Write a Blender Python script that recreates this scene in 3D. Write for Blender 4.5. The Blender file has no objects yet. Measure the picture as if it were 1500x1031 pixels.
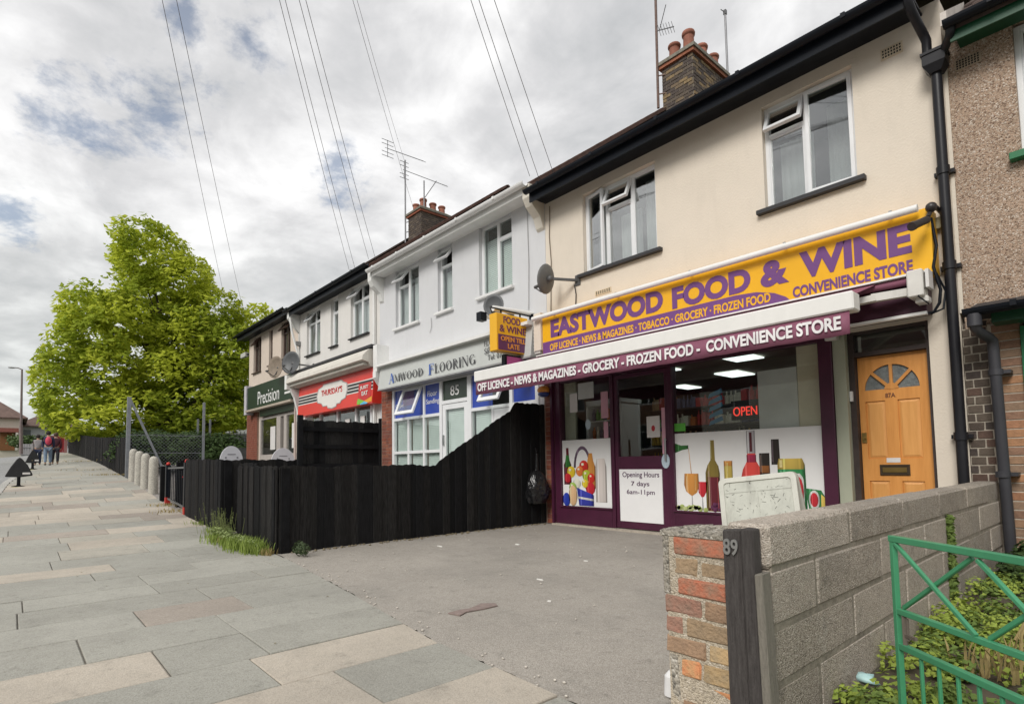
import bpy, bmesh, math, random
from math import sin, cos, pi, radians, sqrt, atan2
from mathutils import Vector, Matrix, noise
random.seed(11)
SC = bpy.context.scene
COL = SC.collection
# ------------------------------------------------------------------ camera
cam_d = bpy.data.cameras.new('camera'); cam = bpy.data.objects.new('camera', cam_d); COL.objects.link(cam)
YAW, PITCH, ROLL = 0.845188, 0.064179, -0.016216
F_PX, PY = 826.41, 625.5
fw = Vector((-sin(YAW), cos(YAW), 0)); rt = Vector((cos(YAW), sin(YAW), 0)); up = Vector((0, 0, 1))
f2 = fw*cos(PITCH) + up*sin(PITCH); u2 = up*cos(PITCH) - fw*sin(PITCH)
r3 = rt*cos(ROLL) + u2*sin(ROLL); u3 = u2*cos(ROLL) - rt*sin(ROLL)
CAM = Vector((0, -6.3, 0.93))
mw = Matrix((r3, u3, -f2)).transposed().to_4x4(); mw.translation = CAM
cam.matrix_world = mw
cam_d.sensor_width = 36; cam_d.lens = F_PX/1500*36
cam_d.shift_y = (PY-515.5)/1500
cam_d.clip_start = 0.05; cam_d.clip_end = 900
SC.camera = cam
# ------------------------------------------------------------------ light
SUN_DIR = Vector((-0.22, 0.80, -0.64)).normalized()          # way the light travels
el = math.asin(-SUN_DIR.z); az = atan2(-SUN_DIR.x, -SUN_DIR.y)
sun_d = bpy.data.lights.new('sun', 'SUN'); sun_d.energy = 1.5; sun_d.angle = radians(24); sun_d.color = (1, .965, .91)
sun = bpy.data.objects.new('sun', sun_d); COL.objects.link(sun)
sun.rotation_euler = SUN_DIR.to_track_quat('-Z', 'Y').to_euler(); sun.location = (0, -10, 30)
SC.view_settings.view_transform = 'Standard'; SC.view_settings.look = 'None'
SC.view_settings.exposure = 0.72; SC.view_settings.gamma = 1
world = bpy.data.worlds.new('World'); SC.world = world; world.use_nodes = True
def build_world():
    nt = world.node_tree; N = nt.nodes; L = nt.links; N.clear()
    out = N.new('ShaderNodeOutputWorld'); bg = N.new('ShaderNodeBackground'); bg.inputs[1].default_value = 0.12
    L.new(bg.outputs[0], out.inputs[0])
    sky = N.new('ShaderNodeTexSky'); sky.sky_type = 'NISHITA'; sky.sun_disc = False
    sky.sun_elevation = el; sky.sun_rotation = az; sky.air_density = 1.0; sky.dust_density = .6
    tc = N.new('ShaderNodeTexCoord'); sp = N.new('ShaderNodeSeparateXYZ'); L.new(tc.outputs['Generated'], sp.inputs[0])
    def mth(op, a, b=None, clamp=False):
        n = N.new('ShaderNodeMath'); n.operation = op; n.use_clamp = clamp
        for i, v in enumerate((a, b)):
            if v is None: continue
            if isinstance(v, (int, float)): n.inputs[i].default_value = v
            else: L.new(v, n.inputs[i])
        return n.outputs[0]
    zc = mth('MAXIMUM', sp.outputs[2], 0.0)
    za = mth('ADD', zc, .22)
    cx = mth('DIVIDE', sp.outputs[0], za); cy = mth('DIVIDE', sp.outputs[1], za)
    cb = N.new('ShaderNodeCombineXYZ'); L.new(cx, cb.inputs[0]); L.new(cy, cb.inputs[1])
    def noi(sc, det, rough, off, dist=0.0):
        m = N.new('ShaderNodeMapping'); m.inputs['Location'].default_value = (off, off*.7, off*1.3)
        L.new(cb.outputs[0], m.inputs[0])
        n = N.new('ShaderNodeTexNoise'); n.inputs['Scale'].default_value = sc; n.inputs['Detail'].default_value = det
        n.inputs['Roughness'].default_value = rough; n.inputs['Distortion'].default_value = dist
        L.new(m.outputs[0], n.inputs['Vector']); return n.outputs['Fac']
    big = noi(1.7, 8, .55, 3.1, .4); med = noi(4.2, 9, .6, 7.7, .3)
    s = mth('ADD', mth('MULTIPLY', big, .62), mth('MULTIPLY', med, .38))
    ramp = N.new('ShaderNodeValToRGB'); L.new(s, ramp.inputs[0])
    e = ramp.color_ramp.elements
    e[0].position = .36; e[0].color = (2.7, 2.77, 2.85, 1)
    e[1].position = .60; e[1].color = (5.3, 5.28, 5.28, 1)
    m_ = ramp.color_ramp.elements.new(.48); m_.color = (3.75, 3.75, 3.8, 1)
    # gaps where blue shows, at their directions in the sky
    holes = [((-.892, .048, .45), .046), ((-.856, .143, .496), .046), ((-.784, .222, .58), .034), ((-.80, .151, .582), .024),
             ((-.81, .377, .449), .035), ((-.946, -.004, .324), .026), ((.75, .2, .6), .16)]
    frag = noi(9.0, 8, .65, 1.9, .15)
    nrm = N.new('ShaderNodeVectorMath'); nrm.operation = 'NORMALIZE'; L.new(tc.outputs['Generated'], nrm.inputs[0])
    acc = None
    for d, r in holes:
        dn = N.new('ShaderNodeVectorMath'); dn.operation = 'DISTANCE'
        L.new(nrm.outputs[0], dn.inputs[0]); dn.inputs[1].default_value = Vector(d).normalized()
        v = mth('SUBTRACT', 1.0, mth('DIVIDE', dn.outputs['Value'], r*1.9))
        acc = v if acc is None else mth('MAXIMUM', acc, v)
    h = mth('ADD', acc, mth('MULTIPLY', mth('SUBTRACT', frag, .5), 3.0))
    mr = N.new('ShaderNodeMapRange'); mr.interpolation_type = 'SMOOTHSTEP'; L.new(h, mr.inputs[0])
    mr.inputs[1].default_value = .25; mr.inputs[2].default_value = 1.05
    gate = N.new('ShaderNodeMapRange'); L.new(acc, gate.inputs[0]); gate.inputs[1].default_value = 0; gate.inputs[2].default_value = .25
    hm = mth('MULTIPLY', mr.outputs[0], gate.outputs[0]); hm = mth('MULTIPLY', hm, .68)
    sb = N.new('ShaderNodeMix'); sb.data_type = 'RGBA'; sb.blend_type = 'MULTIPLY'; sb.inputs[0].default_value = 1
    L.new(sky.outputs[0], sb.inputs[6]); sb.inputs[7].default_value = (.62, .62, .62, 1)
    mx = N.new('ShaderNodeMix'); mx.data_type = 'RGBA'; L.new(hm, mx.inputs[0]); L.new(ramp.outputs[0], mx.inputs[6]); L.new(sb.outputs[2], mx.inputs[7])
    # slightly greener grey towards the horizon
    hz = N.new('ShaderNodeMapRange'); L.new(sp.outputs[2], hz.inputs[0]); hz.inputs[1].default_value = 0; hz.inputs[2].default_value = .4
    hz.inputs[3].default_value = 1; hz.inputs[4].default_value = 0
    mh = N.new('ShaderNodeMix'); mh.data_type = 'RGBA'; mh.blend_type = 'MULTIPLY'; L.new(hz.outputs[0], mh.inputs[0])
    L.new(mx.outputs[2], mh.inputs[6]); mh.inputs[7].default_value = (.86, .90, .87, 1)
    L.new(mh.outputs[2], bg.inputs[0])
build_world()

# ------------------------------------------------------------------ materials
MATS = {}
def M(name, col, rough=.75, var=.12, scale=6., bump=0., bscale=60., metal=0., col2=None, dirt=0., spec=.5, trans=0., stretch=None):
    if name in MATS: return MATS[name]
    m = bpy.data.materials.new(name); m.use_nodes = True; nt = m.node_tree; N = nt.nodes; L = nt.links
    b = N['Principled BSDF']; b.inputs['Roughness'].default_value = rough; b.inputs['Metallic'].default_value = metal
    b.inputs['Specular IOR Level'].default_value = spec
    g = N.new('ShaderNodeNewGeometry'); src = g.outputs['Position']
    if stretch:
        mp = N.new('ShaderNodeMapping'); mp.inputs['Scale'].default_value = stretch; L.new(src, mp.inputs[0]); src = mp.outputs[0]
    n = N.new('ShaderNodeTexNoise'); n.inputs['Scale'].default_value = scale; n.inputs['Detail'].default_value = 6; n.inputs['Roughness'].default_value = .65
    L.new(src, n.inputs['Vector'])
    r = N.new('ShaderNodeMapRange'); L.new(n.outputs['Fac'], r.inputs[0]); r.inputs[1].default_value = .3; r.inputs[2].default_value = .7
    mx = N.new('ShaderNodeMix'); mx.data_type = 'RGBA'; L.new(r.outputs[0], mx.inputs[0])
    c2 = col2 if col2 else tuple(min(1, c*(1+var)) for c in col)
    c1 = col if col2 else tuple(c*(1-var) for c in col)
    mx.inputs[6].default_value = (*c1, 1); mx.inputs[7].default_value = (*c2, 1)
    last = mx.outputs[2]
    # every object a touch different
    oi = N.new('ShaderNodeObjectInfo'); hs = N.new('ShaderNodeHueSaturation')
    rr = N.new('ShaderNodeMapRange'); L.new(oi.outputs['Random'], rr.inputs[0]); rr.inputs[3].default_value = 1-var*.5; rr.inputs[4].default_value = 1+var*.5
    L.new(rr.outputs[0], hs.inputs['Value']); L.new(last, hs.inputs['Color']); last = hs.outputs[0]
    if dirt > 0:
        n2 = N.new('ShaderNodeTexNoise'); n2.inputs['Scale'].default_value = 2.3; n2.inputs['Detail'].default_value = 10; n2.inputs['Roughness'].default_value = .72
        mp2 = N.new('ShaderNodeMapping'); mp2.inputs['Scale'].default_value = (2.4, 2.4, .55); L.new(g.outputs['Position'], mp2.inputs[0]); L.new(mp2.outputs[0], n2.inputs['Vector'])
        r2 = N.new('ShaderNodeMapRange'); L.new(n2.outputs['Fac'], r2.inputs[0]); r2.inputs[1].default_value = .5; r2.inputs[2].default_value = .75; r2.inputs[4].default_value = dirt
        m2 = N.new('ShaderNodeMix'); m2.data_type = 'RGBA'; L.new(r2.outputs[0], m2.inputs[0]); L.new(last, m2.inputs[6]); m2.inputs[7].default_value = (.12, .11, .09, 1); last = m2.outputs[2]
    L.new(last, b.inputs['Base Color'])
    if bump > 0:
        nb = N.new('ShaderNodeTexNoise'); nb.inputs['Scale'].default_value = bscale; nb.inputs['Detail'].default_value = 4; L.new(src, nb.inputs['Vector'])
        bp = N.new('ShaderNodeBump'); bp.inputs['Strength'].default_value = bump; bp.inputs['Distance'].default_value = .01
        L.new(nb.outputs['Fac'], bp.inputs['Height']); L.new(bp.outputs[0], b.inputs['Normal'])
    if trans > 0:
        o = N['Material Output']; t = N.new('ShaderNodeBsdfTranslucent'); L.new(last, t.inputs[0]); ms = N.new('ShaderNodeMixShader')
        ms.inputs[0].default_value = trans; L.new(b.outputs[0], ms.inputs[1]); L.new(t.outputs[0], ms.inputs[2]); L.new(ms.outputs[0], o.inputs[0])
    MATS[name] = m; return m
def emit(name, col, s):
    if name in MATS: return MATS[name]
    m = bpy.data.materials.new(name); m.use_nodes = True; b = m.node_tree.nodes['Principled BSDF']
    b.inputs['Base Color'].default_value = (*col, 1); b.inputs['Emission Color'].default_value = (*col, 1); b.inputs['Emission Strength'].default_value = s
    MATS[name] = m; return m
def glass(name, boost=1.8, tint=(.92, .95, .94), rough=0.0):
    if name in MATS: return MATS[name]
    m = bpy.data.materials.new(name); m.use_nodes = True; nt = m.node_tree; N = nt.nodes; L = nt.links
    N.remove(N['Principled BSDF']); o = N['Material Output']
    fr = N.new('ShaderNodeFresnel'); gb_ = N.new('ShaderNodeNewGeometry'); io = N.new('ShaderNodeMapRange'); L.new(gb_.outputs['Backfacing'], io.inputs[0]); io.inputs[3].default_value = 1.5; io.inputs[4].default_value = 1/1.5; L.new(io.outputs[0], fr.inputs[0])
    mu = N.new('ShaderNodeMath'); mu.operation = 'MULTIPLY'; mu.use_clamp = True; L.new(fr.outputs[0], mu.inputs[0]); mu.inputs[1].default_value = boost
    t = N.new('ShaderNodeBsdfTransparent'); t.inputs[0].default_value = (*tint, 1)
    g = N.new('ShaderNodeBsdfGlossy'); g.inputs['Roughness'].default_value = rough
    nz = N.new('ShaderNodeTexNoise'); nz.inputs['Scale'].default_value = 1.6; geo = N.new('ShaderNodeNewGeometry'); L.new(geo.outputs['Position'], nz.inputs['Vector'])
    bp = N.new('ShaderNodeBump'); bp.inputs['Strength'].default_value = .06; bp.inputs['Distance'].default_value = .02; L.new(nz.outputs['Fac'], bp.inputs['Height']); L.new(bp.outputs[0], g.inputs['Normal'])
    ms = N.new('ShaderNodeMixShader'); L.new(mu.outputs[0], ms.inputs[0]); L.new(t.outputs[0], ms.inputs[1]); L.new(g.outputs[0], ms.inputs[2]); L.new(ms.outputs[0], o.inputs[0])
    MATS[name] = m; return m

def speckle(name, base, dark, light, scale, rough=.9, bump=.6, tint=None, big=.15, stain=0., gum=0.):
    """stony material: fine cells of several tones plus broad blotches"""
    if name in MATS: return MATS[name]
    m = bpy.data.materials.new(name); m.use_nodes = True; nt = m.node_tree; N = nt.nodes; L = nt.links
    b = N['Principled BSDF']; b.inputs['Roughness'].default_value = rough; b.inputs['Specular IOR Level'].default_value = .25
    g = N.new('ShaderNodeNewGeometry')
    v = N.new('ShaderNodeTexVoronoi'); v.inputs['Scale'].default_value = scale; L.new(g.outputs['Position'], v.inputs['Vector'])
    sp = N.new('ShaderNodeSeparateColor'); L.new(v.outputs['Color'], sp.inputs[0])
    cr = N.new('ShaderNodeValToRGB'); L.new(sp.outputs[0], cr.inputs[0]); e = cr.color_ramp.elements
    e[0].position = 0; e[0].color = (*dark, 1); e[1].position = 1; e[1].color = (*light, 1)
    q = e.new(.28); q.color = (*base, 1); q = e.new(.78); q.color = (*[c*1.12 for c in base], 1)
    if tint: q = e.new(.5); q.color = (*tint, 1)
    n = N.new('ShaderNodeTexNoise'); n.inputs['Scale'].default_value = 1.1; n.inputs['Detail'].default_value = 7; n.inputs['Roughness'].default_value = .65; L.new(g.outputs['Position'], n.inputs['Vector'])
    r = N.new('ShaderNodeMapRange'); L.new(n.outputs['Fac'], r.inputs[0]); r.inputs[1].default_value = .3; r.inputs[2].default_value = .7; r.inputs[3].default_value = 1-big; r.inputs[4].default_value = 1+big
    hs = N.new('ShaderNodeHueSaturation'); L.new(r.outputs[0], hs.inputs['Value']); L.new(cr.outputs[0], hs.inputs['Color']); last = hs.outputs[0]
    oi = N.new('ShaderNodeObjectInfo'); orr = N.new('ShaderNodeMapRange'); L.new(oi.outputs['Random'], orr.inputs[0]); orr.inputs[3].default_value = .94; orr.inputs[4].default_value = 1.06
    h2_ = N.new('ShaderNodeHueSaturation'); L.new(orr.outputs[0], h2_.inputs['Value']); L.new(last, h2_.inputs['Color']); last = h2_.outputs[0]
    def over(fac, col, k):
        m_ = N.new('ShaderNodeMix'); m_.data_type = 'RGBA'; q = N.new('ShaderNodeMath'); q.operation = 'MULTIPLY'; L.new(fac, q.inputs[0]); q.inputs[1].default_value = k
        L.new(q.outputs[0], m_.inputs[0]); L.new(last, m_.inputs[6]); m_.inputs[7].default_value = (*col, 1); return m_.outputs[2]
    if stain:
        for sc_, off, lo, hi, col in ((2.2, 0, .50, .72, (.13, .125, .11)), (9., 5, .56, .70, (.11, .105, .09)), (.7, 9, .48, .7, (.20, .19, .17)), (5., 21, .58, .74, (.52, .50, .45))):
            mp = N.new('ShaderNodeMapping'); mp.inputs['Location'].default_value = (off, off, 0); L.new(g.outputs['Position'], mp.inputs[0])
            n3 = N.new('ShaderNodeTexNoise'); n3.inputs['Scale'].default_value = sc_; n3.inputs['Detail'].default_value = 9; n3.inputs['Roughness'].default_value = .7; L.new(mp.outputs[0], n3.inputs['Vector'])
            r3_ = N.new('ShaderNodeMapRange'); L.new(n3.outputs['Fac'], r3_.inputs[0]); r3_.inputs[1].default_value = lo; r3_.inputs[2].default_value = hi; last = over(r3_.outputs[0], col, stain)
    if gum:
        vg = N.new('ShaderNodeTexVoronoi'); vg.inputs['Scale'].default_value = 3.3; L.new(g.outputs['Position'], vg.inputs['Vector'])
        rg3 = N.new('ShaderNodeMapRange'); L.new(vg.outputs['Distance'], rg3.inputs[0]); rg3.inputs[1].default_value = .05; rg3.inputs[2].default_value = .035; last = over(rg3.outputs[0], (.14, .135, .12), gum)
    L.new(last, b.inputs['Base Color'])
    bp = N.new('ShaderNodeBump'); bp.inputs['Strength'].default_value = bump; bp.inputs['Distance'].default_value = .006; L.new(v.outputs['Distance'], bp.inputs['Height']); bp.invert = True; L.new(bp.outputs[0], b.inputs['Normal'])
    MATS[name] = m; return m

# ------------------------------------------------------------------ mesh helpers
def world_loc(o):
    v = Vector((0, 0, 0))
    while o: v += o.location; o = o.parent
    return v
class MB:
    def __init__(s): s.v = []; s.f = []; s.sm = []
    def add(s, vs, fs, smooth=False):
        k = len(s.v); s.v += [tuple(p) for p in vs]; s.f += [tuple(i+k for i in f) for f in fs]; s.sm += [smooth]*len(fs); return s
    def box(s, x0, x1, y0, y1, z0, z1):
        return s.hexa([(x0, y0, z0), (x1, y0, z0), (x1, y1, z0), (x0, y1, z0), (x0, y0, z1), (x1, y0, z1), (x1, y1, z1), (x0, y1, z1)])
    def hexa(s, p): return s.add(p, [(3, 2, 1, 0), (4, 5, 6, 7), (0, 1, 5, 4), (1, 2, 6, 5), (2, 3, 7, 6), (3, 0, 4, 7)])
    def bar(s, a, b, w, h=None, upv=(0, 0, 1)):
        """rectangular bar from a to b, w wide, h high"""
        a = Vector(a); b = Vector(b); h = h or w; d = (b-a).normalized(); u = Vector(upv)
        if abs(d.dot(u)) > .97: u = Vector((0, 1, 0))
        r = d.cross(u).normalized()*w/2; q = r.cross(d).normalized()*h/2
        return s.hexa([a-r-q, b-r-q, b+r-q, a+r-q, a-r+q, b-r+q, b+r+q, a+r+q])
    def cyl(s, a, b, r0, r1=None, n=10, caps=True, smooth=True):
        a = Vector(a); b = Vector(b); r1 = r0 if r1 is None else r1; d = (b-a).normalized()
        u = Vector((0, 0, 1)) if abs(d.z) < .9 else Vector((1, 0, 0)); p = d.cross(u).normalized(); q = d.cross(p)
        vs = [a+(p*cos(2*pi*i/n)+q*sin(2*pi*i/n))*r0 for i in range(n)]+[b+(p*cos(2*pi*i/n)+q*sin(2*pi*i/n))*r1 for i in range(n)]
        s.add(vs, [(i, i+n, (i+1) % n+n, (i+1) % n) for i in range(n)], smooth)
        if caps: s.add(vs, [tuple(range(n)), tuple(range(2*n-1, n-1, -1))])
        return s
    def tube(s, pts, r, n=8, taper=None):
        pts = [Vector(p) for p in pts]; k = len(pts); vs = []; pp = None
        for i, p in enumerate(pts):
            d = (pts[min(i+1, k-1)]-pts[max(i-1, 0)]).normalized()
            if pp is None:
                u = Vector((0, 0, 1)) if abs(d.z) < .9 else Vector((1, 0, 0)); pp = d.cross(u).normalized()
            pp = (pp-d*pp.dot(d)).normalized(); q = d.cross(pp)
            rr = r if taper is None else r*(1-(1-taper)*i/(k-1))
            vs += [p+(pp*cos(2*pi*j/n)+q*sin(2*pi*j/n))*rr for j in range(n)]
        s.add(vs, [(i*n+j, i*n+(j+1) % n, (i+1)*n+(j+1) % n, (i+1)*n+j) for i in range(k-1) for j in range(n)], True)
        s.add(vs, [tuple(range(n-1, -1, -1)), tuple((k-1)*n+j for j in range(n))])
        return s
    def prism(s, poly, axis, a, b):
        """poly: 2-D outline; axis 'x': poly=(y,z) from x=a..b; 'y': poly=(x,z); 'z': poly=(x,y)"""
        def P(u, v, t): return {'x': (t, u, v), 'y': (u, t, v), 'z': (u, v, t)}[axis]
        n = len(poly); vs = [P(u, v, a) for u, v in poly]+[P(u, v, b) for u, v in poly]
        return s.add(vs, [tuple(range(n-1, -1, -1)), tuple(range(n, 2*n))]+[(i, (i+1) % n, (i+1) % n+n, i+n) for i in range(n)])
    def ell(s, c, r, nu=12, nv=8, rot=None, jit=0):
        vs = []; c = Vector(c)
        for j in range(nv+1):
            t = pi*j/nv
            for i in range(nu):
                p = Vector((r[0]*sin(t)*cos(2*pi*i/nu), r[1]*sin(t)*sin(2*pi*i/nu), r[2]*cos(t)))
                if jit: p *= 1+random.uniform(-jit, jit)
                if rot: p = rot @ p
                vs.append(c+p)
        return s.add(vs, [(j*nu+i, (j+1)*nu+i, (j+1)*nu+(i+1) % nu, j*nu+(i+1) % nu) for j in range(nv) for i in range(nu)], True)
    def lathe(s, c, prof, n=14):
        vs = [(c[0]+r*cos(2*pi*i/n), c[1]+r*sin(2*pi*i/n), c[2]+z) for r, z in prof for i in range(n)]
        return s.add(vs, [(j*n+i, j*n+(i+1) % n, (j+1)*n+(i+1) % n, (j+1)*n+i) for j in range(len(prof)-1) for i in range(n)], True)
    def xf(s, fn): s.v = [tuple(fn(Vector(p))) for p in s.v]; return s
    def build(s, name, mat, parent=None, bevel=0, solid=0):
        me = bpy.data.meshes.new(name); o = bpy.data.objects.new(name, me)
        vs = [Vector(p) for p in s.v]
        if parent is None:
            lo = Vector([min(p[i] for p in vs) for i in range(3)]); hi = Vector([max(p[i] for p in vs) for i in range(3)])
            org = Vector(((lo.x+hi.x)/2, (lo.y+hi.y)/2, lo.z)); o.location = org
        else: org = world_loc(parent); o.parent = parent
        me.from_pydata([tuple(p-org) for p in vs], [], s.f); me.polygons.foreach_set('use_smooth', s.sm); me.update()
        me.materials.append(mat); COL.objects.link(o)
        if solid: md = o.modifiers.new('solid', 'SOLIDIFY'); md.thickness = solid
        if bevel: md = o.modifiers.new('bevel', 'BEVEL'); md.width = bevel; md.segments = 1; md.limit_method = 'ANGLE'
        return o
def tag(o, label=None, cat=None, group=None, kind=None):
    if label: o['label'] = label
    if cat: o['category'] = cat
    if group: o['group'] = group
    if kind: o['kind'] = kind
    return o
def thing(name, label, cat, loc, group=None):
    o = bpy.data.objects.new(name, None); COL.objects.link(o); o.location = loc; o.empty_display_size = .2
    return tag(o, label, cat, group)
BX = lambda *a: MB().box(*a)
MESHCACHE = {}
def piece(name, dims, loc, mat, parent, jit=0, key=None):
    """a small bevelled block sharing mesh data by size"""
    k = (key or name, tuple(round(d, 3) for d in dims), mat.name, random.randint(0, 2))
    if k not in MESHCACHE:
        bm = bmesh.new(); bmesh.ops.create_cube(bm, size=1)
        for v in bm.verts: v.co = Vector([v.co[i]*dims[i] for i in range(3)])
        b = min(dims)*.09
        bmesh.ops.bevel(bm, geom=[e for e in bm.edges], offset=b, segments=1, affect='EDGES')
        if jit:
            for v in bm.verts: v.co += Vector([random.uniform(-jit, jit) for _ in range(3)])
        me = bpy.data.meshes.new(name); bm.to_mesh(me); bm.free(); me.materials.append(mat); MESHCACHE[k] = me
    o = bpy.data.objects.new(name, MESHCACHE[k]); COL.objects.link(o); o.parent = parent; o.location = Vector(loc)-world_loc(parent)
    return o
# lettering -------------------------------------------------------
def text(s, x0, x1, z0, z1, y, mat, parent, bold=0.0, depth=.003, name='lettering', shear=0, plane='xz', fixed=None, keep=False):
    cu = bpy.data.curves.new('tmp', 'FONT'); cu.body = s; cu.size = 1; cu.offset = bold; cu.extrude = depth; cu.align_x = 'CENTER'; cu.shear = shear; cu.resolution_u = 4
    cu.space_line = .85
    to = bpy.data.objects.new('tmp', cu); COL.objects.link(to)
    dg = bpy.context.evaluated_depsgraph_get(); me = bpy.data.meshes.new_from_object(to.evaluated_get(dg))
    bpy.data.objects.remove(to); bpy.data.curves.remove(cu)
    xs = [v.co.x for v in me.vertices]; ys = [v.co.y for v in me.vertices]
    ax, bx, ay, by = min(xs), max(xs), min(ys), max(ys)
    org = world_loc(parent)
    for v in me.vertices:
        u = (v.co.x-ax)/(bx-ax); w = (v.co.y-ay)/(by-ay); d = v.co.z
        if plane == 'xz': p = Vector((x0+(x1-x0)*u, y-d, z0+(z1-z0)*w))
        else: p = Vector((fixed+d, x0+(x1-x0)*u, z0+(z1-z0)*w))     # plane 'yz', read from +x
        v.co = p-org
    me.materials.append(mat)
    o = bpy.data.objects.new(name, me); COL.objects.link(o); o.parent = parent; return o
# ------------------------------------------------------------------ ground height (street climbs to the left)
GX = [-200, -60, -36, -29.7, -22.5, -17.1, -13.7, -12.15, -10.5, -8.5, -7.3, 50]
GZ = [6.0, 2.7, 1.85, 1.55, 1.15, .74, .44, .28, .16, .06, 0, 0]
def G(x, y=0.):
    if x <= GX[0]: g = GZ[0]
    elif x >= GX[-1]: g = 0
    else:
        for i in range(len(GX)-1):
            if GX[i] <= x <= GX[i+1]:
                g = GZ[i]+(GZ[i+1]-GZ[i])*(x-GX[i])/(GX[i+1]-GX[i]); break
    return g*(1-.25*min(1, max(0, (-4.1-y)/4)))
def interp(x, xs, ys):
    if x <= xs[0]: return ys[0]
    for i in range(len(xs)-1):
        if x <= xs[i+1]: return ys[i]+(ys[i+1]-ys[i])*(x-xs[i])/(xs[i+1]-xs[i])
    return ys[-1]
KX = [-47, -29.7, -22.4, -17.8, -15.4, -11, -5, 30]; KY = [-5.0, -5.42, -5.87, -6.32, -6.44, -6.85, -7.35, -7.6]
def kerb_y(x): return interp(x, KX, KY)
EX = [-47, -7.3, -6.3, -4.2, -2.6, -1.6, -1.0, 30]; EY = [-4.16, -4.12, -4.12, -4.36, -4.58, -4.62, -4.66, -4.66]
def edge_y(x): return interp(x, EX, EY)
def sheet(name, xs, yf, dz, mat, kind='structure', ny=6, flat=None):
    mb = MB(); vs = []
    for x in xs:
        y0, y1 = yf(x)
        for j in range(ny+1):
            y = y0+(y1-y0)*j/ny; vs.append((x, y, (G(x, y) if flat is None else flat)+dz))
    n = ny+1
    mb.add(vs, [(i*n+j, (i+1)*n+j, (i+1)*n+j+1, i*n+j+1) for i in range(len(xs)-1) for j in range(ny)], True)
    o = mb.build(name, mat); tag(o, kind=kind); return o
def fr(a, b, n): return [a+(b-a)*i/n for i in range(n+1)]
# ================================================================== GROUND
asph = speckle('drive_asphalt', (.335, .307, .27), (.25, .23, .20), (.45, .42, .38), 210, bump=.35, big=.12, stain=.36)
road_m = speckle('road_asphalt', (.30, .30, .295), (.2, .2, .2), (.42, .41, .41), 70, bump=.3)
soil = M('soil', (.075, .06, .042), .95, .3, 5, .8, 30)
joint = M('slab_joint', (.13, .118, .098), .95, .3, 9)
kerb_m = speckle('kerb_stone', (.42, .41, .38), (.3, .3, .28), (.58, .56, .53), 90)
grass_m = M('grass_base', (.06, .085, .025), .95, .3, 3, .5)
g0 = sheet('ground', [-240, -120, -80, -60, -47, -36, -29.7, -22.5, -17.1, -13.7, -12.15, -10.5, -8.5, -7.3, 0, 20, 120], lambda x: (-120, 120), -.22, grass_m, ny=24)
xs_r = [-47, -42, -36, -29.7, -26, -22.4, -20, -17.8, -15.4, -13.7, -12.15, -11, -10.5, -8.5, -7.3, -5, 5, 30]
sheet('road', xs_r, lambda x: (-14.2, kerb_y(x)-.12), -.11, road_m)
sheet('side_road', [-55, -51, -47], lambda x: (-30, 3), -.1, road_m)
kb = MB()
for i in range(len(xs_r)-1):
    a, b = xs_r[i], xs_r[i+1]
    for k in range(max(1, int((b-a)/.9))):
        n = max(1, int((b-a)/.9)); xa = a+(b-a)*k/n+.006; xb = a+(b-a)*(k+1)/n-.006; ya, yb = kerb_y(xa), kerb_y(xb); za, zb = G(xa, ya), G(xb, yb)
        kb.hexa([(xa, ya-.12, za-.2), (xb, yb-.12, zb-.2), (xb, yb, zb-.2), (xa, ya, za-.2), (xa, ya-.12, za), (xb, yb-.12, zb), (xb, yb, zb), (xa, ya, za)])
tag(kb.build('kerb', kerb_m), kind='structure')
farpav = sheet('far_pavement', xs_r, lambda x: (-17, -14.3), -.01, M('far_paving', (.25, .24, .22), .9), ny=2)
# white road paint at the left
pm = M('road_paint', (.62, .62, .6), .7, .15, 30)
for k, (xa, xb) in enumerate([(-19.5, -17.2), (-26, -23.2), (-34, -30)]):
    mb = MB(); y0 = -8.9
    mb.add([(xa, y0, G(xa, y0)-.104), (xb, y0, G(xb, y0)-.104), (xb, y0+.13, G(xb, y0)-.104), (xa, y0+.13, G(xa, y0)-.104)], [(0, 1, 2, 3)])
    tag(mb.build('road_marking', pm), kind='structure')
# ---- pavement with individual slabs
xs_p = [-47, -42, -36, -33, -29.7, -26, -22.5, -20, -17.1, -15.4, -13.7, -12.15, -10.5, -8.5, -7.3, -6.3, -4.2, -2.6, -1.6, -1, 5, 30]
pav = sheet('pavement', xs_p, lambda x: (kerb_y(x), edge_y(x)), -.009, joint, ny=4)
def slab_mat(name, base, d, l):
    return speckle(name, base, d, l, 170, rough=.85, bump=.22, big=.12, stain=.34, gum=.4)
S_GRN = slab_mat('slab_grey_green', (.338, .330, .290), (.292, .284, .25), (.40, .392, .35))
S_GRN2 = slab_mat('slab_mid_grey', (.36, .352, .31), (.31, .30, .27), (.43, .42, .37))
S_BEI = slab_mat('slab_buff', (.47, .42, .35), (.42, .37, .31), (.53, .48, .41))
S_BEI2 = slab_mat('slab_pale', (.40, .375, .32), (.35, .33, .28), (.46, .43, .37))
S_PNK = slab_mat('slab_pink', (.36, .315, .27), (.31, .27, .23), (.42, .37, .32))
fixed = {(-3.46, 0): S_BEI, (-2.98, 2): S_BEI, (-2.53, 2): S_GRN, (-2.53, 1): S_BEI, (-2.53, 0): S_BEI, (-2.05, 2): S_BEI, (-2.05, 1): S_BEI, (-4.5, 1): S_PNK, (-6.9, 0): S_BEI, (-3.46, 1): S_GRN, (-2.98, 1): S_GRN, (-2.98, 0): S_GRN, (-3.46, 2): S_GRN}
courses = [0.8, .3, -.2, -.7, -1.15, -1.63, -2.05, -2.53, -2.98, -3.46, -4.0, -4.5, -5.0, -5.45, -5.95, -6.4, -6.9]
x = -6.9
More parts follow.
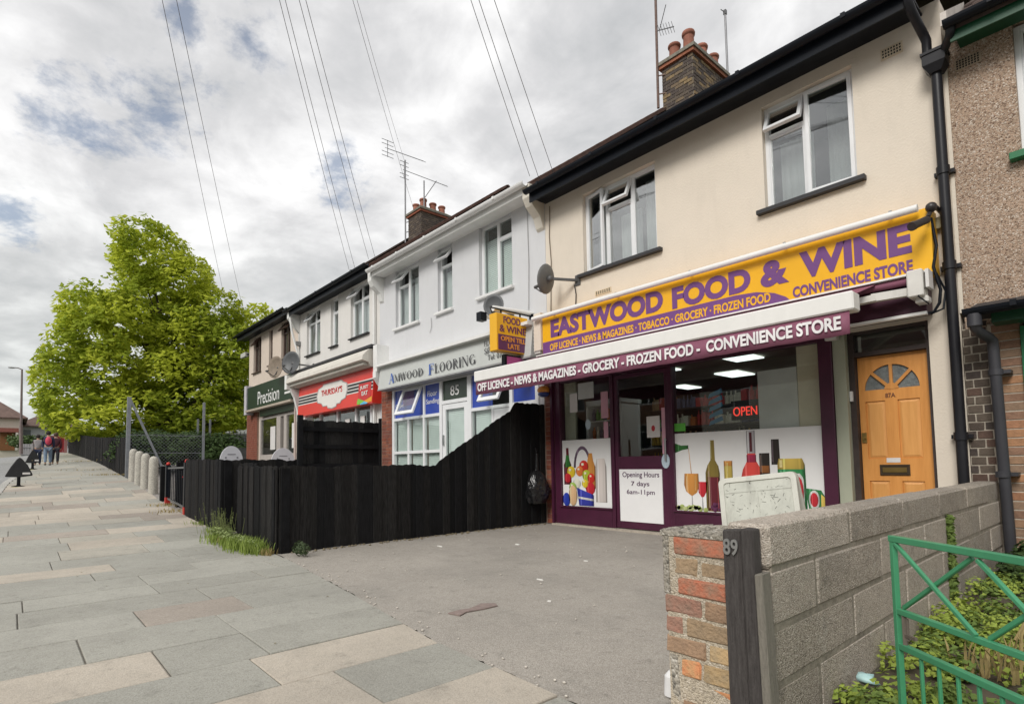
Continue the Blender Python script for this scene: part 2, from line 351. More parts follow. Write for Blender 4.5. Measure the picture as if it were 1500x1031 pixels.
while x > -37: x -= random.choice([.46, .5, .55, .6])*(1 if x > -17 else 1.25); courses.append(round(x, 3))
cuts_f = {-2.05: [-5.2, -5.95], -2.53: [-5.17, -5.9], -2.98: [-5.4, -6.2], -3.46: [-5.3, -5.73], -4.0: [-5.3, -6.0], -4.5: [-5.06, -5.67], -6.9: [-5.54, -4.9]}
nsl = 0
mats_w = {}
for i in range(len(courses)-1):
    xa, xb = courses[i+1], courses[i]
    if xa in (-6.9,): cuts = [-5.54, -4.85]
    elif xa in cuts_f and xa != -6.9: cuts = cuts_f[xa]
    else:
        ph = random.uniform(0, .9); L = random.choice([.78, .92, 1.05]); cuts = []; y = -4.1-ph
        while y > kerb_y(xa)+.2: cuts.append(y); y -= L*(1 if xa > -18 else 1.2)
    ye = edge_y(xb)-.01; yk = kerb_y((xa+xb)/2)+.01
    cs = sorted([c for c in cuts if yk+.15 < c < ye-.15])
    ys = [yk]+cs+[ye]
    for j in range(len(ys)-1):
        ya, yb = ys[j]+.0035, ys[j+1]-.0035
        if j == len(ys)-2: ya2 = yb
        key = (xa, j if xa in (-6.9,) else j)
        m = fixed.get((xa, j))
        if m is None:
            if xa > -6.5: m = random.choice([S_GRN, S_GRN, S_GRN, S_GRN2, S_GRN2])
            elif xa > -9.5: m = random.choice([S_GRN, S_GRN2, S_GRN2, S_GRN, S_BEI2, S_BEI])
            elif xa > -17.5: m = random.choice([S_GRN, S_GRN2, S_BEI2, S_BEI, S_GRN2, S_PNK, S_BEI])
            else: m = random.choice([S_GRN, S_GRN2, S_BEI2, S_BEI2, S_GRN2])
        e1, e2 = (edge_y(xa)-.01 if j == len(ys)-2 else yb), yb
        dz = random.uniform(-.0025, .0025); P = lambda px, py, d: (px, py, G(px, py)+d)
        g = .0035
        tl = [random.uniform(-.0015, .0015) for _ in range(4)]
        cc = [(xa+g, ya), (xb-g, ya), (xb-g, yb), (xa+g, e1)]
        vs = [P(px, py, -.04) for px, py in cc]+[P(px, py, dz-.004+t) for (px, py), t in zip(cc, tl)]
        cx_ = (xa+xb)/2; cy_ = (ya+yb)/2
        ins = [(px+(cx_-px)*.012, py+(cy_-py)*.008) for px, py in cc]
        vs += [P(px, py, dz+t) for (px, py), t in zip(ins, tl)]
        mb = MB().add(vs, [(8, 9, 10, 11), (0, 1, 5, 4), (1, 2, 6, 5), (2, 3, 7, 6), (3, 0, 4, 7), (4, 5, 9, 8), (5, 6, 10, 9), (6, 7, 11, 10), (7, 4, 8, 11)])
        mb.build('paving_slab', m, pav); nsl += 1
# ---- drive and forecourts
def flatpoly(name, pts, z, mat, kind='structure'):
    o = MB().add([(x, y, z) for x, y in pts], [tuple(range(len(pts)))]).build(name, mat); return tag(o, kind=kind)
E_ = random.Random(5)
drv = [(-6.36, 0.3), (-6.36, -4.12)]
x = -6.3
while x < -1.0: drv.append((x, edge_y(x)+E_.uniform(-.022, .008))); x += .06
drv += [(-.9, -4.66), (-.9, .3)]
flatpoly('driveway', drv[::-1][::-1], -.006, asph)
sheet('forecourt', [-21.6, -17.1, -13.7, -12.15, -10.5, -8.5, -7.3, -6.4], lambda x: (-4.13, .3), -.012, speckle('forecourt_asphalt', (.29, .27, .25), (.2, .19, .18), (.42, .4, .38), 80))
sheet('yard_soil', [-.88, 3.0], lambda x: (-4.62, .1), -.02, soil, ny=8)
flatpoly('garden_path', [(-.36, -3.55), (.9, -4.4), (.9, .0), (.2, .0), (-.18, -2.2)], -.006, speckle('path_concrete', (.34, .30, .24), (.25, .22, .18), (.48, .44, .38), 110))
# litter, worn patch and grit on the asphalt
lit = M('litter_white', (.75, .74, .7), .8, .1)
rng = random.Random(3)
for (x, y, w, h, a) in [(-4.9, -1.9, .10, .05, .3), (-5.45, -2.6, .10, .03, .1), (-3.6, -2.2, .05, .03, 1), (-3.3, -3.1, .08, .015, .5), (-2.75, -3.55, .03, .025, 0)]:
    mb = MB(); n = 7; ps = [(x+w/2*cos(2*pi*i/n)*rng.uniform(.6, 1.1), y+h/2*sin(2*pi*i/n)*rng.uniform(.6, 1.1)) for i in range(n)]
    mb.prism(ps, 'z', -.005, .003)
    tag(mb.build('litter_scrap', lit), {-4.9: 'white paper scrap on the asphalt nearest the shop door', -5.45: 'white paper scrap on the asphalt near the side fence', -3.6: 'small white scrap in the middle of the far half of the drive', -3.3: 'thin white strip lying in the middle of the drive', -2.75: 'tiny pale scrap on the drive nearest the brick pillar'}[x], 'litter', 'litter scraps on the drive')
mb = MB(); rng = random.Random(8)
for k in range(150):
    if rng.random() < .4: x = rng.uniform(-6.0, -1.6); y = edge_y(x)+rng.uniform(-.02, .12)
    else: x = rng.uniform(-6.1, -1.3); y = rng.uniform(-4.3, -.3)
    r = rng.uniform(.004, .011); mb.ell((x, y, 0), (r, r*rng.uniform(.6, 1), r*.5), 5, 3)
tag(mb.build('grit', M('grit', (.55, .51, .45), .9, .3, 20)), 'pale grit scattered over the drive', None, kind='stuff')
mb = MB(); mb.prism([(-2.98, -4.22), (-2.99, -4.12), (-2.97, -4.06), (-3.02, -3.92), (-2.96, -3.85), (-2.90, -3.88), (-2.90, -4.0), (-2.92, -4.12), (-2.88, -4.2)], 'z', -.004, .0025)
tag(mb.build('asphalt_patch', M('patch_reddish', (.24, .185, .165), .9, .2, 30, .4, 80)), kind='structure')

# ================================================================== FACADE HELPERS
def wall_cut(x0, x1, z0, z1, holes, y=0., th=.24):
    mb = MB(); xs = sorted({x0, x1, *[h[0] for h in holes], *[h[1] for h in holes]}); zs = sorted({z0, z1, *[h[2] for h in holes], *[h[3] for h in holes]})
    for i in range(len(xs)-1):
        for j in range(len(zs)-1):
            cx, cz = (xs[i]+xs[i+1])/2, (zs[j]+zs[j+1])/2
            if any(h[0] < cx < h[1] and h[2] < cz < h[3] for h in holes): continue
            a, b, c, d = xs[i], xs[i+1], zs[j], zs[j+1]
            mb.add([(a, y, c), (b, y, c), (b, y, d), (a, y, d)], [(0, 1, 2, 3)]); mb.add([(a, y+th, c), (b, y+th, c), (b, y+th, d), (a, y+th, d)], [(3, 2, 1, 0)])
    for a, b, c, d in holes+[(x0, x1, z0, z1)]:
        mb.add([(a, y, c), (b, y, c), (b, y, d), (a, y, d), (a, y+th, c), (b, y+th, c), (b, y+th, d), (a, y+th, d)], [(0, 4, 5, 1), (1, 5, 6, 2), (2, 6, 7, 3), (3, 7, 4, 0)])
    return mb
UPVC = M('white_upvc', (.78, .79, .80), .35, .04, 3, dirt=.10)
GLASS_SKY = glass('window_glass_mirroring', 6.0); GLASS = glass('window_glass', 1.3); GLASS_CUR = [GLASS_SKY]
NET = M('net_curtain', (.8, .82, .82), .9, .15, 9, trans=.3, stretch=(30, 1, .5))
DARKROOM = M('room_dark', (.16, .155, .15), .9, .2, 2)
BLIND = M('venetian_blind', (.78, .83, .80), .6, .06, 4)
def frame_bars(mb, x0, x1, z0, z1, y0, y1, w, wb=None):
    wb = wb or w
    mb.box(x0, x0+w, y0, y1, z0, z1); mb.box(x1-w, x1, y0, y1, z0, z1)
    mb.box(x0+w, x1-w, y0+.001, y1-.001, z1-w, z1); mb.box(x0+w, x1-w, y0+.001, y1-.001, z0, z0+wb)
def hinge(kind, x0, x1, z0, z1, y, deg):
    a = radians(deg)
    def fn(p):
        if kind == 'top': d = z1-p.z; return Vector((p.x, y-d*sin(a)+(p.y-y)*cos(a), z1-d*cos(a)-(p.y-y)*sin(a)))
        if kind == 'left': d = p.x-x0; return Vector((x0+d*cos(a)+(p.y-y)*sin(a), y-d*sin(a)+(p.y-y)*cos(a), p.z))
        if kind == 'right': d = x1-p.x; return Vector((x1-d*cos(a), y-d*sin(a)+(p.y-y)*cos(a), p.z))
        return p
    return fn
def window(parent, x0, x1, z0, z1, y, cells, fm=UPVC, gm=None, fw_=.045, sw=.04, backing=None, sill=None, room=True):
    """cells: (u0,u1,v0,v1, opening kind or None, degrees) in metres from the lower-left corner"""
    gm = gm or GLASS_CUR[0]
    fb = MB(); frame_bars(fb, x0, x1, z0, z1, y, y+.07, fw_)
    us = sorted({c[0] for c in cells}|{c[1] for c in cells})
    for c in cells:
        a, b, c0, d = x0+c[0], x0+c[1], z0+c[2], z0+c[3]
        if c[0] > fw_+.01: fb.box(a-fw_/2, a+fw_/2, y+.003, y+.066, max(c0, z0+fw_), min(d, z1-fw_))
        if c[2] > fw_+.01: fb.box(a+fw_/2, b-fw_/2, y+.005, y+.064, c0-fw_/2, c0+fw_/2)
    w = fb.build('window', fm, parent, bevel=.004)
    for c in cells:
        e = fw_*.5
        a = x0+max(c[0], e)+ (e if c[0] < .01 else e); a = x0+c[0]+(fw_ if c[0] < .01 else e); b = x0+c[1]-(fw_ if abs(x0+c[1]-x1) < .01 else e)
        c0 = z0+c[2]+(fw_ if c[2] < .01 else e); d = z0+c[3]-(fw_ if abs(z0+c[3]-z1) < .01 else e)
        fn = hinge(c[4], a, b, c0, d, y, c[5]) if c[4] else (lambda p: p)
        yo = y-.012 if c[4] else y+.008
        if c[4]: a -= .015; b += .015; c0 -= .015; d += .012
        if c[4] or c[4] is None:
            s = MB(); frame_bars(s, a, b, c0, d, yo, yo+.045, sw if c[4] else .016); s.xf(fn); s.build('sash', fm, w, bevel=.003)
            k = sw if c[4] else .016
            p = MB().box(a+k-.003, b-k+.003, yo+.018, yo+.024, c0+k-.003, d-k+.003).xf(fn); p.build('pane', gm, w)
    if sill: MB().box(x0-sill[1], x1+sill[1], y-.14, y+.07, z0-sill[2], z0).build('sill', sill[0], w, bevel=.004)
    if room:
        m = MB(); a, b, c0, d, e, f = x0-.1, x1+.1, z0-.05, z1+.05, y+.2, y+1.3
        m.add([(a, f, c0), (b, f, c0), (b, f, d), (a, f, d), (a, e, c0), (b, e, c0), (b, e, d), (a, e, d)], [(0, 1, 2, 3), (0, 4, 5, 1), (1, 5, 6, 2), (2, 6, 7, 3), (3, 7, 4, 0)])
        m.build('room_lining', DARKROOM, w)
    return w
def curtain(w, x0, x1, z0, z1, y, mat=NET, name='curtain', amp=.012, wl=.07):
    n = max(6, int((x1-x0)/wl*4)); vs = []
    for i in range(n+1):
        x = x0+(x1-x0)*i/n; yy = y+amp*sin(2*pi*(x-x0)/wl); vs += [(x, yy, z0), (x, yy, z1)]
    return MB().add(vs, [(2*i, 2*i+2, 2*i+3, 2*i+1) for i in range(n)], True).build(name, mat, w)
def blind(w, x0, x1, z0, z1, y, mat=BLIND, name='venetian_blind', p=.035):
    m = MB(); z = z0
    while z < z1: m.add([(x0, y, z), (x1, y, z), (x1, y+.012, z+.037), (x0, y+.012, z+.037)], [(0, 1, 2, 3)]); z += p
    o = m.build(name, mat, w); o['kind'] = 'stuff'; return o
def brick_field(parent, x0, x1, z0, z1, y, mats, joint_mat, bl=.225*.84, bh=.075, depth=.03, single=True, rng=random, mname='brickwork', axis='x', flemish=True, back=.1, sgn=-1):
    """mortar backing with bricks laid proud of it; axis 'x' runs along x on plane y (facing -y); 'y' runs along y on plane x"""
    hj = .0055
    if axis == 'x': bk = MB().box(x0, x1, y+.006, y+back, z0, z1)
    else: bk = MB().box(y-back, y-.006, x0, x1, z0, z1)
    bk_o = bk.build(mname, joint_mat, parent)
    allm = MB(); r = 0; z = z0
    while z < z1-.02:
        u = x0-(0 if r % 2 == 0 else bl/2)+ (0.02 if flemish else 0); k = r
        zz = min(z+bh-2*hj, z1)
        while u < x1:
            L = bl if (not flemish or k % 2 == 0) else bl/2; k += 1
            a, b = max(u+hj, x0), min(u+L-hj, x1); u += L
            if b-a < .02: continue
            pr_ = rng.uniform(-.003, .003)
            if axis == 'x': c = ((a+b)/2, y+depth/2+pr_, (z+zz)/2+hj); d = (b-a, depth, zz-z)
            else: c = (y-depth/2+pr_, (a+b)/2, (z+zz)/2+hj); d = (depth, b-a, zz-z)
            if single: piece('brick', d, c, rng.choice(mats), bk_o, jit=.0015)
            else:
                h = [d[i]/2 for i in range(3)]; allm.box(c[0]-h[0], c[0]+h[0], c[1]-h[1], c[1]+h[1], c[2]-h[2], c[2]+h[2])
        z += bh; r += 1
    if not single: o = allm.build('bricks', mats[0], bk_o); o['kind'] = 'stuff'
    return bk_o
BR_DK = [M('brick_dark_%s' % n, c, .85, .25, 25, .5, 120) for n, c in (('plum', (.065, .05, .043)), ('brown', (.085, .064, .05)), ('umber', (.11, .085, .065)), ('wine', (.10, .06, .045)))]
BR_OR = [M('brick_orange_%s' % n, c, .85, .22, 25, .5, 120) for n, c in (('a', (.36, .18, .10)), ('b', (.33, .20, .12)), ('c', (.27, .18, .12)), ('d', (.40, .21, .11)), ('e', (.25, .145, .095)))]
BR_RD = [M('brick_red_%s' % n, c, .85, .3, 18, .5, 120) for n, c in (('a', (.24, .07, .04)), ('b', (.19, .065, .045)), ('c', (.28, .1, .06)))]
MORT = M('mortar_pale', (.45, .40, .33), .95, .2, 12, .6, 80)
MORT_D = M('mortar_grey', (.30, .27, .235), .95, .25, 12, .6, 80)
# ---- roof shapes
TILE = M('roof_tile_brown', (.075, .05, .042), .9, .35, 6, .5, 40, dirt=.5)
TILE_R = M('roof_tile_red', (.095, .05, .038), .9, .35, 6, .5, 40, dirt=.3)
def roof(parent, x0, x1, ze, zr, yr=4.0, ye=-.32, mat=TILE, yb=8.3):
    r = MB(); s = (zr-ze)/(yr-ye)
    r.hexa([(x0, ye, ze-.06), (x1, ye, ze-.06), (x1, yr, zr-.06), (x0, yr, zr-.06), (x0, ye, ze), (x1, ye, ze), (x1, yr, zr), (x0, yr, zr)])
    r.hexa([(x0, yr, zr-.06), (x1, yr, zr-.06), (x1, yb, ze-.06), (x0, yb, ze-.06), (x0, yr, zr), (x1, yr, zr), (x1, yb, ze), (x0, yb, ze)])
    ro = r.build('roof', mat, parent)
    t = MB(); n = 22; xr = x0
    for i in range(n):
        ya = ye+(yr-ye)*i/n; yb_ = ye+(yr-ye)*(i+1.12)/n; za = ze+s*(ya-ye)+.028; zb = ze+s*(yb_-ye)+.012
        k = int((x1-x0)/.17); off = .085*(i % 2)
        for j in range(k):
            a = x0+.17*j+off; b = min(a+.164, x1)
            if a >= x1-.02: continue
            jz = random.uniform(-.004, .004)
            t.hexa([(a, ya, za-.02), (b, ya, za-.02), (b, yb_, zb-.02), (a, yb_, zb-.02), (a, ya, za+jz), (b, ya, za-jz), (b, yb_, zb), (a, yb_, zb)])
    o = t.build('roof_tiles', mat, ro); o['kind'] = 'stuff'
    rd = MB(); a = x0
    while a < x1-.05: rd.cyl((a, yr+.05, zr-.05), (min(a+.29, x1), yr+.05, zr-.05), .075, n=8); a += .3
    o = rd.build('ridge_tiles', mat, ro); o['kind'] = 'stuff'
    return ro
def gutter(parent, x0, x1, z, y, mat, r=.065, name='gutter'):
    pr = [(y+r*cos(a), z-r*sin(a)) for a in [pi*i/8 for i in range(9)]]; pi_ = [(y+(r-.012)*cos(a), z-(r-.012)*sin(a)) for a in [pi*i/8 for i in range(8, -1, -1)]]
    g = MB().prism(pr+pi_, 'x', x0, x1)
    x = x0+.3
    while x < x1: g.box(x, x+.04, y-r-.006, y+r+.03, z-.035, z+.012); x += 1.05
    return g.build(name, mat, parent)
BLACKP = M('black_gutter_paint', (.0065, .0085, .013), .40, .25, 3, .1, 20, spec=.2)
# ================================================================== CREAM SHOP HOUSE
CREAM = M('cream_render', (.72, .645, .545), .9, .03, 2.2, .35, 45, dirt=.08)
PURP = M('purple_paint', (.065, .012, .035), .42, .15, 5, .05, 30)
PURP_D = M('purple_shutter_box', (.05, .010, .026), .5, .2, 5)  # slightly darker purple for the shutter box
LEAD = M('dark_sill', (.03, .03, .033), .6, .2, 8)
WHITEP = M('white_paint', (.76, .76, .74), .5, .05, 4, dirt=.12)
SIGE = M('soffit_grey', (.35, .34, .33), .7)
h1 = thing('shop_house', 'cream rendered house with the purple food and wine shopfront and a wooden door', 'house', (-3.6, 0, 0))
win_r = [(-5.43, -4.15, 3.72, 4.93), (-2.72, -1.79, 3.74, 4.94)]
holes = win_r+[(-6.06, -2.0, 0.0, 2.45), (-1.99, -1.29, 0.0, 2.2)]
wall_cut(-6.22, -1.05, -.2, 5.16, holes).build('wall', CREAM, h1)
MB().box(-6.22, -6.0, .24, 8, -.2, 5.15).build('party_wall', CREAM, h1)
# eaves
MB().box(-6.2, -1.18, -.34, .0, 5.075, 5.095).build('soffit', BLACKP, h1)
MB().box(-6.2, -1.18, -.365, -.341, 4.99, 5.17).build('fascia_board', BLACKP, h1)
gutter(h1, -6.22, -1.12, 5.16, -.43, BLACKP, .06)
roof(h1, -6.24, -1.0, 5.15, 8.22)
w = window(h1, *win_r[0], .07, [(0, .40, 0, 1.21, 'left', 13), (.40, .85, .86, 1.21, 'top', 24), (.40, .85, 0, .86, None, 0), (.85, 1.28, 0, 1.21, None, 0)], sill=(LEAD, .08, .05))
curtain(w, -4.98, -4.62, 3.8, 4.55, .35); curtain(w, -4.55, -4.22, 3.8, 4.9, .36)
curtain(w, -5.40, -5.2, 3.8, 4.9, .34)
w = window(h1, *win_r[1], .07, [(0, .44, .86, 1.20, 'top', 24), (0, .44, 0, .86, None, 0), (.44, .93, 0, 1.20, 'right', 4)], sill=(LEAD, .08, .05))
curtain(w, -2.66, -2.3, 3.8, 4.6, .34); curtain(w, -2.2, -1.85, 3.8, 4.9, .5)
for (x0, x1, z0, z1) in [(-1.52, -1.355, 4.83, 4.92), (-5.21, -4.94, 3.35, 3.40)]:
    v = MB().box(x0-.01, x1+.01, -.008, .0, z0-.01, z1+.01); vo = v.build('air_brick', M('air_brick_cream', (.62, .52, .38), .9), h1)
    s = MB(); nx = 7
    for i in range(nx):
        for j in range(3): u = x0+(x1-x0)*(i+.2)/nx; q = z0+(z1-z0)*(j+.2)/3; s.box(u, u+(x1-x0)/nx*.55, -.011, -.007, q, q+(z1-z0)/3*.55)
    o = s.build('vent_hole', M('black_hole', (.01, .01, .01), .9), vo); o['kind'] = 'stuff'
# shopfront frame (purple) -------------------------------------------------
sf = MB()
for a, b in [(-6.06, -5.945), (-4.985, -4.925), (-4.045, -3.985), (-2.235, -2.105)]: sf.box(a, b, -.05, .07, .02, 2.44)
sf.box(-6.06, -2.105, -.04, .06, 2.14, 2.44)
sf.box(-5.945, -4.985, -.055, .07, .02, .27); sf.box(-3.985, -2.235, -.055, .07, .02, .30)
sf.box(-5.96, -4.97, -.075, -.056, .262, .285); sf.box(-4.0, -2.22, -.075, -.056, .292, .315)
shopf = sf.build('shopfront_frame', PURP, h1, bevel=.004)
MB().box(-6.09, -1.95, -.12, .1, -.03, .018).build('threshold', M('threshold_concrete', (.38, .34, .28), .95, .2, 20), h1)
gl = glass('shop_glass', 1.6)
MB().box(-5.95, -4.98, .0, .006, .27, 2.15).build('shop_window', gl, h1)
MB().box(-3.99, -2.23, .0, .006, .30, 2.15).build('shop_window', gl, h1)
# shop door
sd = MB(); frame_bars(sd, -4.92, -4.05, .03, 2.13, -.03, .03, .055, .09); sd.box(-4.865, -4.105, -.028, .028, .85, 1.0)
sdo = sd.build('shop_door', PURP, h1, bevel=.003)
MB().box(-4.87, -4.1, -.004, .002, .995, 2.08).build('pane', gl, sdo)
MB().box(-4.87, -4.1, -.02, .002, .11, .86).build('kick_panel', PURP, sdo)
pn = MB().box(-4.855, -4.175, -.033, -.021, .125, .825).build('opening_hours_panel', M('white_vinyl', (.84, .84, .84), .35, .03, 3), sdo)
MB().cyl((-4.095, -.06, .93), (-4.095, -.06, 1.22), .012).cyl((-4.095, -.06, .95), (-4.095, -.03, .95), .008).cyl((-4.095, -.06, 1.2), (-4.095, -.03, 1.2), .008).build('handle', M('steel', (.5, .5, .5), .3, .1, metal=1), sdo)
TPUR = M('print_dark_purple', (.085, .035, .085), .5, .05)
def lines(parent, items, y, mat, bold=.01):
    for s, x0, x1, z0, z1 in items: text(s, x0, x1, z0, z1, y, mat, parent, bold=bold, depth=.001)
lines(sdo, [('Opening Hours', -4.80, -4.215, .70, .79), ('7 days', -4.66, -4.37, .585, .665), ('6am-11pm', -4.735, -4.29, .475, .555)], -.036, TPUR, .006)
# oval sticker near the handle, paper notices, pink strips
MB().prism([(-4.11+.06*cos(2*pi*i/14), .93+.095*sin(2*pi*i/14)) for i in range(14)], 'y', -.039, -.031).build('oval_sticker', M('sticker_pale_blue', (.45, .55, .62), .5), sdo)
MB().box(-4.40, -4.2, -.008, -.005, 1.24, 1.52).build('notice', M('paper_white', (.68, .66, .64), .7, .06), sdo)
MB().prism([(-4.30+.028*cos(2*pi*i/10), 1.36+.04*sin(2*pi*i/10)) for i in range(10)], 'y', -.011, -.0085).build('notice_print', M('print_red', (.45, .03, .04), .6), sdo)
MB().box(-4.17, -4.10, -.008, -.005, 1.02, 1.62).build('pink_strip', M('paper_pink', (.62, .34, .42), .6, .1), sdo)
for (x0, x1, z0, z1, m, n) in [(-5.77, -5.62, 1.68, 1.96, MATS['paper_white'], 'notice'), (-5.17, -5.04, 1.55, 1.93, MATS['paper_pink'], 'pink_strip'), (-5.60, -5.3, 1.86, 2.10, M('notice_grey', (.5, .52, .5), .6, .1), 'notice'), (-5.13, -5.05, 1.27, 1.5, MATS['paper_pink'], 'pink_strip'), (-4.0, -3.83, 1.3, 1.40, M('sticker_green', (.12, .5, .06), .5), 'green_sticker')]:
    MB().box(x0, x1, -.006, -.003, z0, z1).build(n, m, h1)
MB().prism([(-5.42+.05*cos(2*pi*i/14), 1.48+.075*sin(2*pi*i/14)) for i in range(14)], 'y', -.006, -.003).build('oval_sticker', MATS['sticker_pale_blue'], h1)
# left pier of brick between the two shops
brick_field(h1, -6.28, -6.06, .0, 2.2, -.045, BR_RD, M('mortar_red', (.25, .17, .13), .95, .2), single=True, mname='brick_pier', rng=random.Random(2), back=.15)
MB().box(-6.10, -6.062, -.10, -.052, .02, 2.3).build('door_post', PURP, h1)
# grey-green return beside the flat door, door frame, transom light
MB().box(-2.10, -1.985, -.02, .1, .0, 2.2).build('side_panel', M('sage_paint', (.36, .38, .29), .7, .06, 3, dirt=.15), h1)
dk = M('door_frame_dark', (.04, .028, .025), .6, .3, 10)
df = MB(); df.box(-1.985, -1.93, .06, .2, 0, 2.2); df.box(-1.325, -1.28, .06, .2, 0, 2.2); df.box(-1.93, -1.325, .07, .19, 1.945, 1.99); df.box(-1.93, -1.325, .07, .19, 2.17, 2.2)
df.build('door_frame', dk, h1)
tl_ = MB().box(-1.93, -1.325, .12, .126, 1.99, 2.17).build('transom_light', gl, h1)
MB().box(-1.93, -1.325, .3, .34, 1.9, 2.2).build('hall_backing', M('hall_grey', (.12, .12, .11), .9), h1)
WOOD = M('door_wood', (.56, .235, .055), .42, .16, 3, .12, 40, col2=(.68, .31, .082), stretch=(9, 9, .8))
WOOD2 = M('door_wood_panel', (.62, .29, .08), .42, .14, 3, .12, 40, col2=(.72, .36, .112), stretch=(9, 9, .8))
d = MB(); X0, X1 = -1.925, -1.33; Zt = 1.94; pz = [(.2, .70), (.92, 1.49)]; px = [(-1.87, -1.70), (-1.595, -1.415)]
xs = [X0, px[0][0], px[0][1], px[1][0], px[1][1], X1]
for i in (0, 2, 4): d.box(xs[i], xs[i+1], .13, .17, .03, 1.56 if i != 9 else 0)
for i in (1, 3):
    for a, b in [(.03, .2), (.70, .92), (1.49, 1.56)]: d.box(xs[i], xs[i+1], .1305, .17, a, b)
# head of the door with the half-round light cut out
cxd, czd, rr = -1.64, 1.60, .232; arc = [(cxd+rr*cos(pi*i/18), czd+rr*1.05*sin(pi*i/18)) for i in range(19)]
d.prism([(X1, 1.56), (X1, Zt), (cxd, Zt), (cxd, czd+rr*1.05)]+arc[8::-1]+[(cxd+rr, 1.56)], 'y', .13, .17)
d.prism([(cxd-rr, 1.56)]+arc[:9:-1]+[(cxd, czd+rr*1.05), (cxd, Zt), (X0, Zt), (X0, 1.56)], 'y', .13, .17)
d.box(cxd-rr, cxd+rr, .131, .17, 1.56, 1.603)
fd = d.build('front_door', WOOD, h1)
fg = MB(); fg.prism([(cxd-rr-.01, czd-.002)]+[(cxd+(rr+.01)*cos(pi-pi*i/18), czd+(rr*1.05+.01)*sin(pi*i/18)) for i in range(1, 18)]+[(cxd+rr+.01, czd-.002)], 'y', .15, .156)
fg.build('fanlight_pane', M('obscure_glass', (.17, .19, .19), .3, .35, 30, .5, 90), fd)
sb = MB()
for a in (45, 90, 135): sb.bar((cxd, .139, czd), (cxd+rr*cos(radians(a)), .139, czd+rr*1.05*sin(radians(a))), .028, .022, (0, 1, 0))
sb.prism([(cxd+.06*cos(pi*i/8), czd+.06*sin(pi*i/8)) for i in range(9)], 'y', .126, .15)
sb.build('glazing_bar', WOOD, fd)
for a, b in pz:
    for c, e in px:
        MB().add([(c, .146, a), (e, .146, a), (e, .146, b), (c, .146, b), (c+.03, .134, a+.03), (e-.03, .134, a+.03), (e-.03, .134, b-.03), (c+.03, .134, b-.03)], [(0, 1, 5, 4), (1, 2, 6, 5), (2, 3, 7, 6), (3, 0, 4, 7), (4, 5, 6, 7)]).build('panel', WOOD2, fd)
BRASS = M('brass', (.35, .25, .09), .38, .2, metal=1.)
lb = MB(); lb.box(-1.775, -1.525, .120, .131, .755, .86); lb.box(-1.765, -1.535, .114, .121, .845, .855); lb.box(-1.765, -1.535, .114, .121, .762, .772); lb.build('letterbox_plate', M('bronze_dark', (.09, .065, .04), .45, .2, metal=.6), fd)
MB().box(-1.75, -1.55, .112, .119, .785, .832).build('letterbox_flap', BRASS, fd)
MB().box(-1.715, -1.6, .126, .1295, .88, .925).build('letterbox_label', MATS['paper_white'], fd)
text('87A', -1.695, -1.61, 1.515, 1.56, .127, M('number_dark', (.16, .06, .03), .5), fd, .02, .002)
MB().box(-1.915, -1.875, .118, .131, 1.08, 1.18).cyl((-1.895, .118, 1.125), (-1.895, .10, 1.125), .014).build('lock', BRASS, fd)
MB().box(-1.98, -1.955, .03, .06, 1.5, 1.6).build('bell_push', WHITEP, h1)
MB().box(-2.14, -2.03, -.1, -.03, 2.13, 2.18).build('alarm_bracket', MATS['paper_white'], h1)
# box of purple shutter housing under the sign
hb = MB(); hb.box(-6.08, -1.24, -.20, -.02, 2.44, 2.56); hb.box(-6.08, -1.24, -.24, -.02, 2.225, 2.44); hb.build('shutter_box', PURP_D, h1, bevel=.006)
MB().box(-6.1, -1.24, -.262, -.20, 2.195, 2.222).build('shutter_trim', WHITEP, h1)
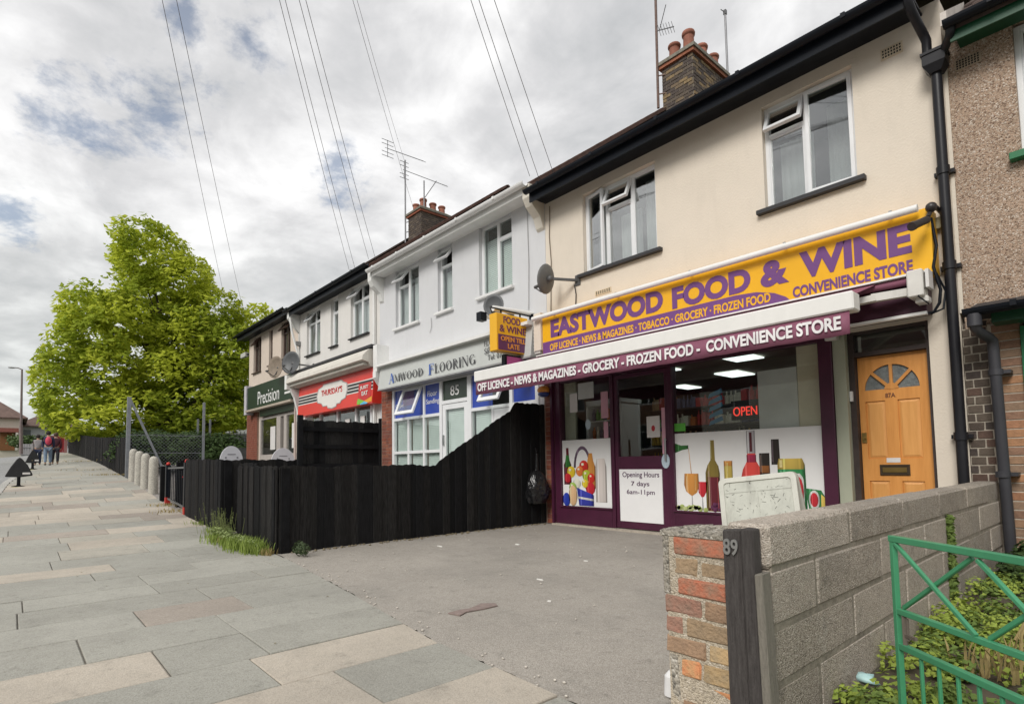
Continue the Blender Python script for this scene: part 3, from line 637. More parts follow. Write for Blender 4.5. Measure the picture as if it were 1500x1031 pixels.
# chimney stack
def chimney(parent, x0, x1, y0, y1, z0, z1, pots, seed, jm, mats, orange, cap=True):
    rng = random.Random(seed)
    bk = MB().box(x0+.012, x1-.012, y0+.012, y1-.012, z0, z1).build('chimney', jm, parent)
    groups = {m.name: MB() for m in mats}; r = 0; z = z0
    while z < z1-.03:
        u = x0-(.1 if r % 2 else 0); zz = z+.064
        while u < x1:
            a, b = max(u, x0), min(u+.19, x1)
            if b-a > .03: q = rng.uniform(-.004, .006); groups[rng.choice(mats).name].box(a+.004, b-.004, y0-q, y0+.05, z+.004, zz)
            u += .2
        u = y0+.02-(.1 if r % 2 == 0 else 0)
        while u < y1:
            a, b = max(u, y0+.02), min(u+.19, y1)
            if b-a > .03: q = rng.uniform(-.004, .006); groups[rng.choice(mats).name].box(x1-.05, x1+q, a+.004, b-.004, z+.004, zz)
            u += .2
        z += .072; r += 1
    for m in mats: o = groups[m.name].build('bricks', m, bk); o['kind'] = 'stuff'
    MB().box(x0-.05, x1+.05, y0-.05, y1+.05, z1, z1+.07).build('corbel_course', orange, bk); MB().box(x0-.08, x1+.08, y0-.08, y1+.08, z1+.07, z1+.14).build('cement_course', M('cement_edge', (.20, .185, .15), .95, .35, 14, .6, 60), bk)
    c = MB(); a, b, e, f, t = x0-.05, x1+.05, y0-.05, y1+.05, z1+.14
    c.add([(a, e, t), (b, e, t), (b, f, t), (a, f, t), (a+.14, e+.14, t+.11), (b-.14, e+.14, t+.11), (b-.14, f-.14, t+.11), (a+.14, f-.14, t+.11)], [(0, 1, 5, 4), (1, 2, 6, 5), (2, 3, 7, 6), (3, 0, 4, 7), (4, 5, 6, 7)]); c.build('cement_cap', M('cement_cap', (.26, .25, .2), .95, .3, 12, .6, 60), bk)
    for (px_, py_, h) in pots:
        MB().lathe((px_, py_, z1+.20), [(.115, 0), (.105, h*.75), (.105, h*.78), (.13, h*.80), (.135, h*.93), (.125, h), (.095, h), (.09, h*.6), (.0, h*.6)], 14).build('chimney_pot', M('terracotta', (.30, .115, .075), .8, .25, 8, .3, 60), bk)
    return bk
CH_O = M('corbel_orange', (.26, .095, .05), .85, .3, 10, .5, 60)
chimney(h1, -6.34, -5.62, 3.7, 5.02, 7.9, 9.13, [(-6.12, 3.86, .30), (-5.80, 3.88, .40), (-5.78, 4.35, .32), (-5.76, 4.78, .30)], 3, M('mortar_dirty', (.16, .14, .11), .95, .3), BR_DK[:3]+[M('brick_stock', (.24, .17, .09), .9, .3, 20, .5, 90), M('brick_stock_dirty', (.15, .11, .07), .9, .3, 20, .5, 90)], CH_O)
# ---- inside of the shop ------------------------------------------------
room = MB(); a, b, c, dd, e, f = -6.0, -2.0, .0, 2.36, .12, 4.6
room.add([(a, f, c), (b, f, c), (b, f, dd), (a, f, dd), (a, e, c), (b, e, c), (b, e, dd), (a, e, dd)], [(0, 1, 2, 3), (0, 4, 5, 1), (1, 5, 6, 2), (2, 6, 7, 3), (3, 7, 4, 0)])
room.build('room_lining', M('shop_interior', (.30, .28, .23), .9, .15, 2), h1)
for (x, y) in [(-3.68, 1.2), (-4.47, 2.6), (-4.95, 1.15), (-3.3, 3.2), (-5.9, 3.4)]:
    MB().box(x-.2, x+.2, y-.3, y+.3, 2.335, 2.35).build('ceiling_light', emit('ceiling_light_glow', (.92, 1, .97), 1.1), h1)
st_m = [M('goods_%d' % i, c, .6, .2, 30) for i, c in enumerate([(.7, .2, .05), (.8, .5, .08), (.15, .4, .1), (.55, .05, .05), (.8, .74, .62), (.12, .12, .2), (.6, .35, .18)])]
sh = thing('goods_shelving', 'dark shelving packed with bottles and packets at the back of the shop', 'shelving', (-4.0, 2.2, 0))
s = MB()
for z in (.5, .85, 1.2, 1.5, 1.8): s.box(-5.8, -2.3, 2.0, 2.4, z-.02, z)
s.box(-5.8, -2.3, 2.4, 2.43, 0, 1.95); s.build('shelf', M('shelf_dark', (.05, .04, .035), .7), sh)
rng = random.Random(4); gb = [MB() for _ in st_m]
for z in (.85, 1.2, 1.5, 1.8):
    x = -5.75
    while x < -2.4:
        k = rng.randrange(len(st_m)); w_ = rng.uniform(.05, .1); hh = rng.uniform(.14, .26)
        for q in range(rng.randint(2, 5)):
            if rng.random() < .5: gb[k].cyl((x+w_/2, 2.1, z), (x+w_/2, 2.1, z+hh*.7), w_*.42, n=7).cyl((x+w_/2, 2.1, z+hh*.7), (x+w_/2, 2.1, z+hh), w_*.15, n=6)
            else: gb[k].box(x+.004, x+w_-.004, 2.04, 2.14, z, z+hh*.8)
            x += w_
for k, g_ in enumerate(gb):
    if g_.v: o = g_.build('bottles', st_m[k], sh); o['kind'] = 'stuff'
fg_ = thing('drinks_fridge', 'white drinks fridge with rows of bottles standing inside the left shop window', 'fridge', (-5.4, .6, 0))
MB().box(-5.72, -5.05, .45, .5, .0, 1.25).box(-5.72, -5.68, .3, .8, 0, 1.8).box(-5.09, -5.05, .3, .8, 0, 1.8).box(-5.72, -5.05, .3, .8, 1.78, 1.86).box(-5.72, -5.05, .76, .8, 0, 1.8).build('cabinet', MATS['white_vinyl'], fg_)
rng = random.Random(14)
for r_ in range(2):
    MB().box(-5.68, -5.09, .34, .76, 1.27+r_*.27, 1.285+r_*.27).build('shelf', MATS['white_vinyl'], fg_)
    for k in range(8):
        x = -5.64+k*.072; MB().lathe((x, .4, 1.285+r_*.27), [(0, 0), (.028, 0), (.028, .11), (.012, .15), (.012, .18), (0, .18)], 8).build('bottle', rng.choice(st_m), fg_)
op = thing('open_sign', 'small red lit OPEN sign hanging inside the shop window', 'sign', (-3.16, .5, 1.5))
MB().box(-3.44, -3.08, .42, .46, 1.42, 1.66).build('backing', M('sign_black', (.012, .012, .012), .5), op)
text('OPEN', -3.41, -3.11, 1.47, 1.58, .415, emit('neon_red', (1, .05, .03), .65), op, -.004, .004)
mb = MB()
for i in range(5):
    z = 1.36+i*.085; mb.prism([(-3.62, z), (-3.60, z+.05), (-3.44, z+.11), (-3.43, z+.055)], 'y', .19, .2)
tag(mb.build('spiral_streamer', M('streamer_blue', (.06, .28, .5), .4, .1)), 'blue paper spiral streamer hanging behind the shop glass', 'streamer')
MB().box(-2.92, -2.49, .05, .07, 1.275, 1.93).build('white_board', M('board_white', (.74, .74, .72), .6, .1, 3), h1)
MB().box(-2.48, -2.2, .04, .12, 1.27, 2.2).build('column_casing', M('column_cream', (.72, .63, .47), .8, .08), h1)
# far left inside panel (pale unit in left window)
MB().box(-5.95, -5.74, .08, .12, 1.27, 2.15).build('inner_casing', M('casing_olive', (.52, .50, .40), .8, .1), h1)
# printed vinyls -------------------------------------------------------------
VIN = M('poster_white', (.82, .82, .81), .35, .03, 3)
PCOL = {}
def pm_(n, c): PCOL['print_'+n] = c; return M('print_'+n, c, .4, .12, 20)
PRINT = bpy.data.materials.new('printed_ink'); PRINT.use_nodes = True; _n = PRINT.node_tree.nodes.new('ShaderNodeAttribute'); _n.attribute_name = 'ink'; PRINT.node_tree.links.new(_n.outputs['Color'], PRINT.node_tree.nodes['Principled BSDF'].inputs['Base Color']); PRINT.node_tree.nodes['Principled BSDF'].inputs['Roughness'].default_value = .4
vp = MB().box(-3.985, -2.236, -.0045, -.0015, .305, 1.272).build('printed_vinyl', VIN, h1)
def pr_poly(pts, m, lay, parent, name='print_shape'):
    w_ = max(p[0] for p in pts)-min(p[0] for p in pts); yy = -.0045-lay*.0012-.0012
    if w_ < .03: return MB().prism(pts, 'y', yy, yy+.0015).build(name, m, parent)
    # printed picture: the ink varies in tone across each pictured object, as in a printed photograph
    col = PCOL.get(m.name, (.4, .4, .4)); xa = min(p[0] for p in pts); za_, zb_ = min(p[1] for p in pts), max(p[1] for p in pts); NS = 14; vs = []; fs = []; cs = []
    def clipx(poly, lim, sg_):
        o = []
        for i in range(len(poly)):
            a, b = poly[i], poly[(i+1) % len(poly)]; da, db = (a[0]-lim)*sg_, (b[0]-lim)*sg_
            if da >= 0: o.append(a)
            if (da > 0 > db) or (da < 0 < db): t = da/(da-db); o.append((a[0]+(b[0]-a[0])*t, a[1]+(b[1]-a[1])*t))
        return o
    for k in range(NS):
        x0, x1 = xa+w_*k/NS, xa+w_*(k+1)/NS; q = clipx(clipx(pts, x0, 1), x1, -1)
        if len(q) < 3: continue
        u = (k+.5)/NS; f = .42+.85*sin(pi*min(1, u*.92+.06))**.8+(.75 if abs(u-.27) < .05 else 0)+(.28 if abs(u-.80) < .05 else 0)-(.12 if u > .9 else 0)
        i0 = len(vs); vs += [(p[0], yy, p[1]) for p in q]; fs.append(tuple(range(i0, i0+len(q)))); g_ = .06 if abs(u-.27) < .05 else 0
        for p in q: h_ = 1.12-.3*(1-(p[1]-za_)/max(.001, zb_-za_)); cs.append(tuple(min(.85, c*f*h_+g_) for c in col)+(1,))
    mb = MB(); mb.v = vs; mb.f = fs; mb.sm = [False]*len(fs); o = mb.build(name, PRINT, parent)
    at = o.data.color_attributes.new('ink', 'FLOAT_COLOR', 'CORNER')
    for pl in o.data.polygons:
        for li in pl.loop_indices: at.data[li].color = cs[o.data.loops[li].vertex_index]
    return o
def circ(cx, cz, rx, rz, n=14, a0=0, a1=2*pi): return [(cx+rx*cos(a0+(a1-a0)*i/(n if a1-a0 > 6 else n-1)), cz+rz*sin(a0+(a1-a0)*i/(n if a1-a0 > 6 else n-1))) for i in range(n)]
pr_poly([(-3.985, 1.03), (-3.985, 1.15), (-3.9, 1.12), (-3.80, 1.12), (-3.80, 1.075), (-3.88, 1.065)], pm_('bottle_green', (.03, .14, .03)), 0, vp)
pr_poly([(-3.80, 1.085), (-3.795, 1.085), (-3.765, .77), (-3.775, .77)], pm_('amber', (.5, .22, .05)), 0, vp)
pr_poly([(-3.865, .77), (-3.675, .77), (-3.67, .62), (-3.70, .54), (-3.76, .50), (-3.78, .5), (-3.85, .55), (-3.875, .63)], pm_('amber', (.5, .22, .05)), 1, vp)
pr_poly([(-3.775, .5), (-3.765, .5), (-3.76, .32), (-3.78, .32)], pm_('grey', (.35, .35, .35)), 0, vp)
pr_poly([(-3.69, .67), (-3.56, .67), (-3.57, .56), (-3.61, .49), (-3.64, .48), (-3.68, .54)], pm_('red', (.42, .02, .03)), 0, vp)
pr_poly([(-3.635, .48), (-3.625, .48), (-3.62, .34), (-3.64, .34)], pm_('grey', (.35, .35, .35)), 0, vp)
pr_poly([(-3.505, 1.17), (-3.455, 1.17), (-3.45, .93), (-3.41, .86), (-3.395, .78), (-3.395, .32), (-3.58, .32), (-3.58, .78), (-3.55, .87), (-3.51, .93)], pm_('olive', (.19, .14, .03)), 0, vp)
pr_poly([(-3.405, .73), (-3.405, .33), (-3.555, .33), (-3.555, .73)], pm_('wine', (.10, .012, .02)), 1, vp)
pr_poly([(-3.34, .92), (-3.235, .92), (-3.235, .60), (-3.34, .60)], pm_('gold', (.42, .32, .07)), 0, vp)
pr_poly([(-3.34, .92), (-3.235, .92), (-3.235, .86), (-3.34, .86)], pm_('amber', (.5, .22, .05)), 1, vp)
pr_poly([(-3.05, 1.22), (-2.96, 1.22), (-2.955, .92), (-2.90, .82), (-2.875, .72), (-2.875, .55), (-3.14, .55), (-3.14, .7), (-3.11, .82), (-3.055, .92)], pm_('red_bright', (.62, .06, .05)), 0, vp)
pr_poly([(-3.055, 1.26), (-2.955, 1.26), (-2.955, 1.0), (-3.055, 1.0)], pm_('silver', (.40, .38, .40)), 1, vp)
pr_poly([(-3.02, 1.24), (-2.99, 1.24), (-2.99, 1.02), (-3.02, 1.02)], pm_('wine', (.10, .012, .02)), 2, vp)
pr_poly([(-3.06, .985), (-2.95, .985), (-2.95, .90), (-3.06, .90)], pm_('berry', (.30, .02, .06)), 1, vp)
pr_poly([(-2.915, 1.0), (-2.80, 1.0), (-2.80, .76), (-2.915, .76)], pm_('black', (.02, .015, .012)), 0, vp)
pr_poly([(-2.915, .86), (-2.80, .86), (-2.80, .78), (-2.915, .78)], pm_('brown', (.22, .08, .02)), 1, vp)
pr_poly([(-2.93, .74), (-2.79, .74), (-2.79, .6), (-2.93, .6)], pm_('gold', (.42, .32, .07)), 1, vp)
pr_poly([(-2.775, 1.15), (-2.69, 1.15), (-2.685, .87), (-2.78, .87)], pm_('black', (.02, .015, .012)), 0, vp)
pr_poly([(-2.715, .87), (-2.70, .92), (-2.45, .92), (-2.43, .87), (-2.42, .34), (-2.72, .34)], pm_('can_green', (.03, .22, .07)), 2, vp)
pr_poly([(-2.70, .935), (-2.455, .935), (-2.43, .87), (-2.44, .82), (-2.715, .82), (-2.715, .87)], pm_('gold_bright', (.52, .38, .08)), 3, vp)
pr_poly(circ(-2.5, .58, .07, .2), pm_('grey_light', (.5, .5, .48)), 4, vp); pr_poly(circ(-2.5, .58, .05, .16), pm_('red', (.42, .02, .03)), 5, vp)
pr_poly([(-2.40, .36), (-2.44, .62), (-2.28, .60), (-2.237, .52), (-2.237, .33)], pm_('can_green2', (.025, .16, .05)), 3, vp)
pr_poly(circ(-2.35, .5, .055, .1), pm_('grey_light', (.5, .5, .48)), 5, vp); pr_poly(circ(-2.35, .5, .04, .075), pm_('red', (.42, .02, .03)), 6, vp)
pr_poly([(-2.29, .34), (-2.28, .56), (-2.237, .52), (-2.237, .33)], pm_('gold_bright', (.52, .38, .08)), 6, vp)
for x, z0, z1, w_, c in [(-3.50, .95, 1.16, .010, (.45, .40, .2)), (-3.54, .36, .80, .014, (.42, .3, .2)), (-3.425, .36, .72, .010, (.3, .06, .06)), (-3.84, .55, .74, .016, (.75, .5, .25)), (-3.72, .56, .74, .010, (.62, .36, .12)), (-3.67, .55, .65, .010, (.62, .2, .2)), (-3.30, .62, .9, .012, (.62, .52, .2)), (-3.09, .57, .74, .02, (.8, .3, .28)), (-2.93, .57, .76, .014, (.45, .03, .04)), (-3.04, 1.0, 1.25, .010, (.75, .75, .76)), (-2.90, .79, .98, .010, (.2, .14, .12)), (-2.765, .9, 1.13, .010, (.14, .1, .12)), (-2.69, .36, .81, .02, (.12, .42, .2)), (-2.69, .84, .92, .03, (.75, .65, .3)), (-2.445, .36, .81, .012, (.015, .1, .03))]:
    pr_poly([(x, z0), (x+w_, z0), (x+w_, z1), (x, z1)], pm_('tone_%d_%d' % (int(-x*1000), int(z0*100)), c), 7, vp, 'print_highlight')
rng = random.Random(9)
for k in range(16):
    gx = rng.uniform(-3.97, -3.55); pr_poly(circ(gx, .345+rng.uniform(-.015, .02), .035, .028, 8), pm_('grape_green' if k % 2 else 'grape_pale', (.30, .36, .12) if k % 2 else (.4, .45, .2)), 1+k % 3, vp)
for k in range(9): pr_poly(circ(rng.uniform(-3.5, -3.35), .37+rng.uniform(-.03, .04), .028, .026, 8), pm_('plum' if k % 3 else 'grape_green', (.09, .02, .06)), 4+k % 3, vp)
vl = MB().box(-5.945, -4.986, -.0045, -.0015, .285, 1.265).build('printed_vinyl', VIN, h1)
pr_poly([(-5.87, 1.15), (-5.82, 1.15), (-5.81, .98), (-5.77, .90), (-5.77, .6), (-5.92, .6), (-5.92, .9), (-5.87, .98)], pm_('wine', (.10, .012, .02)), 0, vl)
pr_poly([(-5.875, 1.04), (-5.815, 1.04), (-5.78, .86), (-5.9, .86)], pm_('bottle_green', (.03, .14, .03)), 1, vl)
hp = circ(-5.55, .85, .17, .32, 14, 0, pi); hi_ = circ(-5.55, .85, .13, .27, 14, pi, 0)
pr_poly(hp+hi_, pm_('basket', (.12, .08, .12)), 0, vl)
pr_poly([(-5.42, 1.06), (-5.36, 1.06), (-5.34, .95), (-5.30, .86), (-5.30, .55), (-5.5, .55), (-5.46, .92)], pm_('amber', (.5, .22, .05)), 1, vl)
for cx, cz, r, n, c, ly in [(-5.52, .87, .09, 'tomato', (.5, .03, .02), 3), (-5.77, .79, .085, 'pepper', (.62, .45, .03), 3), (-5.84, .70, .07, 'red', (.42, .02, .03), 4), (-5.6, .80, .075, 'orange', (.6, .16, .04), 4), (-5.66, .62, .075, 'cauli', (.62, .62, .5), 5), (-5.47, .74, .08, 'lime', (.35, .42, .04), 5), (-5.74, .56, .075, 'lettuce', (.28, .42, .08), 6), (-5.5, .62, .06, 'pepper', (.62, .45, .03), 6), (-5.38, .70, .07, 'tomato', (.5, .03, .02), 6), (-5.40, .55, .09, 'red', (.42, .02, .03), 5)]:
    pr_poly(circ(cx, cz, r, r, 12), pm_(n, c), ly, vl)
for cx, cz, r in [(-5.54, .90, .03), (-5.79, .82, .03), (-5.62, .83, .025), (-5.49, .77, .025), (-5.52, .65, .02), (-5.39, .73, .02), (-5.76, .59, .025)]:
    pr_poly(circ(cx, cz, r, r*.7, 8), pm_('fruit_shine', (.8, .72, .5)), 6.6, vl, 'print_highlight')
pr_poly([(-5.66, .56), (-5.34, .46), (-5.34, .30), (-5.62, .30)], pm_('box_blue', (.035, .045, .30)), 7, vl)
pr_poly([(-5.64, .43), (-5.34, .40), (-5.34, .37), (-5.64, .40)], pm_('grey_light', (.5, .5, .48)), 8, vl)
pr_poly(circ(-5.74, .44, .085, .15), pm_('loaf', (.55, .36, .2)), 8, vl)
pr_poly(circ(-5.87, .38, .075, .1), pm_('blue', (.02, .04, .3)), 8, vl)
pr_poly([(-5.30, .36), (-5.30, .86), (-5.27, .98), (-5.13, .98), (-5.10, .86), (-5.10, .36)], pm_('milk', (.55, .5, .47)), 3, vl)
# ---- main sign -----------------------------------------------------------
YEL = M('sign_yellow', (.83, .44, .012), .35, .05, 2)
PUR = M('sign_purple', (.165, .06, .215), .4, .06, 2)
sg = thing('shop_sign', 'long yellow sign reading EASTWOOD FOOD & WINE CONVENIENCE STORE in purple', 'sign', (-3.6, -.1, 2.55))
MB().box(-6.08, -1.17, -.25, -.02, 2.56, 3.15).build('sign_panel', YEL, sg, bevel=.004)
band = MB().prism([(-6.07, 2.565), (-2.38, 2.565), (-2.44, 2.63), (-2.56, 2.70), (-2.75, 2.755), (-3.0, 2.775), (-6.07, 2.765)], 'y', -.2545, -.2505).build('purple_band', PUR, sg)
for s_, a, b, c, e in [('EASTWOOD', -5.90, -3.93, 2.81, 3.085), ('FOOD', -3.80, -2.81, 2.79, 3.06), ('&', -2.70, -2.40, 2.78, 3.06), ('WINE', -2.29, -1.32, 2.775, 3.055)]:
    text(s_, a, b, c, e, -.2525, PUR, sg, bold=.05, depth=.002)
text('OFF LICENCE · NEWS & MAGAZINES · TOBACCO · GROCERY · FROZEN FOOD', -5.92, -2.60, 2.615, 2.72, -.256, YEL, sg, bold=.03, depth=.001)
text('CONVENIENCE STORE', -2.37, -1.32, 2.60, 2.715, -.2525, PUR, sg, bold=.035, depth=.002)
MB().cyl((-6.2, -.34, 3.145), (-1.24, -.34, 3.135), .034, n=12).build('light_tube', M('tube_white', (.8, .8, .78), .3, .04), sg)
tb = MB()
for x in (-5.8, -4.6, -3.5, -2.4, -1.45): tb.box(x-.012, x+.012, -.34, .0, 3.17, 3.185); tb.box(x-.012, x+.012, -.015, 0, 3.1, 3.2)
tb.build('tube_bracket', M('bracket_grey', (.3, .3, .3), .5), sg)
MB().box(-6.24, -6.09, -.28, .0, 2.66, 3.24).build('pier_head', CREAM, h1)
# ---- awning -----------------------------------------------------------------
aw = thing('shop_awning', 'white awning with purple valance reading OFF LICENCE to CONVENIENCE STORE', 'awning', (-4, -.6, 2.0))
VAL = M('valance_purple', (.235, .08, .13), .7, .08, 6, .1, 60)
MB().box(-6.46, -1.50, -1.30, -1.14, 2.118, 2.272).build('front_rail', M('awning_white', (.80, .79, .76), .4, .04, 3, dirt=.08), aw, bevel=.012)
vb = MB(); n = 60; vs = []
for i in range(n+1):
    x = -6.44+4.90*i/n; q = .0025*sin(i*.9)+.002*sin(i*2.3); vs += [(x, -1.272, 2.125), (x, -1.275+q, 2.02), (x, -1.278+q*2, 1.925+.003*sin(i*1.7))]
vb.add(vs, [(3*i+j, 3*i+3+j, 3*i+4+j, 3*i+1+j) for i in range(n) for j in (0, 1)], True); vb.build('valance', VAL, aw, solid=.002)
text('OFF LICENCE - NEWS & MAGAZINES - GROCERY - FROZEN FOOD -  CONVENIENCE STORE', -6.38, -1.60, 1.97, 2.085, -1.293, M('valance_lettering', (.78, .76, .76), .7), aw, bold=.034, depth=.002)
fb = MB(); fb.add([(-6.3, -.26, 2.555), (-1.60, -.26, 2.555), (-1.60, -1.16, 2.25), (-6.3, -1.16, 2.25)], [(0, 1, 2, 3)]); fb.build('awning_fabric', VAL, aw, solid=.003)
MB().cyl((-6.15, -.30, 2.51), (-1.36, -.30, 2.51), .035).build('roller', VAL, aw)
MB().box(-6.12, -1.19, -.36, -.255, 2.545, 2.562).build('roller_cover', MATS['awning_white'], aw)
WG = M('arm_white', (.66, .64, .60), .5, .08, 6, dirt=.25)
ab = MB(); ab.bar((-1.33, -.33, 2.40), (-1.60, -.5, 2.37), .06, .07).bar((-1.57, -.5, 2.37), (-2.2, -1.12, 2.2), .045, .055).bar((-1.33, -.33, 2.40), (-2.6, -.42, 2.37), .05, .05)
ab.build('folding_arm', WG, aw)
ab = MB(); ab.bar((-6.0, -.33, 2.40), (-5.1, -.42, 2.37), .05, .05).bar((-5.1, -.42, 2.37), (-5.9, -1.12, 2.2), .045, .055); ab.build('folding_arm', WG, aw)
MB().box(-1.34, -1.22, -.42, -.25, 2.33, 2.57).box(-1.30, -1.2, -.36, -.24, 2.28, 2.34).build('end_bracket', WG, aw, bevel=.01)
MB().box(-1.205, -1.18, -.40, -.25, 2.40, 2.56).build('motor_label', MATS['paper_white'], aw)
cab = MB().tube([(-1.17, -.24, 3.05), (-1.15, -.2, 2.8), (-1.17, -.26, 2.6), (-1.14, -.2, 2.4), (-1.15, -.22, 2.28), (-1.2, -.2, 2.21), (-1.28, -.22, 2.21)], .013).tube([(-1.16, -.22, 2.55), (-1.12, -.12, 2.4), (-1.14, -.14, 2.24), (-1.22, -.2, 2.2)], .009).tube([(-1.22, -.37, 2.4), (-1.26, -.42, 2.33), (-1.2, -.35, 2.26)], .006)
tag(cab.build('sign_cable', BLACKP), 'tangle of black cable hanging down the right end of the yellow sign', 'cable')
# ---- cctv camera -----------------------------------------------------------
cc = thing('cctv_camera', 'black security camera on a bracket at the right end of the yellow sign', 'camera', (-1.2, -.1, 3.1))
MB().box(-1.17, -1.09, -.06, .0, 3.0, 3.10).build('junction_box', M('box_khaki', (.35, .32, .2), .7), cc)
MB().tube([(-1.13, -.0, 3.14), (-1.14, -.16, 3.16), (-1.15, -.26, 3.13), (-1.17, -.34, 3.03)], .018).ell((-1.15, -.3, 3.12), (.045, .05, .045)).build('bracket_arm', M('camera_dark', (.035, .03, .03), .4), cc)
MB().cyl((-1.175, -.36, 3.0), (-1.245, -.50, 2.93), .034, n=12).cyl((-1.24, -.49, 2.935), (-1.255, -.52, 2.92), .039, n=12).build('camera_body', MATS['camera_dark'], cc)
# ---- satellite dishes --------------------------------------------------------
DISH = M('dish_grey', (.13, .13, .125), .6, .15, 10, dirt=.2)
def dish(label, wallp, c, face, r, dm=DISH, cat='satellite dish'):
    t = thing('satellite_dish', label, cat, wallp, 'satellite dishes'); c = Vector(c); f = Vector(face).normalized(); rot = f.to_track_quat('Z', 'Y').to_matrix()
    vs = []; R_, S_ = 5, 20
    for j in range(R_+1):
        q = j/R_
        for i in range(S_): vs.append(c+rot @ Vector((r*q*cos(2*pi*i/S_)*.92, r*q*sin(2*pi*i/S_), .16*r*q*q*1.6)))
    m = MB().add(vs, [(j*S_+i, j*S_+(i+1) % S_, (j+1)*S_+(i+1) % S_, (j+1)*S_+i) for j in range(R_) for i in range(S_)], True); m.build('reflector', dm, t, solid=.006)
    low = c+rot @ Vector((0, -r*.85, .12)); lnb = c+f*r*1.25+Vector((0, 0, -r*.55))
    MB().bar(low, lnb, .018).bar(low+Vector((0, 0, .0)), c-f*.05, .02).cyl(lnb, lnb-f*.09+Vector((0, 0, .03)), .024).build('feed_arm', M('dish_arm', (.09, .09, .09), .5), t)
    MB().bar(c-f*.05, Vector(wallp), .035).ell(tuple(c-f*.03), (.05, .05, .05)).box(wallp[0]-.05, wallp[0]+.05, wallp[1]-.012, wallp[1], wallp[2]-.08, wallp[2]+.08).build('bracket', MATS['dish_arm'], t)
    return t
dish('grey satellite dish on the cream wall beside the left end of the yellow sign', (-5.55, -.0, 3.66), (-5.84, -.33, 3.69), (-.95, -.12, .18), .225)
tag(MB().tube([(-5.6, -.03, 3.6), (-5.58, -.02, 3.45), (-5.6, -.02, 3.2)], .007).build('dish_cable', BLACKP), 'thin dark cable hanging from the satellite dish bracket to the yellow sign', 'cable')
# ---- aerial masts at the chimney -------------------------------------------
RUST = M('rusty_steel', (.16, .10, .08), .7, .35, 20)
ALU = M('aerial_metal', (.16, .16, .165), .5, .2, metal=.6)
am = thing('aerial_mast', 'tall rusty aerial mast clamped to the left side of the nearer chimney', 'aerial', (-6.36, 3.66, 8.4))
MB().cyl((-6.40, 3.62, 8.3), (-6.37, 3.62, 11.4), .028, n=8).build('mast', RUST, am)
MB().bar((-6.40, 3.62, 9.0), (-6.2, 3.75, 9.0), .02).bar((-6.40, 3.62, 8.6), (-6.2, 3.75, 8.6), .02).build('clamp', RUST, am)
y_ = MB().bar((-6.38, 3.62, 9.98), (-5.9, 3.5, 9.72), .016)
for k in range(6):
    q = Vector((-6.3, 3.6, 9.93)).lerp(Vector((-5.92, 3.505, 9.73)), k/5); y_.bar(q+Vector((0, -.06, .09)), q+Vector((0, .06, -.09)), .007)
y_.bar((-6.3, 3.6, 9.93), (-6.0, 3.4, 10.2), .012)
y_.build('yagi_antenna', ALU, am)
t = thing('aerial_mast', 'thin grey aerial mast standing right of the nearer chimney', 'aerial', (-5.55, 5.1, 8.6))
MB().cyl((-5.6, 5.1, 8.4), (-5.6, 5.1, 10.75), .024, n=8).box(-5.66, -5.54, 5.04, 5.16, 9.1, 9.2).build('mast', M('mast_grey', (.25, .25, .26), .5, metal=.4), t)
MB().box(-5.63, -5.57, 5.07, 5.13, 10.65, 10.75).bar((-5.6, 5.1, 10.7), (-5.62, 4.95, 10.7), .012).build('antenna_head', ALU, t)
# party drainpipe
dp = thing('drainpipe', 'black cast drainpipe with a hopper head on the right edge of the cream wall', 'drainpipe', (-1.085, -.1, 0))
BP = M('pipe_black', (.013, .013, .016), .40, .25, 4, spec=.3)
MB().cyl((-1.085, -.1, .0), (-1.085, -.1, 4.45), .042, n=12).build('pipe', BP, dp)
for z in (1.07, 2.59, 3.46): MB().cyl((-1.085, -.1, z), (-1.085, -.1, z+.07), .052, n=12).box(-1.16, -1.01, -.06, -.0, z+.015, z+.05).build('collar', BP, dp)
m = MB(); a = [(-1.17, -.20), (-1.0, -.20), (-1.0, -.03), (-1.17, -.03)]; b = [(-1.13, -.16), (-1.04, -.16), (-1.04, -.05), (-1.13, -.05)]
m.hexa([(*p, 4.40) for p in b]+[(*p, 4.47) for p in a]); m.hexa([(*p, 4.47) for p in a]+[(*p, 4.57) for p in a]); m.box(-1.18, -.99, -.21, -.02, 4.565, 4.59); m.build('hopper', BP, dp)
MB().tube([(-1.2, -.40, 5.12), (-1.2, -.40, 5.0), (-1.19, -.34, 4.93), (-1.155, -.16, 4.80), (-1.14, -.12, 4.74), (-1.14, -.12, 4.55)], .038, 12).tube([(-.93, -.33, 4.66), (-.93, -.33, 4.60), (-.94, -.3, 4.58), (-1.02, -.14, 4.56), (-1.04, -.12, 4.5)], .036, 12).build('offset_pipe', BP, dp)
GLASS_CUR[0] = GLASS
# ================================================================== WHITE HOUSE (85)
WHR = M('pale_grey_render', (.625, .63, .645), .9, .03, 2.2, .25, 45, dirt=.07)
h2 = thing('shop_house', 'pale grey-white rendered house above the AMWOOD FLOORING sign, white gutter along its eaves', 'house', (-9, 0, G(-9)), None)
wins = [(-10.94, -9.98, 3.94, 5.24), (-9.28, -8.78, 3.95, 5.25), (-7.94, -7.03, 3.95, 5.26)]
holes = wins+[(-11.06, -6.42, .75, 2.62)]
wall_cut(-11.66, -6.225, -.1, 5.33, holes).build('wall', WHR, h2)
MB().box(-11.44, -6.26, -.30, .0, 5.235, 5.25).build('soffit', WHITEP, h2)
MB().box(-11.44, -6.26, -.325, -.301, 5.20, 5.34).build('fascia_board', WHITEP, h2)
gutter(h2, -11.5, -6.26, 5.34, -.395, M('gutter_white', (.74, .74, .73), .4, .05, 3, dirt=.15), .065)
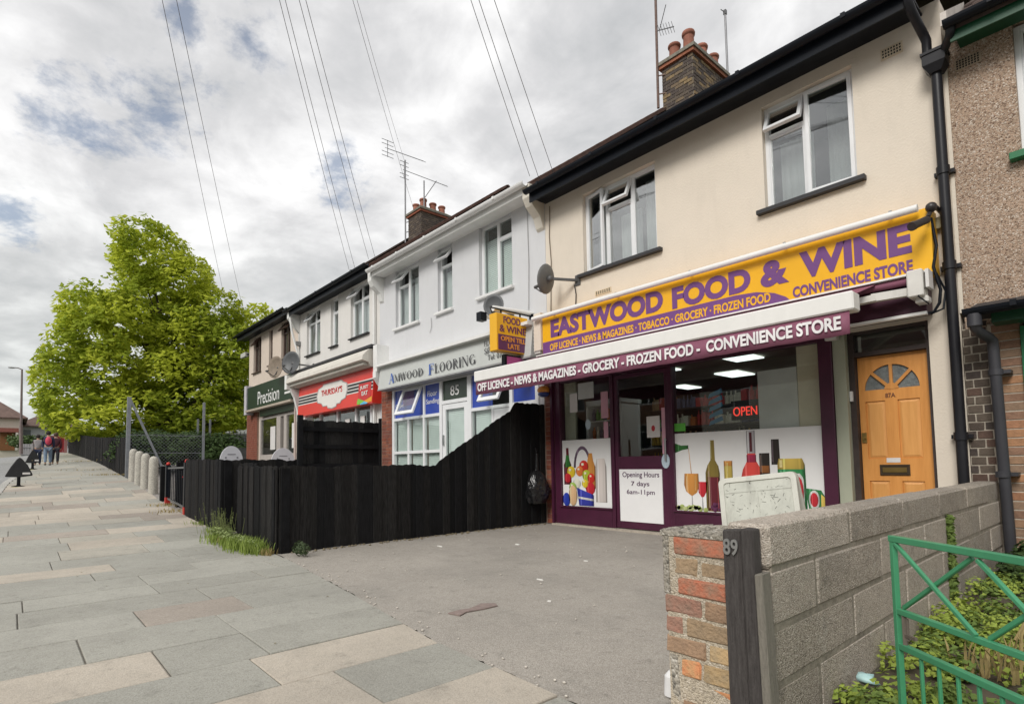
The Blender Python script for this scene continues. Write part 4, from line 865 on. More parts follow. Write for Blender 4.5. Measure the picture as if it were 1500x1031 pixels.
for xx in (-11.56, -6.33):       # shaped corbels at both ends of the eaves
    MB().prism([(-.33, 5.33), (-.33, 5.12), (-.26, 5.0), (-.10, 4.86), (-.04, 4.70), (0, 4.66), (0, 5.33)], 'x', xx-.06, xx+.10).build('corbel', WHITEP if xx < -10 else M('corbel_cream', (.66, .62, .54), .8, .05), h2)
roof(h2, -11.65, -6.26, 5.33, 8.52, mat=TILE_R)
PALE = M('sill_white', (.74, .74, .73), .6, .05)
w = window(h2, *wins[0], .07, [(0, .46, .93, 1.30, 'top', 38), (0, .46, 0, .93, None, 0), (.46, .96, 0, 1.30, None, 0)], sill=(PALE, .05, .05)); curtain(w, -10.9, -10.5, 3.98, 4.85, .2); curtain(w, -10.45, -10.05, 3.98, 5.0, .2); curtain(w, -10.3, -10.02, 4.3, 5.2, .19)
w = window(h2, *wins[1], .07, [(0, .50, .93, 1.30, 'top', 38), (0, .50, 0, .93, None, 0)], sill=(PALE, .05, .05)); curtain(w, -9.24, -8.82, 4.0, 4.8, .2)
w = window(h2, *wins[2], .07, [(0, .47, 0, 1.31, None, 0), (.47, .91, .95, 1.31, None, 0), (.47, .91, 0, .95, None, 0)], sill=(PALE, .05, .05)); blind(w, -7.92, -7.48, 4.0, 5.0, .17); blind(w, -7.45, -7.05, 4.0, 4.85, .17)
tag(MB().tube([(-9.5, -.02, 3.9), (-9.49, -.02, 3.7), (-9.55, -.02, 3.6)], .006).build('wall_cable', M('cable_grey', (.4, .4, .4), .6)), 'short grey cable on the pale wall below the small middle window', 'cable')
tag(MB().tube([(-6.62, -.02, 5.2), (-6.6, -.02, 4.2), (-6.62, -.03, 3.4)], .006).build('wall_cable', MATS['cable_grey']), 'thin grey cable running down the right end of the pale grey-white wall', 'cable')
tag(MB().tube([(-6.1, -.015, 5.0), (-6.12, -.015, 4.5), (-6.09, -.015, 4.1), (-6.12, -.015, 3.3)], .007).build('wall_cable', M('cable_brown', (.2, .16, .12), .6)), 'brown cable running down the left edge of the cream wall', 'cable')
MB().cyl((-11.82, -.07, .2), (-11.82, -.07, 5.2), .03, n=8).build('party_pipe', WHITEP, h2)
# shopfront: white frame with top lights, door and lower lights
fw2 = MB(); Z0, Z1 = .78, 2.60
fw2.box(-11.06, -10.98, -.03, .05, Z0, Z1); fw2.box(-9.22, -9.13, -.03, .05, .3, Z1); fw2.box(-8.31, -8.19, -.03, .05, Z0, Z1); fw2.box(-7.13, -7.05, -.03, .05, Z0, Z1); fw2.box(-6.5, -6.42, -.03, .05, Z0, Z1)
fw2.box(-10.98, -9.22, -.028, .048, 2.55, Z1); fw2.box(-8.19, -7.13, -.028, .048, 2.55, Z1); fw2.box(-7.05, -6.5, -.028, .048, 2.55, Z1); fw2.box(-9.13, -8.31, -.028, .048, 2.56, Z1)
for a, b in ((-10.98, -9.22), (-8.19, -7.13), (-7.05, -6.5)): fw2.box(a, b, -.026, .046, 1.89, 1.95)
fw2.box(-9.13, -8.31, -.026, .046, 2.10, 2.17)
for a, b in ((-10.98, -9.22),): fw2.box(a, b, -.026, .046, 1.17, 1.23)
for xx in (-10.40, -9.80): fw2.box(xx-.03, xx+.03, -.024, .044, Z0, 1.89)
fw2.box(-9.82, -9.76, -.024, .044, 1.95, 2.55); fw2.box(-7.62, -7.56, -.024, .044, 1.17, 1.89)
fw2.box(-11.06, -8.19, -.03, .05, .72, .78)
f2o = fw2.build('shopfront_frame', UPVC, h2, bevel=.003)
for a, b, c, e in [(-10.98, -10.43, 1.23, 1.89), (-10.37, -9.83, 1.23, 1.89), (-9.77, -9.22, 1.23, 1.89), (-10.98, -10.43, .78, 1.17), (-10.37, -9.83, .78, 1.17), (-9.77, -9.22, .78, 1.17), (-8.19, -7.62, .8, 1.89)]:
    MB().box(a, b, .01, .016, c, e).build('pane', GLASS, f2o)
blind(f2o, -10.96, -10.45, .8, 1.88, .06); blind(f2o, -10.35, -9.9, .8, 1.88, .06); blind(f2o, -9.74, -9.25, .8, 1.88, .06); blind(f2o, -8.16, -7.64, .9, 1.88, .06)
BLUE = M('vinyl_blue', (.025, .06, .36), .35, .12, 3); DGRN = M('vinyl_dark_green', (.02, .035, .02), .3, .2, 3)
for a, b in [(-10.98, -9.82), (-9.76, -9.22), (-8.19, -7.62), (-7.05, -6.5)]: MB().box(a, b, .008, .014, 1.95, 2.55).build('top_light', BLUE, f2o)
MB().box(-10.65, -10.2, .004, .0075, 2.2, 2.55).build('sticker', M('vinyl_purple', (.12, .03, .2), .5), f2o)
MB().box(-9.13, -8.31, .008, .014, 2.17, 2.56).build('number_light', DGRN, f2o)
text('85', -8.88, -8.60, 2.25, 2.44, .002, PALE, f2o, .005, .002)
text('Floor', -9.68, -9.34, 2.31, 2.42, .004, PALE, f2o, 0, .002); text('Sanding', -9.73, -9.27, 2.13, 2.26, .004, PALE, f2o, 0, .002)
text('Residential', -7.02, -6.54, 2.25, 2.34, .004, PALE, f2o, 0, .002); text('Carpet', -10.95, -10.62, 2.16, 2.26, .004, PALE, f2o, 0, .002); text('Karndean', -8.16, -7.7, 2.16, 2.26, .004, PALE, f2o, 0, .002) if False else None
for a, b, kd, dg_ in [(-10.55, -9.82, 'top', 22), (-7.66, -7.10, 'top', 26)]:      # opened top lights
    s = MB(); frame_bars(s, a, b, 1.95, 2.57, -.05, -.01, .07); fn = hinge(kd, a, b, 1.95, 2.57, -.05, dg_); s.xf(fn); so = s.build('open_sash', UPVC, f2o, bevel=.003)
    MB().box(a+.07, b-.07, -.034, -.028, 2.02, 2.50).xf(fn).build('pane', GLASS, so)
MB().box(-7.56, -7.13, -.01, .03, .8, 1.89).build('white_panel', UPVC, f2o); MB().box(-7.05, -6.5, -.01, .03, .8, 1.89).build('white_panel', UPVC, f2o)
d2 = MB(); frame_bars(d2, -9.12, -8.32, .3, 2.09, -.02, .03, .1); d2o = d2.build('shop_door', UPVC, h2, bevel=.003)
MB().box(-9.02, -8.42, .0, .006, .4, 1.99).build('pane', GLASS, d2o); blind(d2o, -9.01, -8.43, .45, 1.98, .04)
MB().box(-9.09, -9.05, -.05, -.02, 1.3, 1.5).build('handle', MATS['steel'], d2o)
m = MB(); m.add([(-11.0, 1.0, .3), (-6.4, 1.0, .3), (-6.4, 1.0, 2.7), (-11.0, 1.0, 2.7)], [(0, 1, 2, 3)]); m.build('room_lining', DARKROOM, h2)
brick_field(h2, -11.5, -11.06, .2, 2.62, -.05, BR_RD, MATS['mortar_red'], single=True, mname='brick_pier', rng=random.Random(7), back=.1)
# fascia sign
s2 = thing('shop_sign', 'pale grey fascia sign reading AMWOOD FLOORING in thin serif capitals', 'sign', (-8.9, -.1, 2.55))
SGRY = M('sign_pale_grey', (.52, .54, .52), .5, .04, 3, dirt=.05)
m = MB(); m.prism([(-.30, 2.60), (-.24, 3.09), (0, 3.09), (0, 2.60)], 'x', -11.2, -6.30); m.build('sign_panel', SGRY, s2)
MB().prism([(-.36, 3.09), (-.36, 3.14), (-.0, 3.22), (0, 3.09)], 'x', -11.22, -6.3).build('sign_cornice', WHITEP, s2)
MB().box(-11.2, -6.3, -.31, -.0, 2.57, 2.597).build('sign_base_trim', M('trim_grey', (.3, .3, .3), .6), s2)
m = MB(); m.box(-11.42, -11.24, -.30, 0, 3.02, 3.62); m.prism([(-.32, 3.02), (-.32, 2.88), (-.2, 2.72), (-.08, 2.6), (0, 2.55), (0, 3.02)], 'x', -11.40, -11.26); m.build('console_bracket', WHITEP, s2)
def serif(parent, s, x0, x1, z0, z1, y, mat, W=None):
    """thick and thin capitals with slab serifs, built stroke by stroke"""
    B, T = .17, .055; gl_ = {}
    def ring(cx, cz, rx, rz, a0, a1, n=12):
        o = [(cx+rx*cos(a0+(a1-a0)*i/n), cz+rz*sin(a0+(a1-a0)*i/n)) for i in range(n+1)]
        inn = [(cx+(rx-B*.95)*cos(a0+(a1-a0)*i/n), cz+(rz-T)*sin(a0+(a1-a0)*i/n)) for i in range(n+1)]
        return [[o[i], o[i+1], inn[i+1], inn[i]] for i in range(n)]
    def st(x, z, X, Z, w): return [[(x-w/2, z), (x+w/2, z), (X+w/2, Z), (X-w/2, Z)]]
    def sf_(x, z, w=.32): return [[(x-w/2, z), (x+w/2, z), (x+w/2, z+T*.8), (x-w/2, z+T*.8)]]
    def hb_(x, X, z, w=T): return [[(x, z), (X, z), (X, z+w), (x, z+w)]]
    gl_['A'] = (.82, st(.12, 0, .42, 1, T)+st(.68, 0, .42, 1, B)+hb_(.22, .6, .33)+sf_(.12, 0, .24)+sf_(.68, 0, .3))
    gl_['M'] = (1.0, st(.14, 0, .14, 1, T)+st(.14, .98, .48, .05, B*.8)+st(.82, .98, .5, .05, T)+st(.84, 0, .84, 1, B)+sf_(.14, 0, .24)+sf_(.84, 0)+sf_(.14, .955, .22)+sf_(.84, .955))
    gl_['W'] = (1.05, st(.32, 0, .12, 1, B*.8)+st(.32, 0, .52, 1, T)+st(.72, 0, .52, 1, B*.8)+st(.72, 0, .93, 1, T)+sf_(.12, .955, .26)+sf_(.52, .955, .24)+sf_(.93, .955, .22))
    gl_['O'] = (.9, ring(.44, .5, .38, .5, 0, 2*pi, 20)); gl_['D'] = (.86, st(.2, 0, .2, 1, B)+ring(.28, .5, .5, .5, -pi/2, pi/2)+sf_(.18, 0)+sf_(.18, .955))
    gl_['F'] = (.66, st(.2, 0, .2, 1, B)+hb_(.2, .6, .94)+hb_(.2, .5, .5)+st(.6, .8, .6, 1, T)+st(.5, .42, .5, .62, T)+sf_(.2, 0)); gl_['L'] = (.68, st(.2, 0, .2, 1, B)+hb_(.2, .62, 0)+st(.62, 0, .62, .22, T)+sf_(.2, .955)+sf_(.2, 0))
    gl_['R'] = (.8, st(.2, 0, .2, 1, B)+ring(.32, .74, .3, .26, -pi/2, pi/2, 8)+hb_(.2, .34, .94)+hb_(.2, .34, .48)+st(.68, 0, .36, .5, B*.9)+sf_(.2, 0)+sf_(.7, 0, .22)+sf_(.18, .955, .26))
    gl_['I'] = (.4, st(.2, 0, .2, 1, B)+sf_(.2, 0)+sf_(.2, .955)); gl_['N'] = (.88, st(.14, 0, .14, 1, T)+st(.72, 0, .16, 1, B)+st(.74, 0, .74, 1, T)+sf_(.14, 0, .24)+sf_(.74, .955, .24)+sf_(.14, .955, .2))
    gl_['G'] = (.88, ring(.46, .5, .38, .5, pi*.25, pi*1.8, 16)+st(.72, .05, .72, .4, B)+sf_(.72, .38, .28)); gl_[' '] = (.4, [])
    tot = sum(gl_[c][0] for c in s); k = (x1-x0)/tot; x = x0
    m = MB(); i = 0
    for c in s:
        for q in gl_[c][1]:
            m.add([(x+px*k, y-.0004*(i % 7), z0+pz*(z1-z0)) for px, pz in q], [(0, 1, 2, 3)]); i += 1
        x += gl_[c][0]*k
    return m
SB = M('sign_blue_letter', (.05, .12, .42), .5); SK = M('sign_black_letter', (.05, .05, .055), .5)
for s_, a, b, c, e, mm in [('A', -10.72, -10.48, 2.67, 2.88, SB), ('MWOOD', -10.48, -9.35, 2.68, 2.84, SK), ('F', -9.19, -8.98, 2.66, 2.87, SB), ('LOORING', -8.97, -7.68, 2.67, 2.85, SK)]:
    o = serif(s2, s_, a, b, c, e, -.305, mm).build('lettering', mm, s2)
text('FLOORING', -7.45, -6.75, 2.93, 3.02, -.298, SK, s2, -.005, .002, shear=0); text('SPECIALISTS', -7.45, -6.5, 2.80, 2.89, -.298, SK, s2, 0, .002); text('Tel: 07770 87', -7.36, -6.62, 2.68, 2.77, -.30, SK, s2, -.005, .002)
# projecting sign box
ps = thing('projecting_sign', 'small square yellow and purple box sign reading FOOD & WINE OPEN TILL LATE', 'sign', (-6.5, -.5, 2.6))
MB().box(-6.62, -6.45, -.86, -.21, 2.645, 3.225).build('sign_box', YEL, ps, bevel=.006)
MB().box(-6.4495, -6.446, -.83, -.22, 2.66, 2.90).build('lower_panel', M('sign_plum', (.12, .03, .10), .4, .05), ps)
for s_, a, b, c, e in [('FOOD', -.72, -.37, 3.08, 3.19)]: text(s_, a, b, c, e, 0, PUR if False else M('sign_plum2', (.15, .035, .10), .4, .05), ps, .02, .002, plane='yz', fixed=-6.447)
text('& WINE', -.80, -.25, 2.94, 3.05, 0, MATS['sign_plum2'], ps, .02, .002, plane='yz', fixed=-6.447)
text('OPEN TILL', -.78, -.27, 2.80, 2.875, 0, M('sign_orange_letter', (.75, .30, .04), .5), ps, .02, .002, plane='yz', fixed=-6.443); text('LATE', -.64, -.40, 2.69, 2.77, 0, MATS['sign_orange_letter'], ps, .02, .002, plane='yz', fixed=-6.443)
MB().cyl((-6.53, -.9, 3.31), (-6.53, -.05, 3.30), .012).bar((-6.53, -.3, 3.3), (-6.53, -.3, 3.22), .02).bar((-6.53, -.7, 3.3), (-6.53, -.7, 3.22), .02).bar((-6.53, -.06, 3.3), (-6.53, .0, 3.3), .08).build('support_bar', BLACKP, ps)
MB().cyl((-6.62, -.78, 3.335), (-6.56, .0, 3.36), .045, n=12).build('light_tube', MATS['tube_white'], ps)
# white ribbed bell box behind it, pink sign below, small lamp on the brick pier
m = MB(); m.box(-6.25, -6.13, -.26, -.02, 2.62, 3.12)
for k in range(8): m.box(-6.255+.0, -6.12, -.272, -.26, 2.65+k*.058, 2.68+k*.058)
tag(m.build('ribbed_box', M('ribbed_white', (.66, .66, .62), .6, .08, 10)), 'white ribbed box on the party wall between the yellow signs', 'box')
t = thing('small_sign', 'small pink and blue sign in a black frame under the square projecting sign', 'sign', (-6.5, -.4, 2.4)); MB().box(-6.60, -6.52, -.64, -.2, 2.35, 2.62).build('frame', BLACKP, t); MB().box(-6.519, -6.515, -.6, -.24, 2.36, 2.59).build('face', M('face_pink', (.55, .10, .32), .5), t); MB().cyl((-6.5145, -.42, 2.45), (-6.512, -.42, 2.45), .05).build('emblem', M('face_blue', (.1, .15, .5), .5), t)
t = thing('bulkhead_lamp', 'orange and blue round lamp on the brick pier under the awning', 'lamp', (-6.17, -.05, 2.0)); MB().ell((-6.2, -.13, 2.06), (.11, .09, .07)).build('lamp_body', M('lamp_orange', (.65, .25, .03), .5), t); MB().ell((-6.2, -.13, 2.0), (.10, .085, .05)).build('lamp_base', M('lamp_blue', (.03, .05, .2), .4), t)
# dark dish of the white house and flood lamp
dish('dark satellite dish at the left of the yellow projecting sign, on the pale grey-white wall', (-7.05, .0, 3.45), (-7.02, -.42, 3.52), (.55, -.8, .1), .19, M('dish_dark', (.09, .095, .10), .5, .2, 8))
t = thing('security_light', 'small black spotlight on a white arm left of the projecting sign', 'lamp', (-7.0, -.1, 3.3)); MB().bar((-7.0, 0, 3.34), (-7.05, -.62, 3.32), .07, .05).build('arm', WHITEP, t); MB().box(-7.12, -7.0, -.72, -.6, 3.24, 3.38).build('lamp_head', BLACKP, t)

# ================================================================== RED TAKEAWAY HOUSE
OFFW = M('offwhite_render', (.70, .68, .65), .9, .035, 2.2, .3, 45, dirt=.10)
h3 = thing('shop_house', 'off-white rendered house above the red takeaway sign, black gutter along its eaves', 'house', (-14, 0, G(-14)))
wins = [(-16.0, -15.05, 4.11, 5.40), (-14.36, -13.9, 4.10, 5.41), (-13.17, -12.18, 4.11, 5.42)]
wall_cut(-16.66, -11.66, .2, 5.52, wins+[(-16.1, -12.0, .9, 2.5)]).build('wall', OFFW, h3)
MB().box(-16.7, -11.62, -.30, .0, 5.43, 5.445).build('soffit', BLACKP, h3); MB().box(-16.7, -11.62, -.325, -.301, 5.36, 5.53).build('fascia_board', BLACKP, h3)
gutter(h3, -16.75, -11.55, 5.53, -.395, BLACKP, .06); roof(h3, -16.7, -11.65, 5.51, 8.82, mat=TILE_R)
w = window(h3, *wins[0], .07, [(0, .47, .92, 1.29, 'top', 35), (0, .47, 0, .92, None, 0), (.47, .95, .92, 1.29, None, 0), (.47, .95, 0, .92, None, 0)], sill=(LEAD, .03, .03)); curtain(w, -15.97, -15.1, 4.15, 5.0, .25, M('curtain_green', (.12, .16, .09), .9, .2))
w = window(h3, *wins[1], .07, [(0, .46, .92, 1.31, None, 0), (0, .46, 0, .92, None, 0)], sill=(LEAD, .03, .03)); curtain(w, -14.33, -13.95, 4.15, 5.0, .2)
w = window(h3, *wins[2], .07, [(0, .49, .92, 1.31, 'top', 38), (0, .49, 0, .92, None, 0), (.49, .99, .92, 1.31, None, 0), (.49, .99, 0, .92, None, 0)], sill=(LEAD, .03, .03)); curtain(w, -13.1, -12.25, 4.15, 5.0, .2)
MB().prism([(-.33, 5.48), (-.33, 5.3), (-.24, 5.18), (-.10, 5.0), (0, 4.9), (0, 5.48)], 'x', -16.68, -16.54).build('corbel', WHITEP, h3)
chimney(h3, -16.58, -15.77, 3.75, 4.96, 8.3, 9.45, [(-16.38, 3.95, .28), (-15.98, 3.98, .34), (-15.95, 4.35, .28), (-15.95, 4.72, .28)], 8, MATS['mortar_dirty'], [BR_DK[0], BR_DK[1], BR_DK[2]], M('corbel_red', (.28, .09, .05), .85, .3, 10, .5, 60))
# takeaway frontage behind the fence
m = MB(); 
for a in (-16.1, -15.0, -13.9, -12.85, -12.06): m.box(a-.04, a+.04, -.02, .06, .9, 2.5)
m.box(-16.14, -12.0, -.018, .058, 2.4, 2.5); fr3 = m.build('shopfront_frame', UPVC, h3)
MB().box(-16.1, -12.05, .02, .026, .9, 2.42).build('shop_window', GLASS, h3)
m = MB(); m.add([(-16.1, .9, .5), (-12, .9, .5), (-12, .9, 2.6), (-16.1, .9, 2.6)], [(0, 1, 2, 3)]); m.build('room_lining', DARKROOM, h3)
rng = random.Random(6)
for k in range(9):
    a = -16.0+k*.42; MB().box(a, a+rng.uniform(.2, .36), .0, .012, 1.75+rng.uniform(-.05, .05), 2.05+rng.uniform(-.1, .1)).build('window_sticker', rng.choice([pm_('tomato', (.5, .03, .02)), pm_('lime', (.35, .42, .04)), MATS['paper_white'], pm_('orange', (.6, .16, .04)), pm_('box_blue', (.035, .045, .30))]), h3)
s3 = thing('shop_sign', 'red takeaway sign with black and white stripes and a cream badge in its middle', 'sign', (-13.8, -.2, 2.3))
RED = M('sign_red', (.66, .035, .022), .35, .06, 2); BLK = M('stripe_black', (.03, .03, .032), .5); CRW = M('sign_cream', (.72, .70, .66), .5, .04)
MB().prism([(-.27, 2.34), (-.22, 3.16), (-.02, 3.16), (-.02, 2.34)], 'x', -15.95, -11.52).build('sign_panel', RED, s3)
def on3(x0, x1, z0, z1, lay, mat, name):        # thin strip following the sloped face
    f = lambda z: -.27+.05*(z-2.34)/.82-.003-.002*lay
    return MB().hexa([(x0, f(z0), z0), (x1, f(z0), z0), (x1, f(z0)+.003, z0), (x0, f(z0)+.003, z0), (x0, f(z1), z1), (x1, f(z1), z1), (x1, f(z1)+.003, z1), (x0, f(z1)+.003, z1)]).build(name, mat, s3)
on3(-15.94, -11.53, 2.65, 2.915, 0, CRW, 'white_band')
for z in (2.675, 2.755, 2.835): on3(-15.94, -11.53, z, z+.055, 1, BLK, 'black_stripe')
def on3p(pts, lay, mat, name='badge'):
    f = lambda z: -.27+.05*(z-2.34)/.82-.003-.002*lay
    n = len(pts); m = MB().add([(x, f(z), z) for x, z in pts]+[(x, f(z)+.003, z) for x, z in pts], [tuple(range(n))]+[(i, i+n, (i+1) % n+n, (i+1) % n) for i in range(n)]); return m.build(name, mat, s3)
bd = [(-14.62, 2.78), (-14.55, 2.96), (-14.30, 3.01), (-14.24, 3.05), (-13.2, 3.05), (-13.12, 3.0), (-12.9, 2.94), (-12.85, 2.78), (-12.93, 2.60), (-13.15, 2.56), (-13.22, 2.50), (-13.4, 2.50), (-13.42, 2.44), (-13.66, 2.41), (-13.9, 2.44), (-13.95, 2.50), (-14.2, 2.50), (-14.3, 2.58), (-14.55, 2.62)]
on3p([(-13.73+(x+13.73)*1.06, 2.75+(z-2.75)*1.08) for x, z in bd], 2, M('badge_grey', (.4, .38, .37), .5)); on3p(bd, 3, CRW)
def t3(s_, a, b, c, e, mm, bold=.01):
    o = text(s_, a, b, c, e, -.27+.05*((c+e)/2-2.34)/.82-.014, mm, s3, bold, .002); return o
t3("THURSDAY'S", -14.35, -13.1, 2.76, 2.92, M('letter_red', (.55, .03, .03), .5), .02); t3('TAKEAWAY', -13.98, -13.42, 2.55, 2.63, BLK, .01) if False else None
t3('PIZZA', -13.85, -13.5, 2.50, 2.57, BLK, .01) if False else None
on3p([(-12.22, 2.84), (-11.6, 2.84), (-11.6, 2.5), (-11.9, 2.42), (-12.22, 2.5)], 2, M('badge_darkred', (.50, .02, .02), .4), 'badge')
t3('JUST', -12.14, -11.72, 2.68, 2.78, CRW, .03); t3('EAT', -12.04, -11.74, 2.55, 2.65, CRW, .03)
on3p([(-12.26, 2.43), (-12.22, 2.5), (-11.9, 2.42), (-11.72, 2.36), (-12.26, 2.36)], 3, M('badge_green', (.2, .5, .05), .5), 'badge'); on3p([(-11.9, 2.42), (-11.54, 2.5), (-11.54, 2.38), (-11.72, 2.36)], 3, M('badge_orange', (.7, .3, .03), .5), 'badge')
on3p([(-12.1, 2.36), (-11.9, 2.41), (-11.72, 2.365), (-11.75, 2.345), (-12.1, 2.345)], 4, M('badge_blue', (.1, .4, .65), .5), 'badge')
t = thing('shop_awning', 'rolled cream awning box above the red takeaway sign', 'awning', (-14, -.2, 3.2))
AW3 = M('awning_cream', (.62, .59, .53), .6, .06, 4, dirt=.2)
MB().prism([(-.52, 3.30), (-.50, 3.40), (-.35, 3.56), (-.05, 3.60), (0, 3.60), (0, 3.17), (-.3, 3.17), (-.36, 3.26)], 'x', -16.2, -11.52).build('awning_box', AW3, t); MB().box(-16.3, -11.45, -.33, 0, 3.602, 3.66).build('lead_flashing', LEAD, t)
MB().cyl((-16.15, -.40, 3.23), (-11.6, -.40, 3.23), .045).build('awning_roll', M('roll_grey', (.45, .43, .38), .7, .1, 4), t)
m = MB(); m.box(-16.35, -16.18, -.5, 0, 3.14, 3.55); m.prism([(-.42, 3.14), (-.3, 2.9), (-.2, 2.5), (-.16, 1.2), (0, 1.2), (0, 3.14)], 'x', -16.22, -16.1); m.build('side_bracket', WHITEP, t)
t = thing('utility_pipe', 'thin white pipe beside the red sign with a bend at the top', 'pipe', (-16.5, -.1, 3)); MB().tube([(-16.5, -.05, 3.7), (-16.5, -.05, 4.2), (-16.5, -.25, 4.9), (-16.5, -.3, 5.3)], .035).build('pipe', WHITEP, t); MB().box(-16.58, -16.44, -.14, 0, 4.5, 4.62).build('box', M('box_grey', (.2, .2, .2), .6), t)
# twin dishes
dish('brown-grey satellite dish, the left one of the pair above the dark green sign', (-16.9, .0, 3.72), (-17.15, -.42, 3.90), (.35, -.9, .05), .34, M('dish_brown', (.26, .21, .16), .7, .2, 8))
dish('dark grey satellite dish, the right one of the pair between the green and red signs', (-15.5, -.0, 3.75), (-15.95, -.42, 3.86), (.5, -.85, .1), .33, MATS['dish_dark'])
# aerials on the further chimney
t = thing('aerial_mast', 'grey aerial mast with a long antenna on the left side of the further chimney', 'aerial', (-16.7, 3.7, 8.6))
MB().cyl((-16.72, 3.72, 8.6), (-16.72, 3.72, 11.6), .028, n=8).bar((-16.72, 3.72, 9.0), (-16.5, 3.78, 9.0), .02).bar((-16.72, 3.72, 9.35), (-16.5, 3.78, 9.35), .02).build('mast', MATS['mast_grey'], t)
def yagi(parent, a, b, n, L, refl):
    a = Vector(a); b = Vector(b); m = MB().bar(a, b, .022)
    for k in range(n): q = a.lerp(b, (k+.5)/n); m.bar(q-Vector((.0, L, 0)), q+Vector((0, L, 0)), .011)
    if refl:
        for dz in (-.3, -.15, .15, .3): q = a+Vector((0, 0, dz)); m.bar(q-Vector((.0, L*1.5, 0)), q+Vector((0, L*1.5, 0)), .014)
        m.bar(a+Vector((0, 0, -.32)), a+Vector((0, 0, .32)), .016)
    return m.build('yagi_antenna', ALU, parent)
yagi(t, (-18.0, 3.75, 12.6), (-15.6, 3.75, 11.1), 13, .16, True)
t = thing('aerial_mast', 'short aerial mast with a braced antenna standing among the further chimney pots', 'aerial', (-15.8, 4.0, 9.6))
MB().cyl((-15.8, 3.9, 9.5), (-15.8, 3.9, 10.55), .025, n=8).bar((-15.75, 3.9, 9.95), (-15.05, 3.9, 10.25), .018).build('mast', MATS['mast_grey'], t)
yagi(t, (-17.0, 3.85, 11.4), (-14.4, 3.85, 9.8), 12, .12, True)

# ================================================================== GREEN-SIGN SHOP HOUSE
PINKW = M('pinkish_render', (.62, .53, .45), .9, .04, 2.2, .3, 45, dirt=.15)
BRW = M('brown_frame', (.065, .035, .025), .5, .2, 8)
h4 = thing('shop_house', 'pinkish-cream rendered end house with brown windows above the dark green sign', 'house', (-19, 0, G(-19)))
wins = [(-20.82, -20.0, 4.23, 5.48), (-19.22, -18.88, 4.28, 5.48), (-18.08, -17.28, 4.30, 5.50)]
wall_cut(-21.3, -16.66, .4, 5.64, wins+[(-19.95, -16.2 if False else -16.75, 1.0, 2.56)]).build('wall', PINKW, h4)
MB().box(-21.3, -21.06, .24, 8.2, .4, 5.64).build('side_wall', PINKW, h4)
MB().box(-21.7, -16.68, -.30, .0, 5.53, 5.545).build('soffit', BLACKP, h4); MB().box(-21.7, -16.68, -.325, -.301, 5.47, 5.645).build('fascia_board', BLACKP, h4)
gutter(h4, -21.75, -16.7, 5.65, -.395, BLACKP, .06)
r4 = MB(); r4.add([(-21.75, -.33, 5.63), (-16.72, -.33, 5.63), (-16.72, 4.0, 8.98), (-19.6, 4.0, 8.98), (-21.75, 8.3, 5.63), (-16.72, 8.3, 5.63)], [(0, 1, 2, 3), (0, 3, 4), (3, 2, 5, 4)]); r4.build('roof', TILE, h4, solid=.06)
for wv, cells in ((wins[0], [(0, .4, .9, 1.25, 'top', 40), (0, .4, 0, .9, None, 0), (.4, .82, 0, 1.25, None, 0)]), (wins[1], [(0, .34, .85, 1.2, None, 0), (0, .34, 0, .85, None, 0)]), (wins[2], [(0, .4, .85, 1.2, 'top', 40), (.4, .8, .85, 1.2, 'top', 40), (0, .4, 0, .85, None, 0), (.4, .8, 0, .85, None, 0)])):
    window(h4, *wv, .07, cells, fm=BRW, sill=(BRW, .03, .03))
s4 = thing('shop_sign', 'dark green fascia sign reading Precision in white', 'sign', (-18.5, -.1, 2.9))
GRN = M('sign_green', (.010, .028, .014), .4, .1, 3)
MB().box(-20.55, -16.42, -.27, -.0, 2.90, 3.66).build('sign_panel', GRN, s4); MB().box(-20.62, -16.4, -.31, 0, 2.83, 2.895).build('sign_trim', M('trim_beige', (.42, .36, .29), .7), s4)
MB().box(-20.8, -20.56, -.3, 0, 2.75, 3.75).build('console_bracket', M('console_lilac', (.5, .48, .52), .7), s4)
text('Precision', -19.42, -17.43, 2.99, 3.42, -.275, WHITEP, s4, .0, .003); MB().box(-16.98, -16.52, -.276, -.271, 3.10, 3.16).build('underline', WHITEP, s4)
MB().box(-19.7, -16.45, -.12, -.02, 2.62, 2.83).build('shutter_fascia', GRN, h4); text('OPTICIANS', -18.4, -17.5, 2.67, 2.76, -.125, M('letter_dim', (.25, .28, .24), .6), s4, 0, .002) if False else None
TAUP = M('frame_taupe', (.42, .38, .35), .6, .08)
m = MB(); 
for a, b in [(-19.95, -19.85), (-18.35, -18.0), (-17.72, -17.48), (-16.5, -16.42)]: m.box(a, b, -.03, .05, .9, 2.6)
m.box(-19.95, -16.45, -.028, .048, 2.52, 2.6); m.box(-19.85, -16.5, -.026, .046, .9, 1.35); f4 = m.build('shopfront_frame', TAUP, h4)
MB().box(-19.85, -18.35, .01, .016, 1.35, 2.52).build('shop_window', glass('shop_glass', 2.2), h4); MB().box(-17.48, -16.75, .01, .016, 1.35, 2.52).build('shop_window', glass('shop_glass', 2.2), h4)
m = MB(); m.add([(-19.9, .9, .9), (-16.5, .9, .9), (-16.5, .9, 2.6), (-19.9, .9, 2.6)], [(0, 1, 2, 3)]); m.build('room_lining', DARKROOM, h4)
for a, b in ((-19.0, -18.55), (-17.1, -16.85)): MB().box(a, b, .0, .008, 1.5, 2.25).build('poster', MATS['paper_white'], h4)
brick_field(h4, -21.3, -20.15, .9, 2.82, -.06, BR_RD, MATS['mortar_red'], single=False, mname='brick_pier', rng=random.Random(9), back=.1)
MB().cyl((-16.58, -.1, 1.0), (-16.58, -.1, 3.0), .035).build('downpipe', M('pipe_pinkish', (.5, .40, .36), .7, .1), h4)
